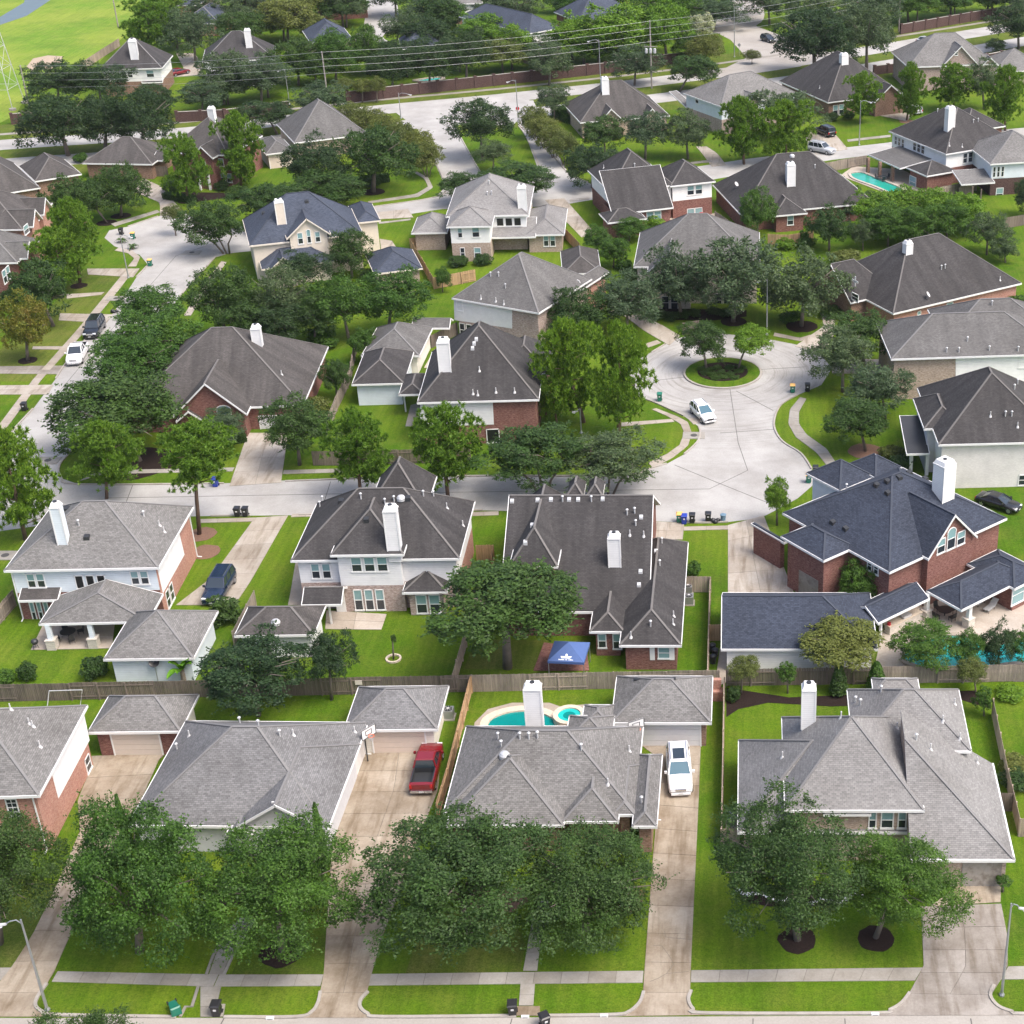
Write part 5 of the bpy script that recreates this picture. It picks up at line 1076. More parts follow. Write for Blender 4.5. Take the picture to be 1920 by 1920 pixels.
h.win(w, 'S', 581, 1056, 623, 1085, 2); h.win(m_, 'S', 656, 1044, 729, 1072, 3); h.win(m_, 'S', 661, 1105, 724, 1144, 3); h.door(m_, 'S', 627, 1112, 643, 1148, 'door_white'); bay = h.wing([(755, 1111), (838, 1109)], 2.8, .6, depth=4.5); h.win(bay, 'S', 778, 1115, 828, 1150, 2)
h.wing([(566, 1134), (652, 1100)], 2.6, .55, kind='hip', axis='u', ends=(1, 1), open=True, depth=3.2); h.post(622, 1170, 2.4, 'trim_white', .08); h.chim(727, 751, 1033, 952, 1.1)
for p_, k in (((687, 975), 'dark'), ((752, 935), 'dome'), ((640, 940), 'dark'), ((677, 935), 'cap'), ((722, 945), 'cap'), ((739, 940), 'cap'), ((765, 935), 'dark'), ((605, 940), 'cap'), ((600, 950), 'cap'), ((794, 930), 'cap'), ((813, 930), 'cap'), ((838, 952), 'pipe'), ((868, 985), 'pipe'), ((570, 985), 'pipe')): h.vent(*p_, k)
h = House('garage', 'detached garage with brown hip roof half hidden by dark backyard trees', (440, 1190), (585, 1188), 2.7, cat='garage', roof='roof_brown', ridge='ridge_brown'); w = h.wing([(440, 1192), (585, 1190), (610, 1136)], 2.7, .6, walls='siding_pale'); h.vent(517, 1168, 'dome'); h.vent(450, 1150, 'dish')
h = House('house', 'red brick house with broad dark roof and row of white roof vents, behind blue canopy', (1162, 1209), (1275, 1209), 2.9, rz=0, roof='roof_dark', ridge='ridge_brown', walls=('brick_red', 'brick_red'))
w = h.wing([(936, 1147), (1217, 1147)], 2.9, .62, depth=21, axis='u', ends=(1, 1)); e_ = h.wing([(1162, 1210), (1277, 1209), (1288, 1017)], 2.9, .75, axis='v'); bb = h.wing([(1107, 1178), (1170, 1184)], 2.9, .7, depth=8); h.wing([(955, 1062), (1045, 1062)], 6.3, 1.3, depth=13, axis='v', z0=3)
for x, q in ((1078, 16), (1115, 15)): h.wing([(x - q, 931), (x + q, 931)], 8.6, 1.25, depth=3, z0=4, gut=False)
h.win(e_, 'S', 1233, 1213, 1257, 1235, style='full'); h.win(bb, 'S', 1120, 1188, 1138, 1215); h.win(bb, 'S', 1148, 1188, 1166, 1217); sh = MB(); pa = h.onface(e_, 'S', 1226, 1223); h.chim(1142, 1164, 1064, 1003)
for s_ in (1223, 1260): q = h.onface(e_, 'S', s_, 1224); sm_ = MB(); sm_.box(q.x - .22, q.y - .05, q.z - .75, q.x + .22, q.y + .0, q.z + .7); obj('shutter', sm_, 'trim_white', h.root)
for p_, k in (((1008, 938), 'box'), ((1033, 937), 'box'), ((1067, 937), 'box'), ((1084, 937), 'box'), ((1130, 936), 'box'), ((960, 940), 'box'), ((1109, 940), 'cap'), ((1055, 940), 'cap'), ((998, 985), 'box'), ((985, 1017), 'box'), ((1202, 970), 'box'), ((1176, 965), 'cap'), ((1190, 962), 'cap'), ((1192, 985), 'cap'), ((1181, 1003), 'pipe'), ((1207, 1005), 'pipe'), ((1241, 1018), 'cap'), ((1230, 1034), 'box'), ((1201, 1072), 'box'), ((1237, 1060), 'cap'), ((1198, 1097), 'box'), ((1220, 1174), 'cap'), ((1263, 1155), 'pipe'), ((1262, 1170), 'pipe'), ((1183, 1194), 'pipe')): h.vent(*p_, k)
h = House('house', 'two storey red brick house with dark blue roof, arched gable windows and pool patio', (1554, 1047), (1604, 1025), 5.6, roof='roof_blue', ridge='ridge_blue', walls=('brick_red', 'brick_red'))
pc = h.wing([(1554, 1047), (1604, 1025), (1465, 1006)], 5.6, .66); mn = h.wing([(1680, 1058), (1468, 962), (1887, 972)], 5.6, .62); gb = h.wing([(1717, 1035), (1813, 996)], 5.65, 1.05, depth=8, axis='v', ends=(1, 0), ext=(0, 0, 1.3, 0), over=.3)
h.win(gb, 'S', 1758, 1010, 1771, 1037); h.win(gb, 'S', 1777, 990, 1790, 1029, arch=True); h.win(gb, 'S', 1795, 996, 1808, 1021); h.win(mn, 'W', 1626, 1054, 1648, 1074, style='dark', n=2)
pt = h.wing([(1738, 1108), (1925, 1075), (1830, 1130)], 2.9, .55, open=True); h.wing([(1672, 1085), (1720, 1075)], 2.9, .5, depth=5); h.wing([(1640, 1164), (1742, 1122)], 2.7, .55, depth=3.4, axis='u', ends=(1, 1), open=True); ro = h.wing([(1895, 1100), (1960, 1075)], 2.9, .5, depth=6, roof='roof_blue'); h.win(ro, 'S', 1899, 1096, 1918, 1130, style='full'); h.wing([(1437, 998), (1475, 1015)], 3.2, .5, depth=5)
h.chim(1761, 1794, 940, 866, 1.5, 'siding_white')
go = MB(); qa = h.onface(pc, 'W', 1498, 1090); qb = h.onface(pc, 'W', 1534, 1110); go.box(qa.x - .04, min(qa.y, qb.y), .05, qa.x + .03, max(qa.y, qb.y), 2.7); obj('carport_opening', go, 'drive_grey', h.root)
h.post(1736, 1160, 2.7, 'trim_white', .2, 'stone_pale'); h.post(1815, 1175, 2.7, 'trim_white', .2, 'stone_pale'); h.post(1650, 1205, 2.5, 'trim_white', .1)
for p_, k in (((1644, 910), 'dark'), ((1664, 903), 'dark'), ((1686, 896), 'dark'), ((1705, 887), 'dark'), ((1721, 880), 'dark'), ((1665, 925), 'dark'), ((1735, 898), 'dark'), ((1562, 980), 'dark'), ((1587, 917), 'cap'), ((1586, 992), 'dark'), ((1897, 1038), 'dark')): h.vent(*p_, k)
h.wing([(1575, 920), (1640, 893)], 6.6, .7, depth=5, axis='v', walls='siding_blue'); h.wing([(1640, 895), (1690, 876)], 6.8, .7, depth=4, axis='v', walls='siding_blue')
h = House('garage', 'long low garage with dark blue roof and white wall beside topiary ball', (1352, 1217), (1530, 1217), 2.7, cat='garage', rz=0, roof='roof_blue', ridge='ridge_blue'); w = h.wing([(1353, 1217), (1645, 1217)], 2.7, .55, depth=9.5, axis='u', ends=(1, 0), walls='siding_white')
# ---- block between the streets
h = House('house', 'red brick house with big brown roof and arched front window among oaks', (568, 760), (615, 650), 3.1, va=True, roof='roof_brown', ridge='ridge_brown', walls=('brick_red', 'brick_red'))
w = h.wing([(568, 760), (615, 650)], 3.1, .72, left=20.5); g = h.wing([(330, 772), (468, 765)], 3.15, .95, depth=10, axis='v', ends=(1, 0), ext=(0, 0, 1.2, 0)); h.win(g, 'S', 404, 760, 438, 795, n=1, arch=True, style='blind'); e = h.wing([(337, 779), (388, 776)], 2.5, .8, depth=3, axis='v', ends=(1, 0), ext=(0, 0, 1.6, 0)); h.door(e, 'S', 343, 776, 360, 800); h.chim(474, 491, 646, 611); h.vent(528, 702, 'pipe'); h.gdoor(w, 'S', 485, 780, 535, 810, 'garage_white')
h = House('house', 'two storey house with red brick corner, white siding and dark roof near the tall pines', (783, 754), (1010, 748), 5.6, roof='roof_dark', ridge='ridge_brown', walls=('brick_red', 'siding_pale'))
w = h.wing([(783, 754), (1010, 749)], 5.6, .95, depth=15, split=2.9, walls={'*': ('brick_red', 'brick_red'), 'W': ('brick_red', 'siding_pale')}); h.panel(w, 'S', [(788, 758), (924, 755), (926, 796), (788, 800)], 'siding_pale'); h.win(w, 'S', 911, 804, 938, 830, style='screen'); h.wing([(935, 690), (1030, 700)], 5.6, .8, depth=9)
l = h.wing([(660, 721), (757, 718)], 3.0, .6, depth=10, walls='siding_blue'); h.wing([(748, 740), (795, 738)], 3.0, .5, depth=6, open=True); h.post(761, 772, 2.8, 'trim_white', .08); h.chim(824, 846, 698, 637, 1.2)
for p_, k in (((887, 738), 'pipe'), ((896, 740), 'pipe'), ((930, 735), 'pipe'), ((965, 735), 'pipe'), ((899, 695), 'pipe'), ((893, 636), 'box'), ((889, 644), 'box'), ((886, 653), 'box')): h.vent(*p_, k)
h = House('garage', 'detached garage with mottled grey hip roof beside red patio umbrellas', (678, 667), (786, 667), 2.7, cat='garage', roof='roof_mid'); w = h.wing([(678, 667), (786, 667), (808, 614)], 2.7, .6, walls='siding_cream'); h.wing([(772, 615), (850, 598)], 2.7, .5, depth=3, axis='u', ends=(1, 1), open=True)
h = House('house', 'two storey pink-grey brick house with white siding band and mottled grey roof', (848, 559), (1010, 587), 5.6, roof='roof_mid', walls=('brick_pinkgrey', 'siding_pale'))
w = h.wing([(848, 559), (1010, 587)], 5.6, .75, depth=14, split=2.9, walls={'*': ('brick_pinkgrey', 'brick_pinkgrey'), 'W': ('brick_pinkgrey', 'siding_pale')}); h.panel(w, 'S', [(851, 563), (960, 582), (960, 616), (852, 600)], 'siding_pale'); h.win(w, 'S', 855, 563, 869, 583); h.win(w, 'S', 861, 607, 886, 632, 2, 'dark'); h.win(w, 'S', 906, 613, 920, 628); g = h.wing([(1064, 540), (1108, 532)], 5.0, 1.0, depth=8, axis='v', ends=(1, 0), walls='brick_orange'); h.win(g, 'S', 1078, 525, 1088, 540, arch=True); h.chim(919, 943, 490, 454, 1.3)
for p_, k in (((920, 518), 'cap'), ((935, 518), 'cap'), ((948, 540), 'cap'), ((902, 560), 'pipe'), ((930, 565), 'pipe'), ((945, 570), 'pipe')): h.vent(*p_, k)
h = House('garage', 'small brown hip roofed garage behind brick gable near cul-de-sac oaks', (1060, 514), (1126, 511), 2.8, cat='garage', roof='roof_brown', ridge='ridge_brown'); h.wing([(1055, 514), (1127, 511)], 2.8, .6, depth=10, walls='siding_cream')
h = House('house', 'two storey pale stone house mostly hidden behind cul-de-sac oaks', (1190, 500), (1430, 500), 5.6, roof='roof_mid', walls=('stone_pale', 'stone_pale')); w = h.wing([(1190, 492), (1425, 500)], 5.6, .7, depth=15); g = h.wing([(1215, 505), (1300, 500)], 5.6, .9, depth=8, axis='v', ends=(1, 0), ext=(0, 0, 1, 0)); h.win(g, 'S', 1240, 555, 1272, 580, 2, 'dark'); h.win(g, 'S', 1250, 515, 1268, 532); h.win(w, 'S', 1340, 550, 1370, 575, 2, 'dark')
h = House('house', 'long single storey brick house with very dark roof and iron cross ornament on its gable', (1675, 588), (1915, 531), 3.0, roof='roof_dark', ridge='ridge_brown', walls=('brick_orange', 'brick_orange')); w = h.wing([(1675, 588), (1915, 531)], 3.0, .75, depth=17); g = h.wing([(1592, 566), (1680, 548)], 3.0, .8, depth=10, axis='u', ends=(1, 0), walls='brick_brown'); h.win(w, 'S', 1720, 583, 1726, 598); h.win(w, 'S', 1775, 567, 1786, 582); h.win(g, 'W', 1597, 550, 1610, 564, style='dark'); oc = h.onface(g, 'W', 1604, 527); om = MB(); [om.bar(oc + Vector((-.06, 0, 0)), oc + Vector((-.06, .7 * math.cos(t), .7 * math.sin(t))), .28, .05, up=(1, 0, 0)) for t in (0, math.pi / 2, math.pi, -math.pi / 2)]; obj('cross_ornament', om, 'trim_white', h.root)
for p_, k in (((1765, 505), 'cap'), ((1772, 503), 'cap'), ((1738, 560), 'dish'), ((1875, 525), 'pipe')): h.vent(*p_, k)
h.chim(1697, 1713, 478, 452)
h = House('house', 'two storey house with tan brick and white siding side wall, broad grey roof', (1671, 672), (1920, 664), 5.6, roof='roof_mid', walls=('brick_tan', 'siding_white')); w = h.wing([(1671, 672), (1990, 663)], 5.6, .55, depth=12, walls={'*': 'brick_tan'}); h.wing([(1770, 640), (1990, 632)], 5.6, .6, depth=11); h.panel(w, 'S', [(1792, 672), (1990, 665), (1990, 722), (1792, 720)], 'siding_white'); h.win(w, 'S', 1910, 668, 1930, 690); h.win(w, 'S', 1750, 725, 1758, 738, style='dark')
for p_, k in (((1814, 640), 'cap'), ((1775, 660), 'cap'), ((1798, 660), 'cap'), ((1855, 657), 'cap'), ((1909, 658), 'cap'), ((1860, 572), 'cap')): h.vent(*p_, k)
h = House('house', 'two storey white brick house with dark roof and black porch roof', (1760, 833), (1920, 829), 5.6, roof='roof_dark', ridge='ridge_brown', walls=('brick_white', 'brick_white')); w = h.wing([(1760, 833), (1990, 828)], 5.6, .8, depth=15); l = h.wing([(1733, 804), (1810, 801)], 5.6, .7, depth=8, walls='stucco_grey'); h.win(w, 'S', 1910, 890, 1930, 910, style='dark'); h.wing([(1700, 850), (1742, 850)], 3.0, .3, depth=6, kind='shed', open=True, roof='metal_dark'); h.post(1707, 885, 2.9, 'trim_white', .18); h.post(1737, 890, 2.9, 'trim_white', .18)
for p_, k in (((1902, 730), 'cap'), ((1908, 720), 'cap'), ((1885, 780), 'cap'), ((1897, 780), 'cap'), ((1857, 780), 'pipe'), ((1908, 800), 'pipe')): h.vent(*p_, k)
# ---- third row
h = House('house', 'two storey cream house with light grey roof, window bays and sunroom', (838, 405), (991, 402), 5.6, roof='roof_pale', walls=('brick_tan', 'siding_white')); w = h.wing([(836, 406), (991, 402)], 5.6, .65, depth=15, split=2.9); b = h.wing([(838, 424), (922, 424)], 5.6, .6, depth=7, split=2.9); r = h.wing([(985, 441), (1058, 438)], 2.9, .55, depth=13, walls='brick_tan'); h.wing([(783, 408), (838, 436)], 2.9, .6, depth=8, walls='brick_tan'); h.wing([(905, 446), (1004, 443)], 2.8, .3, depth=5, kind='shed', open=True)
h.win(b, 'S', 857, 427, 868, 446); h.win(b, 'S', 884, 425, 900, 445); h.win(w, 'S', 930, 408, 978, 424, 3, 'screen'); h.win(b, 'S', 862, 464, 873, 484, style='dark'); h.win(b, 'S', 888, 464, 903, 484); h.win(r, 'S', 1018, 440, 1042, 462, 2); h.chim(972, 988, 392, 348, 1.2)
for p_, k in (((914, 366), 'cap'), ((922, 365), 'cap'), ((917, 345), 'cap')): h.vent(*p_, k)
h = House('house', 'two storey cream stucco house with slate blue roof and three-window gable', (468, 460), (680, 437), 5.6, roof='roof_blue_pale', ridge='ridge_blue', trim='trim_cream', walls=('stucco_cream', 'stucco_cream')); w = h.wing([(468, 461), (680, 437)], 5.6, .8, depth=13); g = h.wing([(537, 446), (619, 437)], 6.3, .85, depth=8, axis='v', ends=(1, 0), ext=(0, 0, .4, 0)); h.win(g, 'S', 556, 436, 570, 458); h.win(g, 'S', 573, 430, 585, 456, arch=True); h.win(g, 'S', 589, 434, 602, 454); h.wing([(668, 418), (712, 411)], 5.2, .6, depth=9); h.wing([(490, 502), (625, 490)], 2.9, .6, depth=6); q = h.wing([(505, 504), (560, 498)], 3.0, .8, depth=5, axis='v', ends=(1, 0), ext=(0, 0, .5, 0)); h.wing([(700, 510), (792, 503)], 2.8, .55, depth=9, walls='brick_tan'); h.chim(520, 538, 421, 375, 1.1, 'stucco_cream'); h.vent(575, 378, 'dark'); h.vent(494, 400, 'dark')
h = House('house', 'two storey house with steep dark roof, white upper walls and red chairs outside', (1203, 377), (1266, 370), 4.0, roof='roof_dark', ridge='ridge_brown', walls=('brick_red', 'siding_white')); w = h.wing([(1140, 357), (1264, 347)], 5.6, .85, depth=13, split=2.9); lo_ = h.wing([(1148, 402), (1262, 389)], 3.2, .8, depth=6.5, kind='shed', axis='N', walls='brick_red'); t = h.wing([(1256, 348), (1341, 340)], 5.6, .7, depth=9, split=2.9); h.win(t, 'S', 1288, 347, 1317, 365, 2); h.win(t, 'S', 1288, 390, 1317, 412, 2, 'full', gap=.05); h.win(lo_, 'S', 1212, 396, 1240, 412, 2, 'full', gap=.05); h.wing([(1140, 418), (1210, 408)], 2.8, .5, depth=5)
for p_, k in (((1190, 313), 'cap'), ((1220, 308), 'cap'), ((1220, 290), 'cap'), ((1247, 290), 'cap'), ((1254, 290), 'cap'), ((1132, 315), 'pipe')): h.vent(*p_, k)
h = House('house', 'low red brick house with wide dark roof and tall white chimney', (1456, 403), (1511, 398), 2.9, roof='roof_dark', ridge='ridge_brown', walls=('brick_red', 'brick_red')); w = h.wing([(1385, 398), (1640, 380)], 2.9, .8, depth=17); f = h.wing([(1452, 405), (1513, 399)], 2.9, .7, depth=10); h.win(f, 'S', 1476, 404, 1488, 422); h.chim(1475, 1492, 350, 305, 1.1); h.vent(1528, 315, 'cap'); h.vent(1380, 352, 'dish'); h.vent(1485, 293, 'dome')
h = House('house', 'two storey white house with dark roof, grey patio roof and pool', (1793, 286), (1907, 267), 5.6, roof='roof_dark', ridge='ridge_brown', walls=('brick_red', 'siding_white')); w = h.wing([(1793, 286), (1907, 267), (1667, 246)], 5.6, .7, split=2.9); h.win(w, 'W', 1677, 258, 1696, 274, 3, 'dark'); h.win(w, 'W', 1712, 268, 1734, 286, 3, 'dark'); h.win(w, 'S', 1806, 286, 1823, 305, 2, 'dark'); h.win(w, 'S', 1873, 275, 1890, 288, 2, 'dark'); x = h.wing([(1700, 314), (1745, 329), (1792, 320)], 2.9, .5); h.win(x, 'W', 1705, 330, 1718, 352, style='sky'); h.wing([(1628, 290), (1698, 314), (1745, 300)], 2.9, .1, kind='shed', axis='E', open=True, roof='roof_mid'); h.chim(1775, 1792, 242, 200, 1.2); h.wing([(1790, 240), (1885, 236)], 3.2, .6, depth=10)
for p_ in ((1627, 325), (1649, 333), (1673, 340)): h.post(p_[0], p_[1], 2.8, 'brick_brown', .25)
for p_, k in (((1825, 230), 'cap'), ((1834, 228), 'cap'), ((1758, 210), 'cap'), ((1780, 273), 'pipe'), ((1804, 275), 'pipe'), ((1868, 266), 'pipe')): h.vent(*p_, k)
h = House('house', 'two storey pale blue sided house with grey roof and small shed porch', (1855, 307), (1920, 303), 5.6, roof='roof_grey', walls=('brick_dark', 'siding_blue')); w = h.wing([(1856, 307), (1985, 300)], 5.6, .6, depth=13, split=2.9); h.win(w, 'S', 1862, 312, 1882, 332, 3, 'dark'); h.win(w, 'S', 1868, 352, 1880, 374); h.wing([(1803, 346), (1865, 342)], 2.7, .2, depth=5, kind='shed', axis='N', open=True); h.post(1822, 378, 2.6, 'wood_dark', .1); h.post(1838, 383, 2.6, 'wood_dark', .1)
h = House('house', 'grey roofed house with two pale brick gables near the boulevard corner', (1705, 124), (1868, 118), 5.2, roof='roof_grey', walls=('brick_pinkgrey', 'brick_pinkgrey')); w = h.wing([(1703, 126), (1868, 118)], 5.2, .7, depth=15); g = h.wing([(1762, 124), (1832, 120)], 5.0, 1.0, depth=8, axis='v', ends=(1, 0), ext=(0, 0, 1, 0)); h.win(g, 'S', 1790, 96, 1796, 104, style='dark'); h.wing([(1840, 122), (1868, 119)], 5.0, .9, depth=5, axis='v', ends=(1, 0), ext=(0, 0, .6, 0)); h.wing([(1865, 135), (1960, 128)], 3, .6, depth=12)
h = House('house', 'brown brick house with broad dark hip roof beside two parked cars', (1552, 192), (1690, 174), 3.0, roof='roof_dark', ridge='ridge_brown', walls=('brick_brown', 'brick_brown')); w = h.wing([(1552, 192), (1692, 174), (1480, 150)], 3.0, .8); g = h.wing([(1640, 192), (1700, 184)], 3.0, .8, depth=6, axis='v', ends=(1, 0)); h.win(w, 'S', 1562, 196, 1582, 216, 2); h.chim(1577, 1592, 122, 100, 1.2); h.vent(1537, 165, 'pipe')
h = House('house', 'two storey house with smooth pale grey roof and white side wall next to boulevard', (1352, 200), (1490, 176), 5.6, roof='roof_grey', walls=('brick_pinkgrey', 'siding_blue')); w = h.wing([(1352, 200), (1492, 174), (1296, 172)], 5.6, .6, split=2.9); h.wing([(1258, 190), (1300, 198)], 2.9, .3, depth=6, kind='shed', open=True); h.win(w, 'W', 1304, 180, 1310, 194, style='dark'); h.wing([(1395, 190), (1425, 186)], 5.8, .8, depth=5, axis='v', ends=(1, 0), ext=(0, 0, .6, 0))
h = House('house', 'brown roofed house with white chimney and two small gables by clipped hedge', (1090, 228), (1252, 215), 3.2, roof='roof_brown', ridge='ridge_brown', walls=('brick_tan', 'brick_tan')); w = h.wing([(1088, 230), (1255, 216)], 3.2, .75, depth=15); g = h.wing([(1122, 228), (1168, 224)], 3.2, 1.0, depth=7, axis='v', ends=(1, 0), ext=(0, 0, .8, 0)); h.wing([(1205, 222), (1238, 219)], 3.2, 1.1, depth=6, axis='v', ends=(1, 0), ext=(0, 0, .8, 0)); h.chim(1129, 1143, 178, 145, 1.2)
h = House('house', 'two storey dark red brick house with white entrance columns on the side street', (312, 284), (425, 290), 5.6, roof='roof_brown', ridge='ridge_brown', walls=('brick_red', 'brick_red')); w = h.wing([(312, 285), (428, 291)], 5.6, .85, depth=13); g = h.wing([(368, 290), (405, 293)], 5.6, 1.0, depth=6, axis='v', ends=(1, 0), ext=(0, 0, 1.2, 0)); h.win(g, 'S', 376, 302, 388, 318, arch=True); h.win(w, 'S', 408, 297, 421, 312); h.win(w, 'S', 338, 330, 360, 348, 2); h.win(w, 'S', 412, 325, 436, 342, 2); h.door(g, 'S', 380, 335, 392, 354, 'door_brown'); h.chim(391, 403, 225, 200); h.wing([(285, 300), (312, 297)], 2.8, .5, depth=4, axis='u', ends=(1, 1), open=True)
for x in (377, 395): h.post(x, 356, 2.8, 'trim_white', .16)
h = House('garage', 'open carport with brown hip roof beside dark red brick house', (160, 304), (290, 306), 2.8, cat='garage', roof='roof_brown', ridge='ridge_brown'); h.wing([(155, 306), (292, 303)], 2.8, .6, depth=11, walls='brick_brown')
h = House('house', 'brown roofed house with forward hip wing, partly hidden by street oaks', (-60, 372), (100, 346), 3.0, roof='roof_brown', ridge='ridge_brown', walls=('brick_brown', 'brick_brown')); h.wing([(-90, 378), (75, 352)], 3.0, .85, depth=18); h.wing([(66, 340), (150, 324)], 3.0, .7, depth=11); h.chim(20, 38, 295, 274, 1.2)
h = House('house', 'two storey orange brick house with steep side gables on the side street', (-80, 432), (45, 430), 5.6, roof='roof_brown', ridge='ridge_brown', walls=('brick_orange', 'brick_orange')); w = h.wing([(-110, 432), (42, 430)], 5.6, .7, depth=13, axis='v'); g = h.wing([(-20, 426), (50, 422)], 5.7, 1.0, depth=4, axis='u', ends=(0, 1), ext=(0, 1.2, 0, 0)); g2_ = h.wing([(0, 404), (70, 400)], 5.7, 1.0, depth=4, axis='u', ends=(0, 1), ext=(0, 1.2, 0, 0)); h.win(g, 'E', 44, 420, 54, 440); h.win(g2_, 'E', 64, 398, 72, 418)
h = House('house', 'two storey dark brick house with grey weathered roof on the side street', (-80, 493), (30, 490), 5.6, roof='roof_mid', walls=('brick_red', 'brick_red')); w = h.wing([(-110, 495), (32, 492)], 5.6, .7, depth=10, axis='v'); g = h.wing([(-20, 486), (38, 484)], 5.7, .9, depth=4, axis='u', ends=(0, 1), ext=(0, 1.0, 0, 0)); h.win(w, 'E', 4, 500, 20, 530, 2)
h = House('house', 'grey roofed house with low cream garage wing behind dark spreading oaks', (555, 262), (680, 247), 3.2, roof='roof_mid', walls=('brick_tan', 'brick_tan')); h.wing([(552, 268), (690, 250)], 3.2, .8, depth=15); q = h.wing([(495, 285), (552, 283)], 2.8, .6, depth=9, walls='stucco_cream'); h.gdoor(q, 'S', 503, 288, 530, 310, 'garage_beige')
# ---- far side of the boulevard
h = House('house', 'two storey white house with black roof and chimney beside the open field', (203, 129), (303, 126), 5.6, roof='roof_dark', walls=('brick_brown', 'siding_white')); w = h.wing([(186, 131), (304, 127), (321, 104)], 5.6, .85, split=2.9); h.win(w, 'S', 227, 134, 250, 146, 2, 'dark'); h.win(w, 'S', 273, 131, 290, 145); h.chim(246, 260, 112, 74, 1.2); h.wing([(266, 155), (305, 153)], 2.7, .4, depth=2, kind='shed', open=True); h.vent(238, 70, 'box')
h = House('house', 'dark roofed house with slim white chimney behind the utility lines', (380, 115), (514, 108), 5.6, roof='roof_dark', walls=('siding_white', 'siding_white')); w = h.wing([(379, 117), (515, 110)], 5.6, .75, depth=13); h.chim(462, 474, 90, 54, 1.1); h.win(w, 'S', 495, 113, 505, 121, style='dark')
h = House('house', 'two storey white house with slate blue roof across the boulevard', (992, 63), (1053, 52), 5.6, roof='roof_blue_pale', ridge='ridge_blue', walls=('brick_brown', 'siding_white')); w = h.wing([(992, 63), (1053, 52), (917, 22)], 5.6, .65, split=2.9); h.win(w, 'S', 1035, 58, 1049, 68, style='dark'); h.wing([(990, 98), (1035, 92)], 2.8, .5, depth=5)
h = House('house', 'blue grey roofed house beyond the boulevard beside the field trees', (340, 30), (432, 30), 3.0, roof='roof_blue_pale', ridge='ridge_grey', walls=('brick_orange', 'brick_orange')); w = h.wing([(335, 44), (432, 30)], 3.0, .6, depth=16); h.wing([(330, 10), (372, 8)], 3.0, .6, depth=14); h.wing([(440, 20), (520, 18)], 3, .6, depth=14)
h = House('house', 'slate roofed house with white chimney rising over bright green trees', (582, 80), (662, 74), 5.0, roof='roof_blue_pale', ridge='ridge_blue'); h.wing([(582, 80), (662, 74)], 5.0, .7, depth=14); h.chim(647, 659, 58, 32, 1.2)
h = House('house', 'small slate blue hip roof peeping over dark trees above brick wall', (752, 92), (832, 88), 3.0, roof='roof_blue_pale', ridge='ridge_blue'); h.wing([(752, 92), (832, 88)], 3.0, .7, depth=12)
h = House('house', 'slate roofed house behind the tall lime green trees', (1082, 42), (1190, 30), 5.0, roof='roof_blue_pale', ridge='ridge_blue'); h.wing([(1082, 40), (1200, 28)], 5.0, .7, depth=14); h.chim(1184, 1192, 12, -8, 1.2)
h = House('house', 'white two storey house beyond the boulevard behind dark oaks', (858, 26), (902, 24), 5.6, roof='roof_grey', walls=('brick_brown', 'siding_white')); w = h.wing([(850, 8), (905, 5)], 5.6, .6, depth=12, split=2.9)
h = House('house', 'pale roofed house beyond the boulevard beside the residential side road', (640, 0), (700, -4), 5.0, roof='roof_grey'); h.wing([(600, 2), (690, -4)], 5.0, .6, depth=14)
# ================================================================ fences and garden walls
fence([(-80, 1285), (180, 1279), (600, 1271), (882, 1265)], 'long weathered fence behind the pyramid roofed garages', 'wood_dark', flip=1)
fence([(884, 1265), (1100, 1260), (1348, 1256)], 'weathered grey fence behind the pool with the hot tub', 'wood_grey')
fence([(1362, 1254), (1500, 1252), (1651, 1250)], 'dark stained fence behind the clipped topiary balls', 'wood_dark', flip=1)
fence([(1653, 1250), (1760, 1248), (2000, 1245)], 'brown fence in front of the turquoise pool', 'wood_grey')
fence([(881, 1267), (837, 1440), (817, 1506)], 'new tan fence beside the red pickup', 'wood_new', alt=False)
fence([(1357, 1268), (1352, 1553), (1386, 1553)], 'narrow pale fence along the lawn strip beside the white sport utility car', 'wood_pale', alt=False)
fence([(1862, 1308), (1890, 1440), (1913, 1534), (1980, 1536)], 'tan fence between the pale grey roofed house and its neighbour', 'wood_pale', alt=False)
fence([(1875, 1486), (1902, 1487)], 'short dark gate fence at side of pale grey roofed house', 'wood_dark')
fence([(-25, 1158), (22, 1106)], 'grey fence beside the bay window of the pale blue house', 'wood_grey', alt=False, flip=1)
fence([(871, 1182), (848, 1263)], 'pale fence between two lawns beside the big backyard oak', 'wood_pale')
fence([(1284, 1081), (1331, 1081), (1328, 1170), (1326, 1255)], 'pale side yard fence around two air conditioners', 'wood_pale', alt=False)
fence([(1331, 1171), (1355, 1170)], 'short brown gate at corner of long blue roofed garage', 'wood_new')
fence([(892, 1022), (923, 1021), (920, 1040)], 'small brown fence between two dark roofed houses', 'wood_new')
fence([(436, 1182), (475, 1107)], 'grey fence beside the dark parked jeep', 'wood_grey', alt=False)
fence([(664, 640), (655, 690), (628, 745), (612, 785), (610, 800)], 'old grey fence between red brick house and small lawn', 'wood_grey')
fence([(584, 846), (640, 846), (745, 843), (880, 838)], 'front fence half hidden by the pines', 'wood_dark')
fence([(808, 628), (856, 604)], 'dark fence beside the red umbrellas', 'wood_dark')
fence([(768, 447), (806, 442)], 'short new orange fence at the cream house with bays', 'wood_new')
fence([(768, 447), (790, 482), (812, 520), (890, 505)], 'new tan fence around the cream bay house garden', 'wood_new')
fence([(1034, 402), (1062, 430), (1086, 455)], 'new golden fence along driveway beside the sunroom', 'wood_new', alt=False)
fence([(1548, 305), (1590, 297), (1625, 291)], 'grey fence behind the small green pool', 'wood_grey')
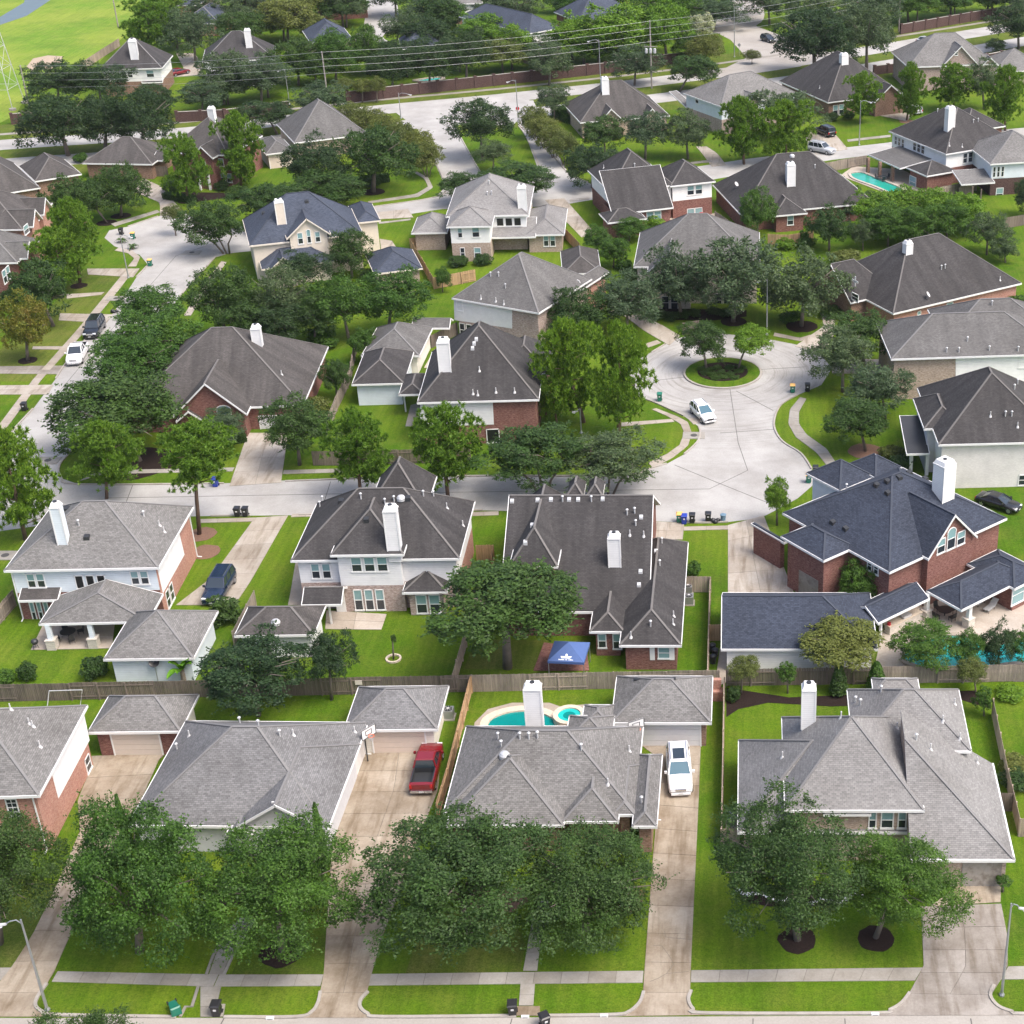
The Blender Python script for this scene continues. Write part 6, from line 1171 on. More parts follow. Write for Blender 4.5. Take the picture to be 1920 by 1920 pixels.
fence([(1700, 363), (1750, 353), (1800, 343), (1832, 338)], 'grey weathered fence below the white house with pool', 'wood_grey')
fence([(1800, 350), (1826, 343)], 'short fence by the wooden shed porch', 'wood_grey'); fence([(1884, 408), (1960, 396)], 'dark garden fence behind grey twiggy bushes', 'wood_dark')
fence([(1440, 438), (1480, 440), (1525, 432)], 'brown fence under the low red brick house', 'wood_new'); fence([(1340, 395), (1362, 410), (1392, 432)], 'grey fence beside the red chairs', 'wood_grey')
fence([(150, 118), (186, 95), (222, 72)], 'pale wooden fence between the open field and white house', 'wood_pale', alt=False); fence([(286, 312), (312, 312)], 'dark gate beside the open carport', 'wood_dark')
fence([(1280, 605), (1310, 600)], 'low fence behind the cul-de-sac oaks', 'wood_dark')
wall_run([(650, 172), (820, 152), (960, 137), (1135, 118), (1240, 103), (1310, 96)], 'long dark red brick wall along the boulevard with piers', 'brick_dark', 2.3)
wall_run([(1690, 46), (1780, 30), (1880, 13), (1990, -8)], 'red brick boundary wall under the tall boulevard trees past the transformer pole', 'brick_dark', 2.3)
wall_run([(1640, 124), (1690, 118)], 'short red brick garden wall beside the big dark hip roof', 'brick_dark', 1.9); wall_run([(1850, 102), (1905, 92)], 'red brick wall under the dark bush near boulevard', 'brick_dark', 1.9)
wall_run([(258, 285), (305, 281)], 'low red brick wall beside the carport', 'brick_red', 1.6); wall_run([(20, 214), (40, 212)], 'short dark gate wall beside the open field', 'brick_dark', 2.0); wall_run([(330, 210), (420, 206), (540, 190)], 'shaded brown wall behind the boulevard trees', 'brick_dark', 2.0)

# ================================================================ trees
LANDMARKS = (('slim white chimney', 447, 90), ('slate roof with chimney', 620, 60), ('small slate hip roof', 790, 75), ('white slate roofed house', 990, 50), ('tall lime maples', 1150, 60), ('cream flowering tree', 1318, 50), ('far side road', 1400, 10), ('very large dark oak', 1560, 70), ('boundary wall', 1780, 25), ('open field', 230, 60), ('blue grey far roof', 385, 30), ('far residential road', 715, 30), ('cyan pool', 800, 150), ('verge street lamp', 543, 160), ('shaded brown wall', 420, 190), ('crape myrtle pole', 617, 150), ('white house behind oaks', 880, 15), ('boulevard oaks', 270, 220), ('tall median lamp', 1120, 100), ('round dark bush', 1880, 40))
def farl(k, x, y):
    c = dict(oak='dark green', oak_grey='grey green', oak_dark='blackish green', oak_bright='fresh green', olive='olive brown', lime='lime green', pine='bright pine-like')[k]
    return c + ' garden tree near the ' + min(LANDMARKS, key=lambda l: (l[1] - x) ** 2 + 4 * (l[2] - y) ** 2)[0]
T = tree; LB = 'trees lining the boulevard'
T('oak_near', -110, 1520, 108, 1750, (0, 1770), 'grey green oak at the corner of the orange brick house')
T('oak_near_bright', 108, 1500, 405, 1812, (262, 1785), 'broad bright oak beside the curving garden path')
T('oak_near_bright', 378, 1530, 665, 1790, (528, 1783), 'bright green oak with black mulch ring in front of white walled house')
T('oak_near', 672, 1500, 1035, 1798, (885, 1768), 'biggest dark oak on the lawn before the brown brick house')
T('oak_near', 965, 1542, 1248, 1780, (1098, 1742), 'thinner oak with crooked dark limbs over the flower bed', thick=1.3)
T('oak_near', 1332, 1495, 1612, 1745, (1495, 1762), 'dark oak with mulch ring before the tan brick house')
T('oak_near_bright', 1578, 1558, 1805, 1752, (1642, 1758), 'smaller oak with mulch ring beside the wide grey driveway')
T('oak_near', 60, 1893, 260, 2110, (150, 2120), 'oak top rising from across the front street'); T('oak_near', -70, 1900, 14, 2060, (-40, 2070), 'small oak tip across the front street driveway')
T('oak_dark', 366, 1180, 582, 1338, (485, 1342), 'dark dense oak in the backyard behind the plain hip roof')
T('oak_dark', 570, 1180, 667, 1285, (622, 1312), 'small dark round tree beside the weathered fence')
T('oak', 787, 1040, 1110, 1225, (952, 1252), 'wide dark oak in the backyard next to the blue canopy', thick=1.4)
T('oak_bright', 1568, 1048, 1655, 1140, (1608, 1140), 'bright green small tree in the red brick courtyard')
T('olive', 1500, 1155, 1650, 1258, (1582, 1268), 'olive multi-stem crape myrtle against the long blue garage roof', multi=True, mat='bark_pale'); T('olive', 1363, 1225, 1426, 1278, (1390, 1300), 'small thin olive tree at the corner bed', mat='bark_pale')
T('oak_bright', 1674, 1160, 1802, 1254, (1735, 1257), 'dense green tree beside the outdoor kitchen and turquoise pool'); T('oak_bright', 1778, 1178, 1856, 1254, (1815, 1257), 'green tree between dense tree and glossy magnolia at the pool'); T('oak_dark', 1836, 1168, 1908, 1254, (1872, 1257), 'dark glossy magnolia beside the pool'); T('oak_bright', 1886, 1172, 1970, 1240, (1930, 1252), 'green tree beyond the glossy magnolia at the pool')
T('lime', 1430, 890, 1482, 972, (1457, 985), 'young airy tree on the verge of the cul-de-sac')
T('olive', 1795, 1230, 1850, 1285, (1830, 1300), 'small bare-stemmed olive tree before the pool fence', mat='bark_pale')
T('pine', -45, 800, 93, 1010, (48, 1012), 'tall pine at the side street corner by the pale blue house'); T('pine', 135, 785, 265, 925, (200, 935), 'pine on the street corner beside the storm drain'); T('pine', 288, 785, 440, 925, (374, 1002), 'leaning pine standing in front of the pale blue house'); T('pine', 600, 765, 742, 925, (676, 932), 'bright pine on the verge before the brown roofed house'); T('pine', 750, 755, 912, 925, (840, 932), 'darker bushy pine beside the white siding house')
T('pine', 995, 592, 1130, 795, (1095, 792), 'tall forked pine by the cul-de-sac, nearer the pink brick house'); T('pine', 1098, 600, 1226, 810, (1160, 822), 'tall pine by the cul-de-sac, nearer the white crossover'); T('pine', 1008, 690, 1065, 790, (1045, 800), 'slim pine against the red brick corner')
T('oak', 905, 790, 1095, 918, (1020, 932), 'multi-stem oak on the street side near the pines', multi=True); T('oak_grey', 1055, 800, 1240, 922, (1140, 932), 'grey green multi-stem oak at the cul-de-sac entrance', multi=True)
T('oak', 85, 690, 332, 862, (262, 865), 'broad oak over the side street before the brown roof'); T('oak_bright', 165, 618, 330, 740, (265, 770), 'bright tree behind the white pickup'); T('oak_bright', 185, 575, 370, 700, (300, 720), 'large rounded tree above the brown roof'); T('oak_bright', 215, 532, 345, 625, (300, 650), 'fresh green tree leaning over the side street')
T('oak_grey', 365, 765, 466, 832, (418, 842), 'grey green shrub tree beside arched front window'); T('oak', 488, 740, 625, 862, (562, 872), 'dark fruit tree beside the pale driveway'); T('shrub_olive', 560, 738, 622, 790, (595, 800), 'olive bush at the old grey fence')
T('oak', 1028, 530, 1135, 640, (1085, 645), 'oak against the pink grey brick house'); T('oak_grey', 1108, 505, 1248, 620, (1175, 625), 'grey green oak at the head of cul-de-sac driveway')
T('oak_grey', 1195, 455, 1335, 590, (1278, 596), 'thin grey oak before the stone house window'); T('oak_grey', 1290, 440, 1475, 605, (1375, 603), 'large grey oak in front of the stone house'); T('oak_grey', 1430, 462, 1587, 610, (1503, 612), 'round grey oak with mulch ring near the cross gable')
T('oak', 1265, 595, 1366, 685, (1325, 694), 'dark oak on the round traffic island'); T('lime', 1366, 608, 1450, 672, (1383, 694), 'lime green small tree on the round traffic island')
T('oak', 1550, 578, 1680, 668, (1620, 690), 'dark green oak above the tan brick side wall'); T('oak_grey', 1508, 612, 1652, 722, (1580, 735), 'feathery grey oak leaning over the cul-de-sac'); T('oak_grey', 1590, 680, 1712, 775, (1660, 785), 'bushy oak against the tan brick wall'); T('oak', 1538, 740, 1675, 838, (1623, 846), 'small oak with trunk on the curved lawn')
T('oak', 358, 490, 485, 620, (420, 640), 'dark clump oak at the street end of the middle garden'); T('oak_grey', 475, 495, 585, 615, (535, 635), 'grey oak in the shady middle garden'); T('oak_bright', 578, 512, 700, 628, (655, 640), 'light green elm in the middle garden'); T('oak_bright', 668, 502, 808, 612, (728, 628), 'rounded elm beside the new tan fence'); T('oak_dark', 520, 470, 620, 540, (570, 560), 'dark oak below the slate blue roof')
T('oak', 395, 555, 505, 645, (450, 655), 'low dark oak hiding the shady garden fence'); T('oak_dark', 470, 560, 575, 645, (525, 655), 'dark oak in the deepest shade of the garden'); T('oak', 545, 545, 640, 640, (590, 650), 'dense oak between the light green elm and dark oak'); T('oak', 612, 428, 702, 520, (660, 522), 'green oak beside the slate blue house'); T('oak_bright', 655, 612, 708, 672, (682, 680), 'compact garden bush behind mottled garage roof'); T('oak', 600, 668, 656, 740, (632, 748), 'round dark bush by the old grey fence'); T('shrub_bright', 490, 615, 525, 645, (507, 648), 'bright bush behind brown roof'); T('shrub_bright', 570, 610, 630, 650, (600, 655), 'pale green bush row behind brown roof')
T('oak_bright', 812, 500, 848, 542, (830, 548), 'small bright tree at the new tan fence')
T('autumn', 0, 545, 95, 672, (52, 676), 'yellowing tree on the side street lawn'); T('oak', 10, 480, 135, 612, (100, 612), 'green oak behind the yellowing street tree'); T('pine', 52, 422, 165, 545, (118, 548), 'pine over the side street lawn'); T('pine', 88, 372, 190, 500, (150, 530), 'darker pine behind the side street lamp'); T('oak', 78, 325, 180, 420, (130, 430), 'oak beside the orange brick gables'); T('oak', 178, 298, 276, 410, (227, 405), 'oak with mulch ring on the bulb lawn beside the pale driveway'); T('oak', 120, 330, 215, 415, (200, 418), 'leaning oak with mulch ring on the bulb lawn')
T('olive', 304, 382, 345, 418, (330, 442), 'thin small tree on the little street island', mat='bark_pale'); T('pine', 303, 252, 392, 375, (352, 379), 'pine before the dark red brick entrance'); T('pine', 402, 213, 498, 352, (452, 352), 'taller pine beside the dark red brick house'); T('oak', 338, 370, 452, 470, (425, 476), 'dark multi-stem oak on the bulb corner', multi=True); T('oak', 440, 340, 560, 420, (500, 430), 'oak between slate blue roof and bulb corner oak'); T('oak', 535, 318, 690, 388, (620, 395), 'oak between slate blue roof and corner lawn'); T('oak_dark', 525, 258, 650, 355, (600, 372), 'dark oak before the cream garage wing'); T('oak', 628, 228, 778, 355, (700, 360), 'large dark oak with mulch ring on the corner lawn', thick=1.3)
for i, (a, b) in enumerate(((660, 218), (690, 228), (722, 240), (752, 255), (782, 270), (796, 290))): T('olive', a - 32, b - 28, a + 34, b + 34, (a + 6, b + 42), 'yellowish crape myrtle in the clipped row beside the entry road, west side', 'crape myrtles along the entry road, west side', mat='bark_pale', multi=True)
for i, (a, b) in enumerate(((1000, 222), (1018, 240), (1035, 258), (1055, 272))): T('olive', a - 30, b - 26, a + 32, b + 30, (a + 4, b + 38), 'yellowish crape myrtle in the clipped row beside the entry road, east side', 'crape myrtles along the entry road, east side', mat='bark_pale', multi=True)
T('oak_grey', 1000, 155, 1075, 215, (1040, 225), 'olive tree at the start of the entry road hedge'); T('oak_dark', 836, 182, 962, 278, (905, 300), 'round dark oak on the entry road median'); T('oak_grey', 890, 262, 962, 310, (925, 325), 'grey bush on the entry road median'); T('oak', 905, 300, 1045, 372, (975, 385), 'green tree beyond the light grey roof', ); T('oak', 820, 322, 905, 372, (860, 382), 'low oak at the tip of light grey roof')
T('oak_dark', 1062, 265, 1165, 350, (1110, 352), 'dark oak between entry road and steep dark roof'); T('oak', 1085, 215, 1180, 285, (1135, 300), 'leafy oak between steep dark roof and clipped hedge'); T('oak_grey', 1165, 205, 1260, 285, (1210, 300), 'grey oak below the small gabled brown roof'); T('oak_grey', 1235, 205, 1335, 285, (1290, 298), 'grey oak beside the short pale driveway')
T('pine', 1340, 180, 1440, 305, (1395, 308), 'bushy pine beside the short pale driveway'); T('pine', 1420, 185, 1525, 300, (1475, 305), 'bushy pine beside the silver sport utility car'); T('oak_grey', 1400, 165, 1540, 250, (1490, 260), 'grey oak next to the parked black car')
T('pine', 1575, 138, 1660, 225, (1612, 232), 'pine on the lawn of the brown brick house'); T('pine', 1675, 120, 1742, 225, (1700, 226), 'slim pine beside the silver car'); T('pine', 1740, 120, 1830, 200, (1790, 210), 'pine between grey oak and slim pine'); T('oak_grey', 1800, 110, 1880, 190, (1845, 205), 'grey oak behind the white house with pool'); T('pine', 1840, 125, 1925, 240, (1885, 245), 'pine beside the white van')
T('oak_bright', 1385, 350, 1455, 440, (1420, 445), 'dense green tree beside the grey diagonal fence'); T('oak', 1508, 382, 1600, 465, (1555, 470), 'dense dark tree at the brown fence'); T('oak_grey', 1575, 370, 1610, 410, (1592, 415), 'small flowering magnolia at low brick house'); T('oak_grey', 1590, 410, 1645, 465, (1618, 470), 'grey feathery bush near the cross gable house')
for i, (a, b, k) in enumerate(((1645, 400, 'shrub_lime'), (1690, 395, 'shrub_lime'), (1735, 392, 'shrub_lime'), (1665, 425, 'oak_bright'), (1720, 425, 'oak_bright'), (1775, 420, 'oak_bright'), (1800, 400, 'shrub_lime'))): T('lime' if k == 'shrub_lime' else k, a - 50, b - 46, a + 50, b + 34, (a, b + 37), ('feathery lime bamboo clump in the garden thicket' if k == 'shrub_lime' else 'dense green bush in the garden thicket below the white pool house'), 'garden thicket bushes', name='bush', cat='bush')
T('oak_grey', 1810, 395, 1895, 470, (1850, 478), 'grey twiggy bush beyond the garden thicket'); T('oak_grey', 1850, 440, 1915, 490, (1885, 492), 'low grey bush beside the very dark roof'); T('oak_dark', 1900, 330, 1960, 400, (1930, 405), 'dark conifer by the wooden shed porch'); T('shrub_bright', 1880, 550, 1930, 585, (1905, 590), 'bright bush beside the long brick house')
T('oak_bright', 1090, 420, 1150, 475, (1120, 478), 'bright garden tree touching the golden fence'); T('oak_bright', 1120, 440, 1185, 500, (1150, 502), 'bright garden tree beside the small brown garage roof'); T('oak_bright', 1150, 405, 1215, 450, (1180, 452), 'bright garden tree under the steep dark roof'); T('shrub_lime', 1205, 405, 1250, 438, (1228, 440), 'small lime bush under steep dark roof')
T('shrub_bright', 1495, 428, 1520, 460, (1505, 462), 'bright bush at brown fence'); T('shrub_olive', 1550, 465, 1620, 500, (1585, 502), 'pale bush beside long brick house')
# boulevard oaks
for b, l_ in zip(((38, 170, 180, 288, 128, 292), (150, 168, 250, 280, 197, 284), (200, 160, 332, 282, 270, 284)), ('big dark boulevard oak closest to the open field', 'narrow dark boulevard oak between two broad ones', 'big dark boulevard oak behind the open carport')): T('oak_dark', *b[:4], (b[4], b[5]), l_, LB, thick=1.3)
for b, l_ in zip(((50, 108, 170, 190, 110, 205), (130, 118, 240, 185, 190, 200)), ('dark oak at the dirt patch of the field', 'dark oak screening the white house by the field')): T('oak_dark', *b[:4], (b[4], b[5]), l_, 'oaks screening the far houses')
for b, l_ in zip(((330, 150, 430, 205, 380, 216), (375, 92, 475, 180, 420, 196), (440, 100, 545, 180, 490, 196)), ('low oak behind the wires beside the shaded brown wall', 'tall oak behind the wires before the slim white chimney', 'oak behind the wires beside the verge street lamp')): T('oak_grey', *b[:4], (b[4], b[5]), l_, 'oaks behind the wires')
T('oak_dark', 440, 185, 555, 245, (520, 252), 'small dark oak on the boulevard verge near roof ridge'); T('oak_grey', 545, 150, 660, 215, (600, 222), 'grey oak on boulevard verge beside the utility pole')
T('pine', 228, 0, 330, 95, (275, 105), 'pine between field and far white house'); T('oak_grey', 312, 15, 412, 112, (367, 118), 'grey oak on the far driveway'); T('oak_grey', 405, 10, 490, 60, (450, 75), 'grey oak beside the blue grey far roof')
for b, l_ in zip(((480, -10, 600, 70, 540, 85), (560, 30, 640, 75, 600, 88)), ('large olive tinted tree beside the blue grey far roof', 'small olive tinted tree before the slate roof with chimney')): T('olive', *b[:4], (b[4], b[5]), l_, 'olive far trees')
T('oak', 510, 65, 610, 150, (560, 160), 'dark green tree behind the crape myrtle pole'); T('oak_bright', 590, 55, 670, 145, (630, 155), 'brighter green tree before the slate roof with chimney'); T('oak_bright', 655, 42, 720, 130, (690, 140), 'bright tree by the far side road'); T('oak_grey', 715, 20, 790, 82, (740, 90), 'round small oak by the far side road'); T('oak_grey', 745, 0, 880, 50, (810, 60), 'dark oak before the white house behind dark oaks')
for b, l_ in zip(((690, 85, 790, 160, 735, 170), (755, 75, 860, 155, 805, 168), (830, 52, 920, 145, 875, 160)), ('dark oak over the brick wall beside the pale crape myrtles', 'dark oak over the brick wall above the cyan pool', 'dark oak over the brick wall beside the pale lime willow')): T('oak_dark', *b[:4], (b[4], b[5]), l_, 'dark oaks over the brick wall')
for b in ((625, 145, 670, 175, 650, 190), (660, 145, 700, 178, 680, 192), (690, 142, 725, 178, 707, 192)): T('olive', *b[:4], (b[4], b[5]), 'thin pale crape myrtle before the dark brick wall', 'crape myrtles before the brick wall', mat='bark_pale')
T('lime', 920, 45, 1000, 120, (960, 130), 'pale lime willow before the slate house'); T('oak_grey', 985, 80, 1080, 150, (1030, 160), 'grey bush row above the brick wall')
for b, l_ in zip(((1040, 25, 1150, 110, 1095, 122), (1090, 5, 1230, 110, 1160, 122), (1190, 0, 1300, 105, 1250, 118)), ('lime green maple beside the white slate roofed house', 'widest lime green maple behind the tall median lamp', 'lime green maple beside the cream flowering tree')): T('lime', *b[:4], (b[4], b[5]), l_, 'tall lime maples')
T('oak_grey', 1140, 80, 1245, 155, (1190, 160), 'grey rounded oak before the transformer pole'); T('flower', 1290, 25, 1345, 75, (1318, 85), 'cream flowering tree by the side road'); T('olive', 1285, 60, 1360, 120, (1325, 130), 'olive bushy tree by the side road'); T('oak', 1250, 100, 1350, 162, (1275, 172), 'oak on the boulevard median'); T('oak_grey', 1280, 0, 1400, 45, (1340, 55), 'oak beyond the cream flowering tree'); T('oak_grey', 1480, -20, 1590, 60, (1535, 75), 'oak behind the very large dark oak')
T('oak_dark', 1450, 10, 1600, 135, (1528, 142), 'very large dark oak beside the boulevard junction', thick=1.4); T('oak_grey', 1560, -5, 1690, 115, (1625, 130), 'very large grey oak beside the boulevard junction')
for b in ((1680, -20, 1760, 35, 1720, 48), (1750, -25, 1830, 25, 1790, 38), (1820, -30, 1900, 15, 1860, 28)): T('oak_bright', *b[:4], (b[4], b[5]), 'green tree over the red brick boundary wall', 'trees over the upper right wall')
T('oak_dark', 1850, 5, 1965, 80, (1910, 92), 'dark oak shading the boulevard by the round bush'); T('oak_dark', 1845, 72, 1890, 98, (1868, 100), 'round dark bush on the boulevard verge'); T('olive', 1395, 92, 1425, 115, (1410, 120), 'thin reddish sapling at the junction', mat='bark_pale'); T('oak', 1470, -10, 1500, 30, (1485, 35), 'small tree on the far median')
for b in ((860, -25, 930, 20, 890, 30), (930, -30, 1010, 12, 970, 22), (1010, -25, 1080, 15, 1045, 25), (400, -30, 480, 10, 440, 20), (610, -20, 690, 40, 650, 52)): T('oak_grey', *b[:4], (b[4], b[5]), 'oak among the farthest roofs', 'upper edge oaks')
for i, (a, b, r_, k) in enumerate(((330, 60, 40, 'oak_grey'), (450, 60, 45, 'oak'), (530, 40, 45, 'oak_grey'), (560, 8, 50, 'olive'), (620, 100, 40, 'oak_bright'), (690, 110, 36, 'oak'), (760, 110, 42, 'oak_dark'), (830, 30, 45, 'oak'), (905, 60, 40, 'lime'), (960, 20, 45, 'oak_grey'), (1070, 75, 45, 'lime'), (1120, 95, 40, 'oak_bright'), (1210, 60, 50, 'lime'), (1250, 20, 50, 'oak_bright'), (1300, 92, 34, 'oak'), (1440, 10, 45, 'oak_grey'), (1640, 20, 55, 'oak_grey'), (1700, 5, 45, 'oak_bright'), (1780, -2, 45, 'oak_bright'), (1850, -10, 45, 'oak'), (300, 10, 40, 'pine'), (860, 100, 42, 'oak_dark'), (940, 105, 40, 'olive'), (470, 10, 40, 'oak_grey'), (740, -5, 45, 'oak'), (1160, -8, 50, 'oak_bright'), (385, 20, 38, 'oak_grey'), (640, 15, 42, 'oak'), (800, 70, 40, 'oak_dark'), (590, 130, 38, 'oak'), (500, 150, 40, 'oak_grey'), (425, 165, 38, 'oak'), (290, 190, 34, 'oak_dark'), (1010, 100, 38, 'oak_grey'), (900, 0, 45, 'oak_grey'), (1080, 10, 45, 'oak_bright'), (1370, -10, 50, 'oak_grey'), (1900, -5, 50, 'oak_grey'))): T(k, a - r_ * 1.2, b - r_ * .95, a + r_ * 1.2, b + r_ * .62, (a + 3, b + r_ * .82), farl(k, a, b), 'far garden trees')
# shrubs and clipped things
T('topiary', 1455, 1238, 1498, 1284, (1477, 1300), 'clipped ball topiary on a stem beside the blue roofed garage'); T('topiary', 1822, 1285, 1866, 1338, (1845, 1342), 'clipped ball bush beside the tan fence'); T('topiary', 1865, 1638, 1898, 1665, (1880, 1672), 'clipped ball bush beside the garage bay'); T('shrub_lime', 1865, 1290, 1920, 1310, (1892, 1314), 'low lime ground cover along the tan fence')
T('shrub', 150, 1225, 206, 1280, (180, 1284), 'biggest leafy shrub on the pale blue house lawn'); T('shrub', 30, 1238, 70, 1282, (50, 1286), 'upright leafy shrub on the pale blue house lawn'); T('shrub_bright', -10, 1255, 30, 1284, (8, 1290), 'low bright shrub on the pale blue house lawn'); T('shrub', 388, 1115, 456, 1178, (425, 1180), 'round green shrub beside the dark parked jeep'); T('shrub_bright', 1284, 1052, 1316, 1082, (1300, 1086), 'round bush at the dark roof side wall')
T('shrub', 1362, 1285, 1390, 1320, (1376, 1328), 'dark bush in the fence corner bed'); cypress(1572, 1302, 1245, 'dark narrow conifer by the dark fence under the crape myrtle', .9, 'leaf_oak'); cypress(1642, 1296, 1240, 'brighter wider conifer by the dark fence', 1.0, 'leaf_oak_bright'); cypress(610, 1632, 1504, 'slim cypress beside the arched window', .5); cypress(240, 1585, 1490, 'slim dark cypress at the corner of the plain hip roof', .45)
T('shrub', 731, 1189, 744, 1206, (738, 1236), 'tiny sapling in a round stone ring', trunk=True, name='sapling', cat='sapling'); T('shrub', 300, 335, 340, 365, (322, 368), 'dark shrub at the red brick front beside the driveway'); T('shrub', 425, 345, 470, 375, (450, 378), 'dark shrub at the red brick front beside the street oak')
for a, b in ((1316, 692), (1322, 700), (1335, 703), (1352, 699), (1368, 703), (1385, 697), (1345, 690), (1368, 690), (1332, 694), (1390, 690), (1356, 708), (1378, 709), (1342, 709)): T('shrub', a - 11, b - 6, a + 11, b + 5, (a, b + 6), 'low shrub in the traffic island bed', 'low shrubs in the traffic island bed', trunk=False)
for a, b in ((1235, 592), (1258, 594), (1282, 590), (1300, 588), (1340, 585), (1360, 588)): T('shrub', a - 15, b - 11, a + 15, b + 9, (a, b + 9), 'foundation shrub before the stone house', 'foundation shrubs before the stone house', trunk=False)
box_hedge([(650, 350), (730, 340)], 1.4, 1.4, 'dark clipped hedge before the corner house with the big oak'); box_hedge([(1045, 215), (1078, 232)], 3, 1.8, 'clipped green hedge beside the small gabled house', 'leaf_oak_bright'); box_hedge([(405, 835), (462, 825)], 1.5, 1.0, 'low dark hedge under the arched front window'); box_hedge([(310, 372), (365, 380)], 1.5, 1.1, 'low dark hedge before the red brick entrance')
bladed('banana_plant', 345, 1278, 'bright banana plant beside the pale blue garage', 14, 2.6, .7, .9, stem=1.2, stemr=.2, rise=1.5)
bladed('sago_palm', 250, 467, 'sago palm beside the side street driveway', 18, 1.3, .25, .9, 'leaf_oak', .4, .2, .9); bladed('sago_palm', 228, 455, 'small palm beside the leaning bin on the street bulb', 14, 1.2, .25, .9, 'leaf_oak', .4, .2, .9)
# foundation planting
for i, (a, b, k, wh) in enumerate(((330, 350, 'shrub', 'red brick entrance'), (415, 352, 'shrub', 'red brick entrance'), (700, 345, 'shrub', 'corner hedge'), (660, 362, 'shrub_olive', 'corner hedge'), (1560, 222, 'shrub', 'brown brick house'), (1590, 220, 'shrub_bright', 'brown brick house'), (1622, 205, 'shrub_bright', 'brown brick house'), (1662, 205, 'shrub', 'brown brick house'), (1545, 330, 'shrub', 'emerald pool'), (1570, 345, 'shrub', 'emerald pool'), (1600, 360, 'shrub_bright', 'emerald pool'), (1630, 372, 'shrub', 'emerald pool'), (1655, 380, 'shrub', 'emerald pool'), (520, 515, 'shrub', 'slate blue house'), (560, 512, 'shrub', 'slate blue house'), (690, 520, 'shrub', 'slate blue house'), (860, 494, 'shrub', 'cream bay house'), (905, 492, 'shrub', 'cream bay house'), (400, 650, 'shrub_bright', 'shady garden'), (450, 655, 'shrub', 'shady garden'), (505, 650, 'shrub', 'shady garden'), (560, 655, 'shrub', 'shady garden'), (610, 648, 'shrub_bright', 'shady garden'), (640, 700, 'shrub_bright', 'shady garden'), (1480, 600, 'shrub_bright', 'round grey oak'), (1560, 590, 'shrub', 'round grey oak'), (1690, 875, 'shrub', 'white brick house'), (1672, 855, 'shrub_olive', 'white brick house'), (1510, 460, 'shrub_bright', 'low red brick house'), (1470, 462, 'shrub_lime', 'low red brick house'), (1170, 500, 'shrub_bright', 'stone house'), (1190, 520, 'shrub', 'stone house'), (20, 560, 'shrub', 'side street houses'), (60, 470, 'shrub', 'side street houses'), (110, 440, 'shrub', 'side street houses'), (170, 350, 'shrub_bright', 'carport'), (150, 300, 'shrub_bright', 'carport'), (255, 330, 'shrub_lime', 'carport'), (1240, 250, 'shrub', 'small gabled brown house'), (1150, 258, 'shrub', 'small gabled brown house'), (1100, 250, 'shrub_bright', 'small gabled brown house'), (1760, 215, 'shrub', 'pale brick gables'), (1700, 170, 'shrub', 'pale brick gables'), (1905, 1445, 'shrub_olive', 'tan fence'), (1915, 1470, 'shrub', 'tan fence'))): r_ = 6 + b * .012; T(k, a - r_ * 1.6, b - r_ * 1.5, a + r_ * 1.6, b + r_ * .8, (a, b + r_ * .8), dict(shrub='dark', shrub_bright='bright', shrub_olive='olive', shrub_lime='lime')[k] + ' garden shrub planted by the ' + wh, 'garden shrubs by the ' + wh)
# mulch beds
for a, b, r, m in ((1495, 1762, 1.35, 'mulch'), (1642, 1760, 1.3, 'mulch'), (528, 1785, 1.5, 'mulch'), (378, 1002, 1.5, 'mulch_brown'), (385, 1035, 1.5, 'mulch_brown'), (262, 868, 4, 'mulch'), (227, 405, 1.6, 'mulch'), (200, 418, 1.6, 'mulch'), (352, 377, 1.6, 'mulch'), (700, 360, 2.0, 'mulch'), (1503, 612, 2.2, 'mulch'), (1623, 846, 2.0, 'mulch_brown'), (1615, 882, 1.6, 'mulch_brown'), (1375, 603, 1.8, 'mulch'), (52, 676, 1.2, 'mulch'), (148, 536, 1.2, 'mulch'), (1700, 228, 1.5, 'mulch_brown')): disc('mulch_ring', a, b, r, m)
poly_px('flower_bed', [(1362, 1345), (1362, 1290), (1480, 1308), (1660, 1300), (1830, 1295), (1860, 1330), (1800, 1312), (1700, 1320), (1560, 1325), (1440, 1318), (1385, 1330)], 'mulch', .03); poly_px('flower_bed', [(1390, 1690), (1440, 1700), (1560, 1700), (1600, 1690), (1600, 1660), (1390, 1660)], 'mulch', .03); poly_px('flower_bed', [(1020, 1700), (1060, 1715), (1130, 1722), (1200, 1708), (1210, 1670), (1030, 1670)], 'mulch_brown', .03); poly_px('flower_bed', [(860, 1700), (960, 1712), (990, 1690), (985, 1665), (870, 1670)], 'mulch_brown', .03); poly_px('flower_bed', [(400, 1700), (600, 1690), (610, 1640), (400, 1650)], 'mulch', .03)
poly_px('flower_bed', [(1215, 585), (1260, 600), (1340, 601), (1400, 594), (1400, 582), (1230, 578)], 'mulch', .03); poly_px('flower_bed', [(322, 376), (330, 360), (440, 362), (420, 372), (360, 380)], 'mulch', .03)
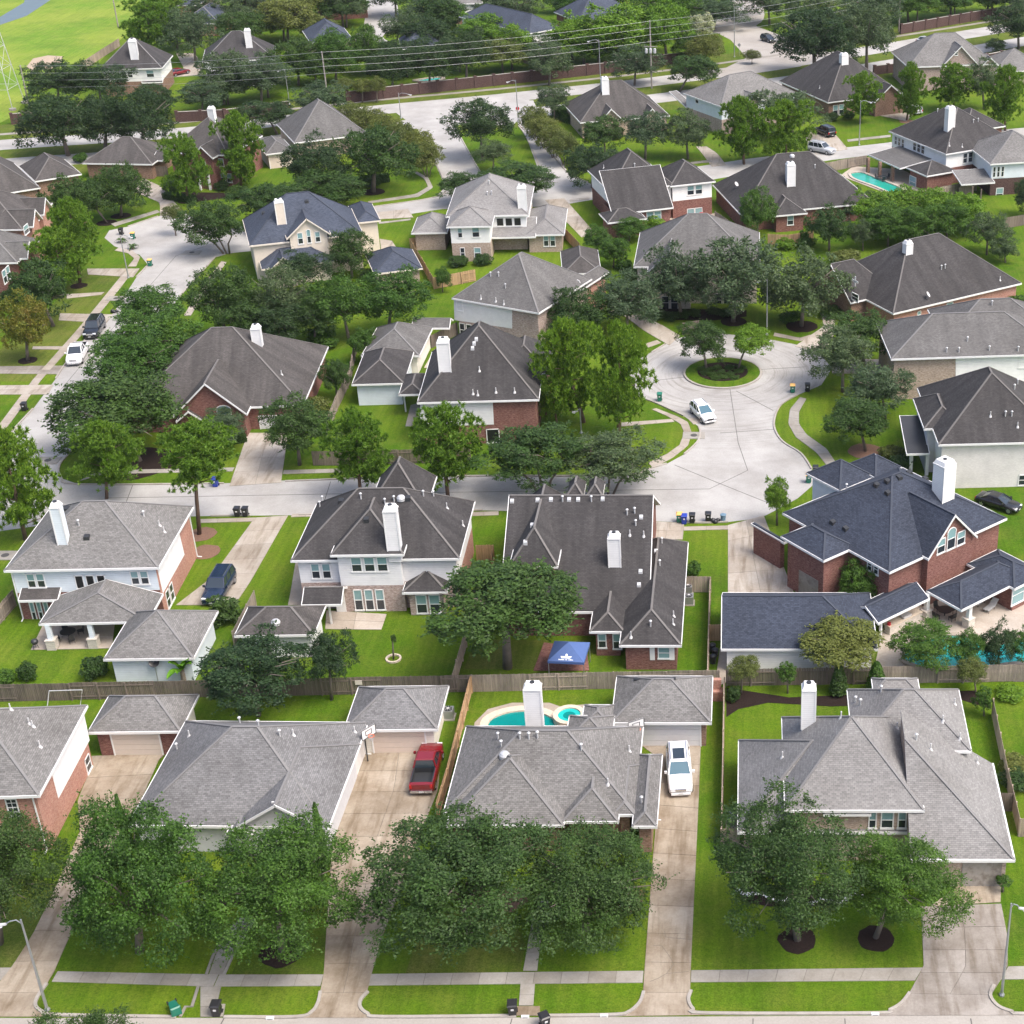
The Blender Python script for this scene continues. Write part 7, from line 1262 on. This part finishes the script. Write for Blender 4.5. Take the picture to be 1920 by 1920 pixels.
# ================================================================ cars
car('sport_utility_car', 'large white sport utility car on the tan driveway by the basketball hoop', 'suv', (1271, 1421), (1277, 1497), 'paint_white', 'car_glass_blue', sunroof=True)
car('pickup_truck', 'dark red pickup truck with open bed parked at the pink garage door', 'pickup', (792, 1491), (812, 1412), 'paint_red', cat='truck')
car('crossover_car', 'white crossover car parked at the kerb of the cul-de-sac', 'crossover', (1303, 768), (1334, 798), 'paint_white', 'car_glass_blue')
car('pickup_truck', 'white pickup truck parked on the side street', 'pickup', (156, 652), (137, 692), 'paint_white', cat='truck'); car('sport_utility_car', 'black car parked behind the white pickup', 'suv', (186, 612), (170, 637), 'paint_black')
car('sport_utility_car', 'dark navy jeep on the driveway beside the pale blue house', 'suv', (424, 1092), (400, 1132), 'paint_navy'); car('sedan_car', 'black sedan parked beside the white brick house', 'sedan', (1842, 942), (1902, 960), 'paint_black')
car('sport_utility_car', 'black sport utility car on the driveway of the brown brick house', 'suv', (1562, 259), (1531, 246), 'paint_black'); car('sport_utility_car', 'silver sport utility car on the street near the bushy pines', 'suv', (1526, 283), (1556, 289), 'paint_silver'); car('sedan_car', 'silver car behind the slim pine', 'crossover', (1721, 215), (1702, 208), 'paint_silver'); car('van', 'white van behind the pines', 'van', (1895, 148), (1925, 140), 'paint_white', cat='van')
car('sedan_car', 'silver sedan driving on the boulevard', 'sedan', (1717, 83), (1752, 76), 'paint_silver'); car('sedan_car', 'black car on the side road past the boulevard', 'crossover', (1428, 74), (1452, 82), 'paint_black'); car('sedan_car', 'small red car on the far driveway by the white house', 'sedan', (328, 142), (346, 138), 'paint_red')
# ================================================================ bins
bin_(408, 1903, 'black wheelie bin with white label on the garden path'); bin_(962, 1902, 'dark wheelie bin standing on the verge by the path', rz=.1); bin_(1022, 1925, 'dark wheelie bin standing in the front street gutter', rz=.5); bin_(324, 1888, 'green bin lying on the verge grass', 'plastic_green', fallen=True, rz=.6)
for x in (446, 461): bin_(x, 968, 'black wheelie bin on the verge behind pale blue house', group='pair of black bins on the verge')
bin_(1274, 979, 'green wheelie bin with yellow lid beside a blue bin', 'plastic_green', 'plastic_yellow'); bin_(1283, 982, 'bright blue wheelie bin on the cul-de-sac kerb', 'plastic_blue'); bin_(1298, 980, 'black wheelie bin next to the bright blue bin'); bin_(1328, 978, 'black wheelie bin next to rubbish bags')
bin_(1486, 736, 'green wheelie bin with yellow lid on the cul-de-sac by the feathery oak', 'plastic_green', 'plastic_yellow'); bin_(1514, 734, 'black wheelie bin on the cul-de-sac by the feathery oak'); bin_(1516, 905, 'green wheelie bin with yellow lid beside dark blue roof', 'plastic_green', 'plastic_yellow'); bin_(1529, 890, 'black wheelie bin beside dark blue roof'); bin_(1237, 752, 'green bin on the verge near the pines', 'plastic_green'); bin_(282, 499, 'green wheelie bin with yellow lid at the side street bend', 'plastic_green', 'plastic_yellow'); bin_(47, 770, 'black bin on the side street verge'); bin_(250, 448, 'green wheelie bin with yellow lid on the street bulb', 'plastic_green', 'plastic_yellow'); bin_(228, 440, 'black bin on the street bulb'); bin_(405, 912, 'blue bin half hidden by the leaning pine', 'plastic_blue')
for x, y, l in ((1336, 1222, 'dark round dustbin behind the pale side fence, farthest from the barbecue'), (1341, 1231, 'dark round dustbin behind the pale side fence, between two others'), (1337, 1243, 'dark round dustbin behind the pale side fence, closest to the barbecue'), (1356, 977, 'steel blue round dustbin on the cul-de-sac kerb')):
    B = G(x, y); r = empty('dustbin', B, l, 'dustbin'); m = MB(); m.lathe([(.24, 0), (.3, .75)], 12); obj('body', m, 'plastic_steel' if 'steel' in l else 'plastic_black', r); m = MB(); m.lathe([(.33, .75), (.33, .8), (.15, .87)], 12); obj('lid', m, 'plastic_steel' if 'steel' in l else 'plastic_black', r)
for x, y, l in ((1337, 979, 'black rubbish bags beside the cul-de-sac bins'), (212, 586, 'black rubbish bags heaped on the side street verge')):
    B = G(x, y); r = empty('rubbish_bags', B, l, 'rubbish')
    for k, (dx, dy, s) in enumerate(((0, 0, .35), (.5, .1, .3), (.25, -.2, .28))): m = MB(); m.lathe([(.15, 0), (1, .25), (.9, .9), (.35, 1.3), (.12, 1.5)], 9, (0, 0, 0)); o = obj('bag', m, 'plastic_black', r, (dx, dy, 0), smooth=True); o.scale = (s, s * .9, s)
# ================================================================ lamps, poles, wires
street_lamp((89, 1894), 1724, 'grey street lamp at the tan driveway of the orange brick house', 1.0, -1); street_lamp((1878, 1866), 1694, 'grey street lamp beside the wide grey driveway', .55, 1); street_lamp((241, 521), 440, 'street lamp on the side street verge', 1.2, 1); street_lamp((752, 222), 174, 'street lamp at the boulevard junction', 2.0, 1); street_lamp((1127, 172), 74, 'tall street lamp on the boulevard median', 1.8, -1); street_lamp((1438, 628), 523, 'street lamp among the cul-de-sac oaks', .8, -1); street_lamp((1611, 272), 188, 'street lamp before the brown brick house', 1.5, 1); street_lamp((1377, 107), 12, 'tall street lamp at the far side road', 1.6, 1); street_lamp((972, 228), 150, 'street lamp at the entry road hedge', 1.2, -1); street_lamp((543, 196), 130, 'street lamp on the verge near the utility pole', 1.0, -1); street_lamp((1090, 812), 766, 'short garden lamp post under the pines', .3, -1)
pA = utility_pole((617, 205), 96, 'wooden utility pole behind the yellowish crape myrtles'); pB = utility_pole((1222, 166), 38, 'wooden utility pole with three transformers', tr=True); pC = utility_pole((58, 215), 122, 'dark wooden utility pole by the open field'); pD = utility_pole((1685, 60), -40, 'wooden utility pole at the red brick boundary wall'); pE = utility_pole((222, 52), -30, 'dark utility pole in the open field')
wires(pC, pA, 'overhead wire from the field pole to the crape myrtle pole', 'field span wires'); wires(pA, pB, 'overhead wire between crape myrtle pole and transformer pole', 'middle span wires'); wires(pB, pD, 'overhead wire from the transformer pole to the boundary wall pole', 'right span wires')
# lattice pylon foot
B = G(8, 200); r = empty('pylon', B, 'foot of a steel lattice pylon standing in the field', 'pylon')
for sx in (-1, 1):
    for sy in (-1, 1):
        m = MB(); m.tube([(sx * 3, sy * 3, .4), (sx * .6, sy * .6, 26)], .08, 5); obj('leg', m, 'metal_pale', r); m = MB(); m.lathe([(.7, 0), (.7, .4)], 10, (sx * 3, sy * 3, 0)); obj('footing', m, 'kerb', r)
for z in (4, 8, 12, 16, 20): 
    k = 3 - 2.4 * z / 26; m = MB()
    for a, b in (((-k, -k), (k, -k)), ((k, -k), (k, k)), ((k, k), (-k, k)), ((-k, k), (-k, -k))): m.bar((*a, z), (*b, z), .06, .06); m.bar((*a, z), (b[0] * .87, b[1] * .87, z + 4), .05, .05)
    obj('brace', m, 'metal_pale', r)
# ================================================================ garden and yard things
# blue canopy
cs = [G(1030, 1237, 2.1), G(1098, 1240, 2.1), G(1102, 1204, 2.1), G(1037, 1206, 2.1)]; cc = sum(cs, Vector()) / 4; a_ = math.atan2((cs[1] - cs[0]).y, (cs[1] - cs[0]).x)
plain('canvas_blue', (.06, .11, .27), .75); plain('canvas_white', (.8, .82, .85), .7, var=0)
r = empty('canopy_tent', (cc.x, cc.y, 0), 'blue pop-up canopy with white boat logo on red brick patio', 'canopy', None, a_); hw = (cs[1] - cs[0]).length / 2; m = MB(); ap = (0, 0, 3.1); q = [(-hw, -hw, 2.1), (hw, -hw, 2.1), (hw, hw, 2.1), (-hw, hw, 2.1)]
for i in range(4):
    a, b = q[i], q[(i + 1) % 4]; m.face([a, b, ap]); m.face([(a[0], a[1], 1.85), (b[0], b[1], 1.85), b, a]); m.face([(p_[0] * .985, p_[1] * .985, p_[2] - .02) for p_ in (ap, b, a)])
top = obj('canopy', m, 'canvas_blue', r); nrm = Vector((0, -1.0, hw)).normalized(); up_ = Vector((0, hw, 1.0)).normalized(); base = Vector((0, -hw, 2.1)) + nrm * .012
def cq(pts, name):
    m = MB(); m.face([base + Vector((x, 0, 0)) + up_ * y for x, y in pts]); m.face([base + Vector((x, 0, 0)) + up_ * y - nrm * .006 for x, y in pts][::-1]); obj(name, m, 'canvas_white', top)
cq([(-.42, .32), (.34, .32), (.5, .52), (-.52, .52)], 'boat_logo'); cq([(-.1, .56), (.1, .56), (.1, .68), (0, .8), (-.1, .68)], 'boat_logo')
for i in range(15): x = -.66 + i * .088; cq([(x, .14), (x + .06, .14), (x + .06, .22 + .03 * (i % 3 == 0)), (x, .22 + .03 * (i % 3 == 0))], 'lettering') if i not in (6, 9) else None
for x in (-1, 1):
    for y in (-1, 1): m = MB(); m.bar((x * (hw - .05), y * (hw - .05), 0), (x * (hw - .05), y * (hw - .05), 2.1), .05, .05); obj('leg', m, 'metal_grey', r)
# pool with spa
def pool(pix, wat, cop, label, cw=.5, cm='stone_edge', wz=.02):
    P = [G(*p) for p in pix]; c = sum(P, Vector()) / len(P); P = smooth([p - c for p in P] + [P[0] - c]); r = empty('swimming_pool', c, label, 'pool')
    m = MB(); strip(m, P, cw, 0, .22); obj('coping', m, cm, r); m = MB(); m.poly(P[:-1], z=.06); obj('water', m, wat, r); return r
pool([(905, 1380), (912, 1352), (945, 1336), (985, 1331), (1020, 1336), (1048, 1352), (1050, 1375), (985, 1390)], 'pool_teal', .6, 'teal freeform pool with tan stone coping behind the brown brick house', .7)
B = G(1068, 1350); r = empty('hot_tub', B, 'round raised hot tub with stone rim at the teal pool', 'hot tub'); R_ = 26 / scl(B); m = MB(); pts = [Vector((R_ * math.cos(t), R_ * math.sin(t), 0)) for t in [i * math.pi / 14 for i in range(29)]]; strip(m, pts, .42, 0, .62); obj('rim', m, 'stone_edge', r); m = MB(); m.prism([(p_.x * .97, p_.y * .97) for p_ in pts[:-1]], .3, .5); obj('water', m, 'pool_bright', r); m = MB(); m.prism([(p_.x * .45, p_.y * .45) for p_ in pts[:-1]], .5, .508); obj('deep_water', m, 'pool_teal', r)
poly_px('pool_deck', [(885, 1385), (890, 1355), (915, 1330), (960, 1318), (1030, 1318), (1050, 1325), (1110, 1320), (1115, 1365), (1080, 1390)], 'patio', .03)
pool([(1735, 1258), (1690, 1238), (1712, 1208), (1765, 1192), (1820, 1196), (1850, 1214), (1900, 1200), (1960, 1190), (2020, 1205), (2020, 1240), (1900, 1247), (1830, 1258)], 'pool_bright', .6, 'bright turquoise pool behind the pool hedge trees', .5, 'patio')
pool([(1592, 326), (1615, 324), (1642, 334), (1694, 356), (1672, 363), (1638, 350), (1600, 336)], 'pool_green', .4, 'emerald pool beside the grey patio roof', .5, 'patio'); pool([(1738, 487), (1755, 480), (1785, 480), (1800, 487), (1780, 494), (1750, 494)], 'pool_bright', .5, 'small white rimmed pool behind the very dark roof', 1.2, 'patio'); pool([(775, 152), (800, 148), (830, 146), (825, 151), (795, 154)], 'pool_bright', .5, 'cyan pool behind the boulevard brick wall', .8, 'patio')
hoop(690, 1428, 'basketball hoop at the pink garage door', rz=.9); hoop(1189, 1412, 'basketball hoop beside the white garage door', rz=.5)
ac_unit(1290, 1112, 'air conditioner by the dark roof side wall', 'pair of air conditioners in the side yard'); ac_unit(1292, 1131, 'air conditioner by the dark roof side wall', 'pair of air conditioners in the side yard'); ac_unit(1374, 1545, 'air conditioner beside the tan brick house'); ac_unit(842, 1345, 'air conditioner behind the pyramid garage')
# grill, table sets, loungers, umbrellas
B = G(68, 1216); r = empty('kettle_grill', B, 'round covered grill on the corner of the deep patio', 'grill'); m = MB(); m.lathe([(.1, .45), (.3, .6), (.33, .75), (.28, .92), (.1, 1.02)], 12); obj('bowl', m, 'metal_dark', r, smooth=True)
for k in range(3): a = k * 2.1; m = MB(); m.bar((.15 * math.cos(a), .15 * math.sin(a), .5), (.3 * math.cos(a), .3 * math.sin(a), 0), .03, .03); obj('leg', m, 'metal_dark', r)
def table_set(px, py, label, mt='metal_dark', rad=.7, n=4):
    B = G(px, py); r = empty('patio_table', B, label, 'table'); m = MB(); m.lathe([(rad, .7), (rad, .74)], 18); obj('tabletop', m, mt, r); m = MB(); m.tube([(0, 0, 0), (0, 0, .7)], .06, 6); obj('leg', m, mt, r)
    for k in range(n):
        a = k * 6.283 / n + .6; c = empty('patio_chair', (B.x + 1.05 * math.cos(a), B.y + 1.05 * math.sin(a), 0), 'dark patio chair around the ' + label, 'chair', 'chairs around the ' + label, a + math.pi / 2)
        m = MB(); m.box(-.26, -.26, .4, .26, .26, .46); obj('seat', m, mt, c); m = MB(); m.hexa([(-.26, -.3, .46), (.26, -.3, .46), (.26, -.25, .46), (-.26, -.25, .46), (-.24, -.4, 1), (.24, -.4, 1), (.24, -.36, 1), (-.24, -.36, 1)]); obj('backrest', m, mt, c)
        for e in (-1, 1):
            for f in (-1, 1): m = MB(); m.bar((e * .22, f * .22, 0), (e * .22, f * .22, .4), .04, .04); obj('leg', m, mt, c)
table_set(1771, 1155, 'round table under blue roof'); table_set(130, 1196, 'dark table under deep patio'); table_set(1655, 338, 'far table beside emerald pool', n=3)
def lounger(a, b, label):
    A, B = G(*a), G(*b); d = B - A; r = empty('sun_lounger', A, label, 'lounger', None, math.atan2(d.y, d.x)); m = MB(); m.box(0, -.32, .32, 1.15, .32, .4); obj('seat', m, 'metal_pale', r); m = MB(); m.bar((1.15, 0, .36), (1.8, 0, .85), .64, .07); obj('backrest', m, 'metal_pale', r)
    for x in (.1, 1.1):
        for e in (-1, 1): m = MB(); m.bar((x, e * .28, 0), (x, e * .28, .33), .04, .04); obj('leg', m, 'metal_dark', r)
lounger((1848, 1150), (1876, 1128), 'pale sun lounger on the pool patio, nearest the brick wall'); lounger((1828, 1138), (1856, 1120), 'pale sun lounger on the pool patio, nearest the round table')
A = G(1668, 1192); B = G(1735, 1160); d = B - A; r = empty('outdoor_kitchen', A, 'stone outdoor kitchen counter with built-in grill under the breezeway', 'counter', None, math.atan2(d.y, d.x)); L = d.length; m = MB(); m.box(0, 0, 0, L, .75, .9); obj('base', m, 'stone_pale', r); m = MB(); m.box(-.05, -.05, .9, L + .05, .8, .96); obj('worktop', m, 'stone_edge', r); m = MB(); m.box(L * .4, .1, .96, L * .62, .65, 1.2); obj('grill', m, 'metal_pale', r); m = MB(); m.lathe([(.2, .96), (.16, 1.2)], 8, (.2, .35, 0)); obj('planter', m, 'plastic_red', r)
for x, y, l in ((831, 668, 'red patio umbrella beside the white chimney, half hidden by the roof'), (853, 661, 'red patio umbrella beside the white chimney, farther one')):
    B = G(x, y, 2.4); B.z = 0; r = empty('patio_umbrella', B, l, 'umbrella'); m = MB(); m.lathe([(1.35, 2.1), (.8, 2.4), (.05, 2.65)], 8); obj('canopy', m, 'plastic_red', r); m = MB(); m.tube([(0, 0, 0), (0, 0, 2.7)], .03, 6); obj('pole', m, 'metal_grey', r); m = MB(); m.lathe([(.25, 0), (.2, .1)], 8); obj('base', m, 'metal_dark', r)
for x, y in ((1299, 415), (1315, 412)):
    B = G(x, y); r = empty('garden_chair', B, 'bright red garden chair under the arched window', 'chair', 'pair of red garden chairs'); m = MB(); m.box(-.3, -.3, .3, .3, .3, .38); obj('seat', m, 'plastic_red', r); m = MB(); m.hexa([(-.3, .28, .38), (.3, .28, .38), (.3, .34, .38), (-.3, .34, .38), (-.28, .45, 1.1), (.28, .45, 1.1), (.28, .5, 1.1), (-.28, .5, 1.1)]); obj('backrest', m, 'plastic_red', r)
    for e in (-1, 1): m = MB(); m.box(e * .33 - .06, -.35, .55, e * .33 + .06, .35, .6); obj('armrest', m, 'plastic_red', r); m = MB(); m.box(e * .33 - .04, -.33, 0, e * .33 + .04, -.25, .55); obj('leg', m, 'plastic_red', r)
# dish on a pole, goal frame, stone ring, drains, kerb numbers, signs
B = G(297, 1280); r = empty('satellite_dish', B, 'black satellite dish on a pole beside the pale blue garage', 'satellite dish'); m = MB(); m.tube([(0, 0, 0), (0, 0, 2.1)], .04, 6); obj('pole', m, 'metal_grey', r); m = MB(); m.lathe([(.05, 0), (.32, .06), (.45, .16), (.43, .17), (.05, .03)], 14); o = obj('reflector', m, 'plastic_black', r, (0, 0, 2.1)); o.rotation_euler = (.7, .3, 0)
B = G(88, 1330); C = G(150, 1328); d = C - B; r = empty('goal_frame', B, 'white tube goal frame leaning by the weathered fence', 'goal', None, math.atan2(d.y, d.x)); L = d.length
m = MB(); m.tube([(0, 0, 0), (.3, .6, 1.5), (L + .3, .6, 1.5), (L, 0, 0)], .05, 6); obj('frame', m, 'metal_pale', r); m = MB(); m.tube([(0, 0, .05), (L, 0, .05)], .05, 6); obj('base_bar', m, 'metal_pale', r)
B = G(738, 1236); r = empty('stone_ring', B, 'round stone edging ring in the small backyard lawn', 'edging')
for k in range(12): a = k * math.pi / 6; m = MB(); m.box(-.16, -.09, 0, .16, .09, .16); obj('stone', m, 'stone_edge', r, (.62 * math.cos(a), .62 * math.sin(a), 0), a + math.pi / 2)
for i in range(26):
    t = i / 25; x = 1384 + 230 * t; y = 1670 + 22 * math.sin(t * 2.6) + 4 * math.sin(i); B = G(x, y)
    m = MB(); m.lathe([(.16, 0), (.2, .08), (.12, .16)], 6, (0, 0, 0), sx=1.2); tag(obj('edging_stone', m, 'trim_white', None, B, i), 'white edging stone of the flower bed before the tan brick house', 'stone', 'white edging stones')
for x, y in ((507, 1910), (1133, 1905), (985, 1907), (1641, 1902)):
    B = G(x, y); r = empty('kerb_number', (B.x, B.y, 0), 'white painted house number block on the front street kerb', 'house number', 'painted kerb numbers'); m = MB(); m.box(-.26, -.125, .005, .26, .05, .15); obj('plate', m, 'trim_white', r); m = MB(); m.box(-.17, -.13, .03, .17, -.122, .1); obj('digits', m, 'metal_grey', r)
for x, y in ((90, 864), (218, 560), (1301, 817), (360, 474), (10, 1042)):
    B = G(x, y); r = empty('storm_drain', B, 'round iron drain cover in a concrete apron', 'drain cover', 'storm drain covers'); m = MB(); m.box(-1.3, -.9, 0, 1.3, .9, .07); obj('apron', m, 'walk', r); m = MB(); m.lathe([(.4, .07), (.4, .085)], 14); obj('cover', m, 'cast_iron', r)
for x, y, t, l in ((972, 226, 200, 'red stop sign at the entry road'), (1386, 104, 80, 'grey road sign by the side road')):
    B = G(x, y); r = empty('road_sign', B, l, 'sign'); m = MB(); m.tube([(0, 0, 0), (0, 0, 2.4)], .04, 6); obj('post', m, 'metal_grey', r); m = MB(); m.prism([(.38 * math.cos(k * math.pi / 4 + .39), .38 * math.sin(k * math.pi / 4 + .39)) for k in range(8)], -.01, .01); o = obj('face', m, 'plastic_red' if 'stop' in l else 'metal_grey', r, (0, -.05, 2.4)); o.rotation_euler = (math.pi / 2, 0, 0)
B = G(665, 1284); 
FB = G(675, 1274, 1.3); m = MB(); m.box(-.3, -.03, -.22, .3, 0, .22); tag(obj('notice_board', m, 'trim_cream', None, (FB.x, G(680, 1270, 1.83).y - .1, 1.35)), 'small pale board hung on the weathered fence', 'sign')
# brick barbecue by the garage
for x, y, l in ((1345, 1310, 'red brick barbecue behind the white garage'),):
    B = G(x, y); r = empty('brick_barbecue', B, l, 'barbecue'); m = MB(); m.box(-.5, -.4, 0, .5, .4, .95); obj('base', m, 'brick_orange', r); m = MB(); m.box(-.35, .05, .95, .35, .45, 1.9); obj('chimney', m, 'brick_orange', r)


# ================================================================ air: the faint haze that softens the far roofs
hz = MB(); hz.box(-900, -60, -1, 900, 1500, 81.5); hm = bpy.data.materials.new('haze'); hm.use_nodes = True; M['haze'] = hm
nt = hm.node_tree; nt.nodes.remove(nt.nodes['Principled BSDF']); pv = nt.nodes.new('ShaderNodeVolumePrincipled'); pv.inputs['Color'].default_value = (.86, .91, .97, 1); pv.inputs['Density'].default_value = .00005; pv.inputs['Anisotropy'].default_value = .2
nt.links.new(pv.outputs[0], nt.nodes['Material Output'].inputs['Volume']); ho = obj('haze', hz, 'haze'); ho['kind'] = 'stuff'
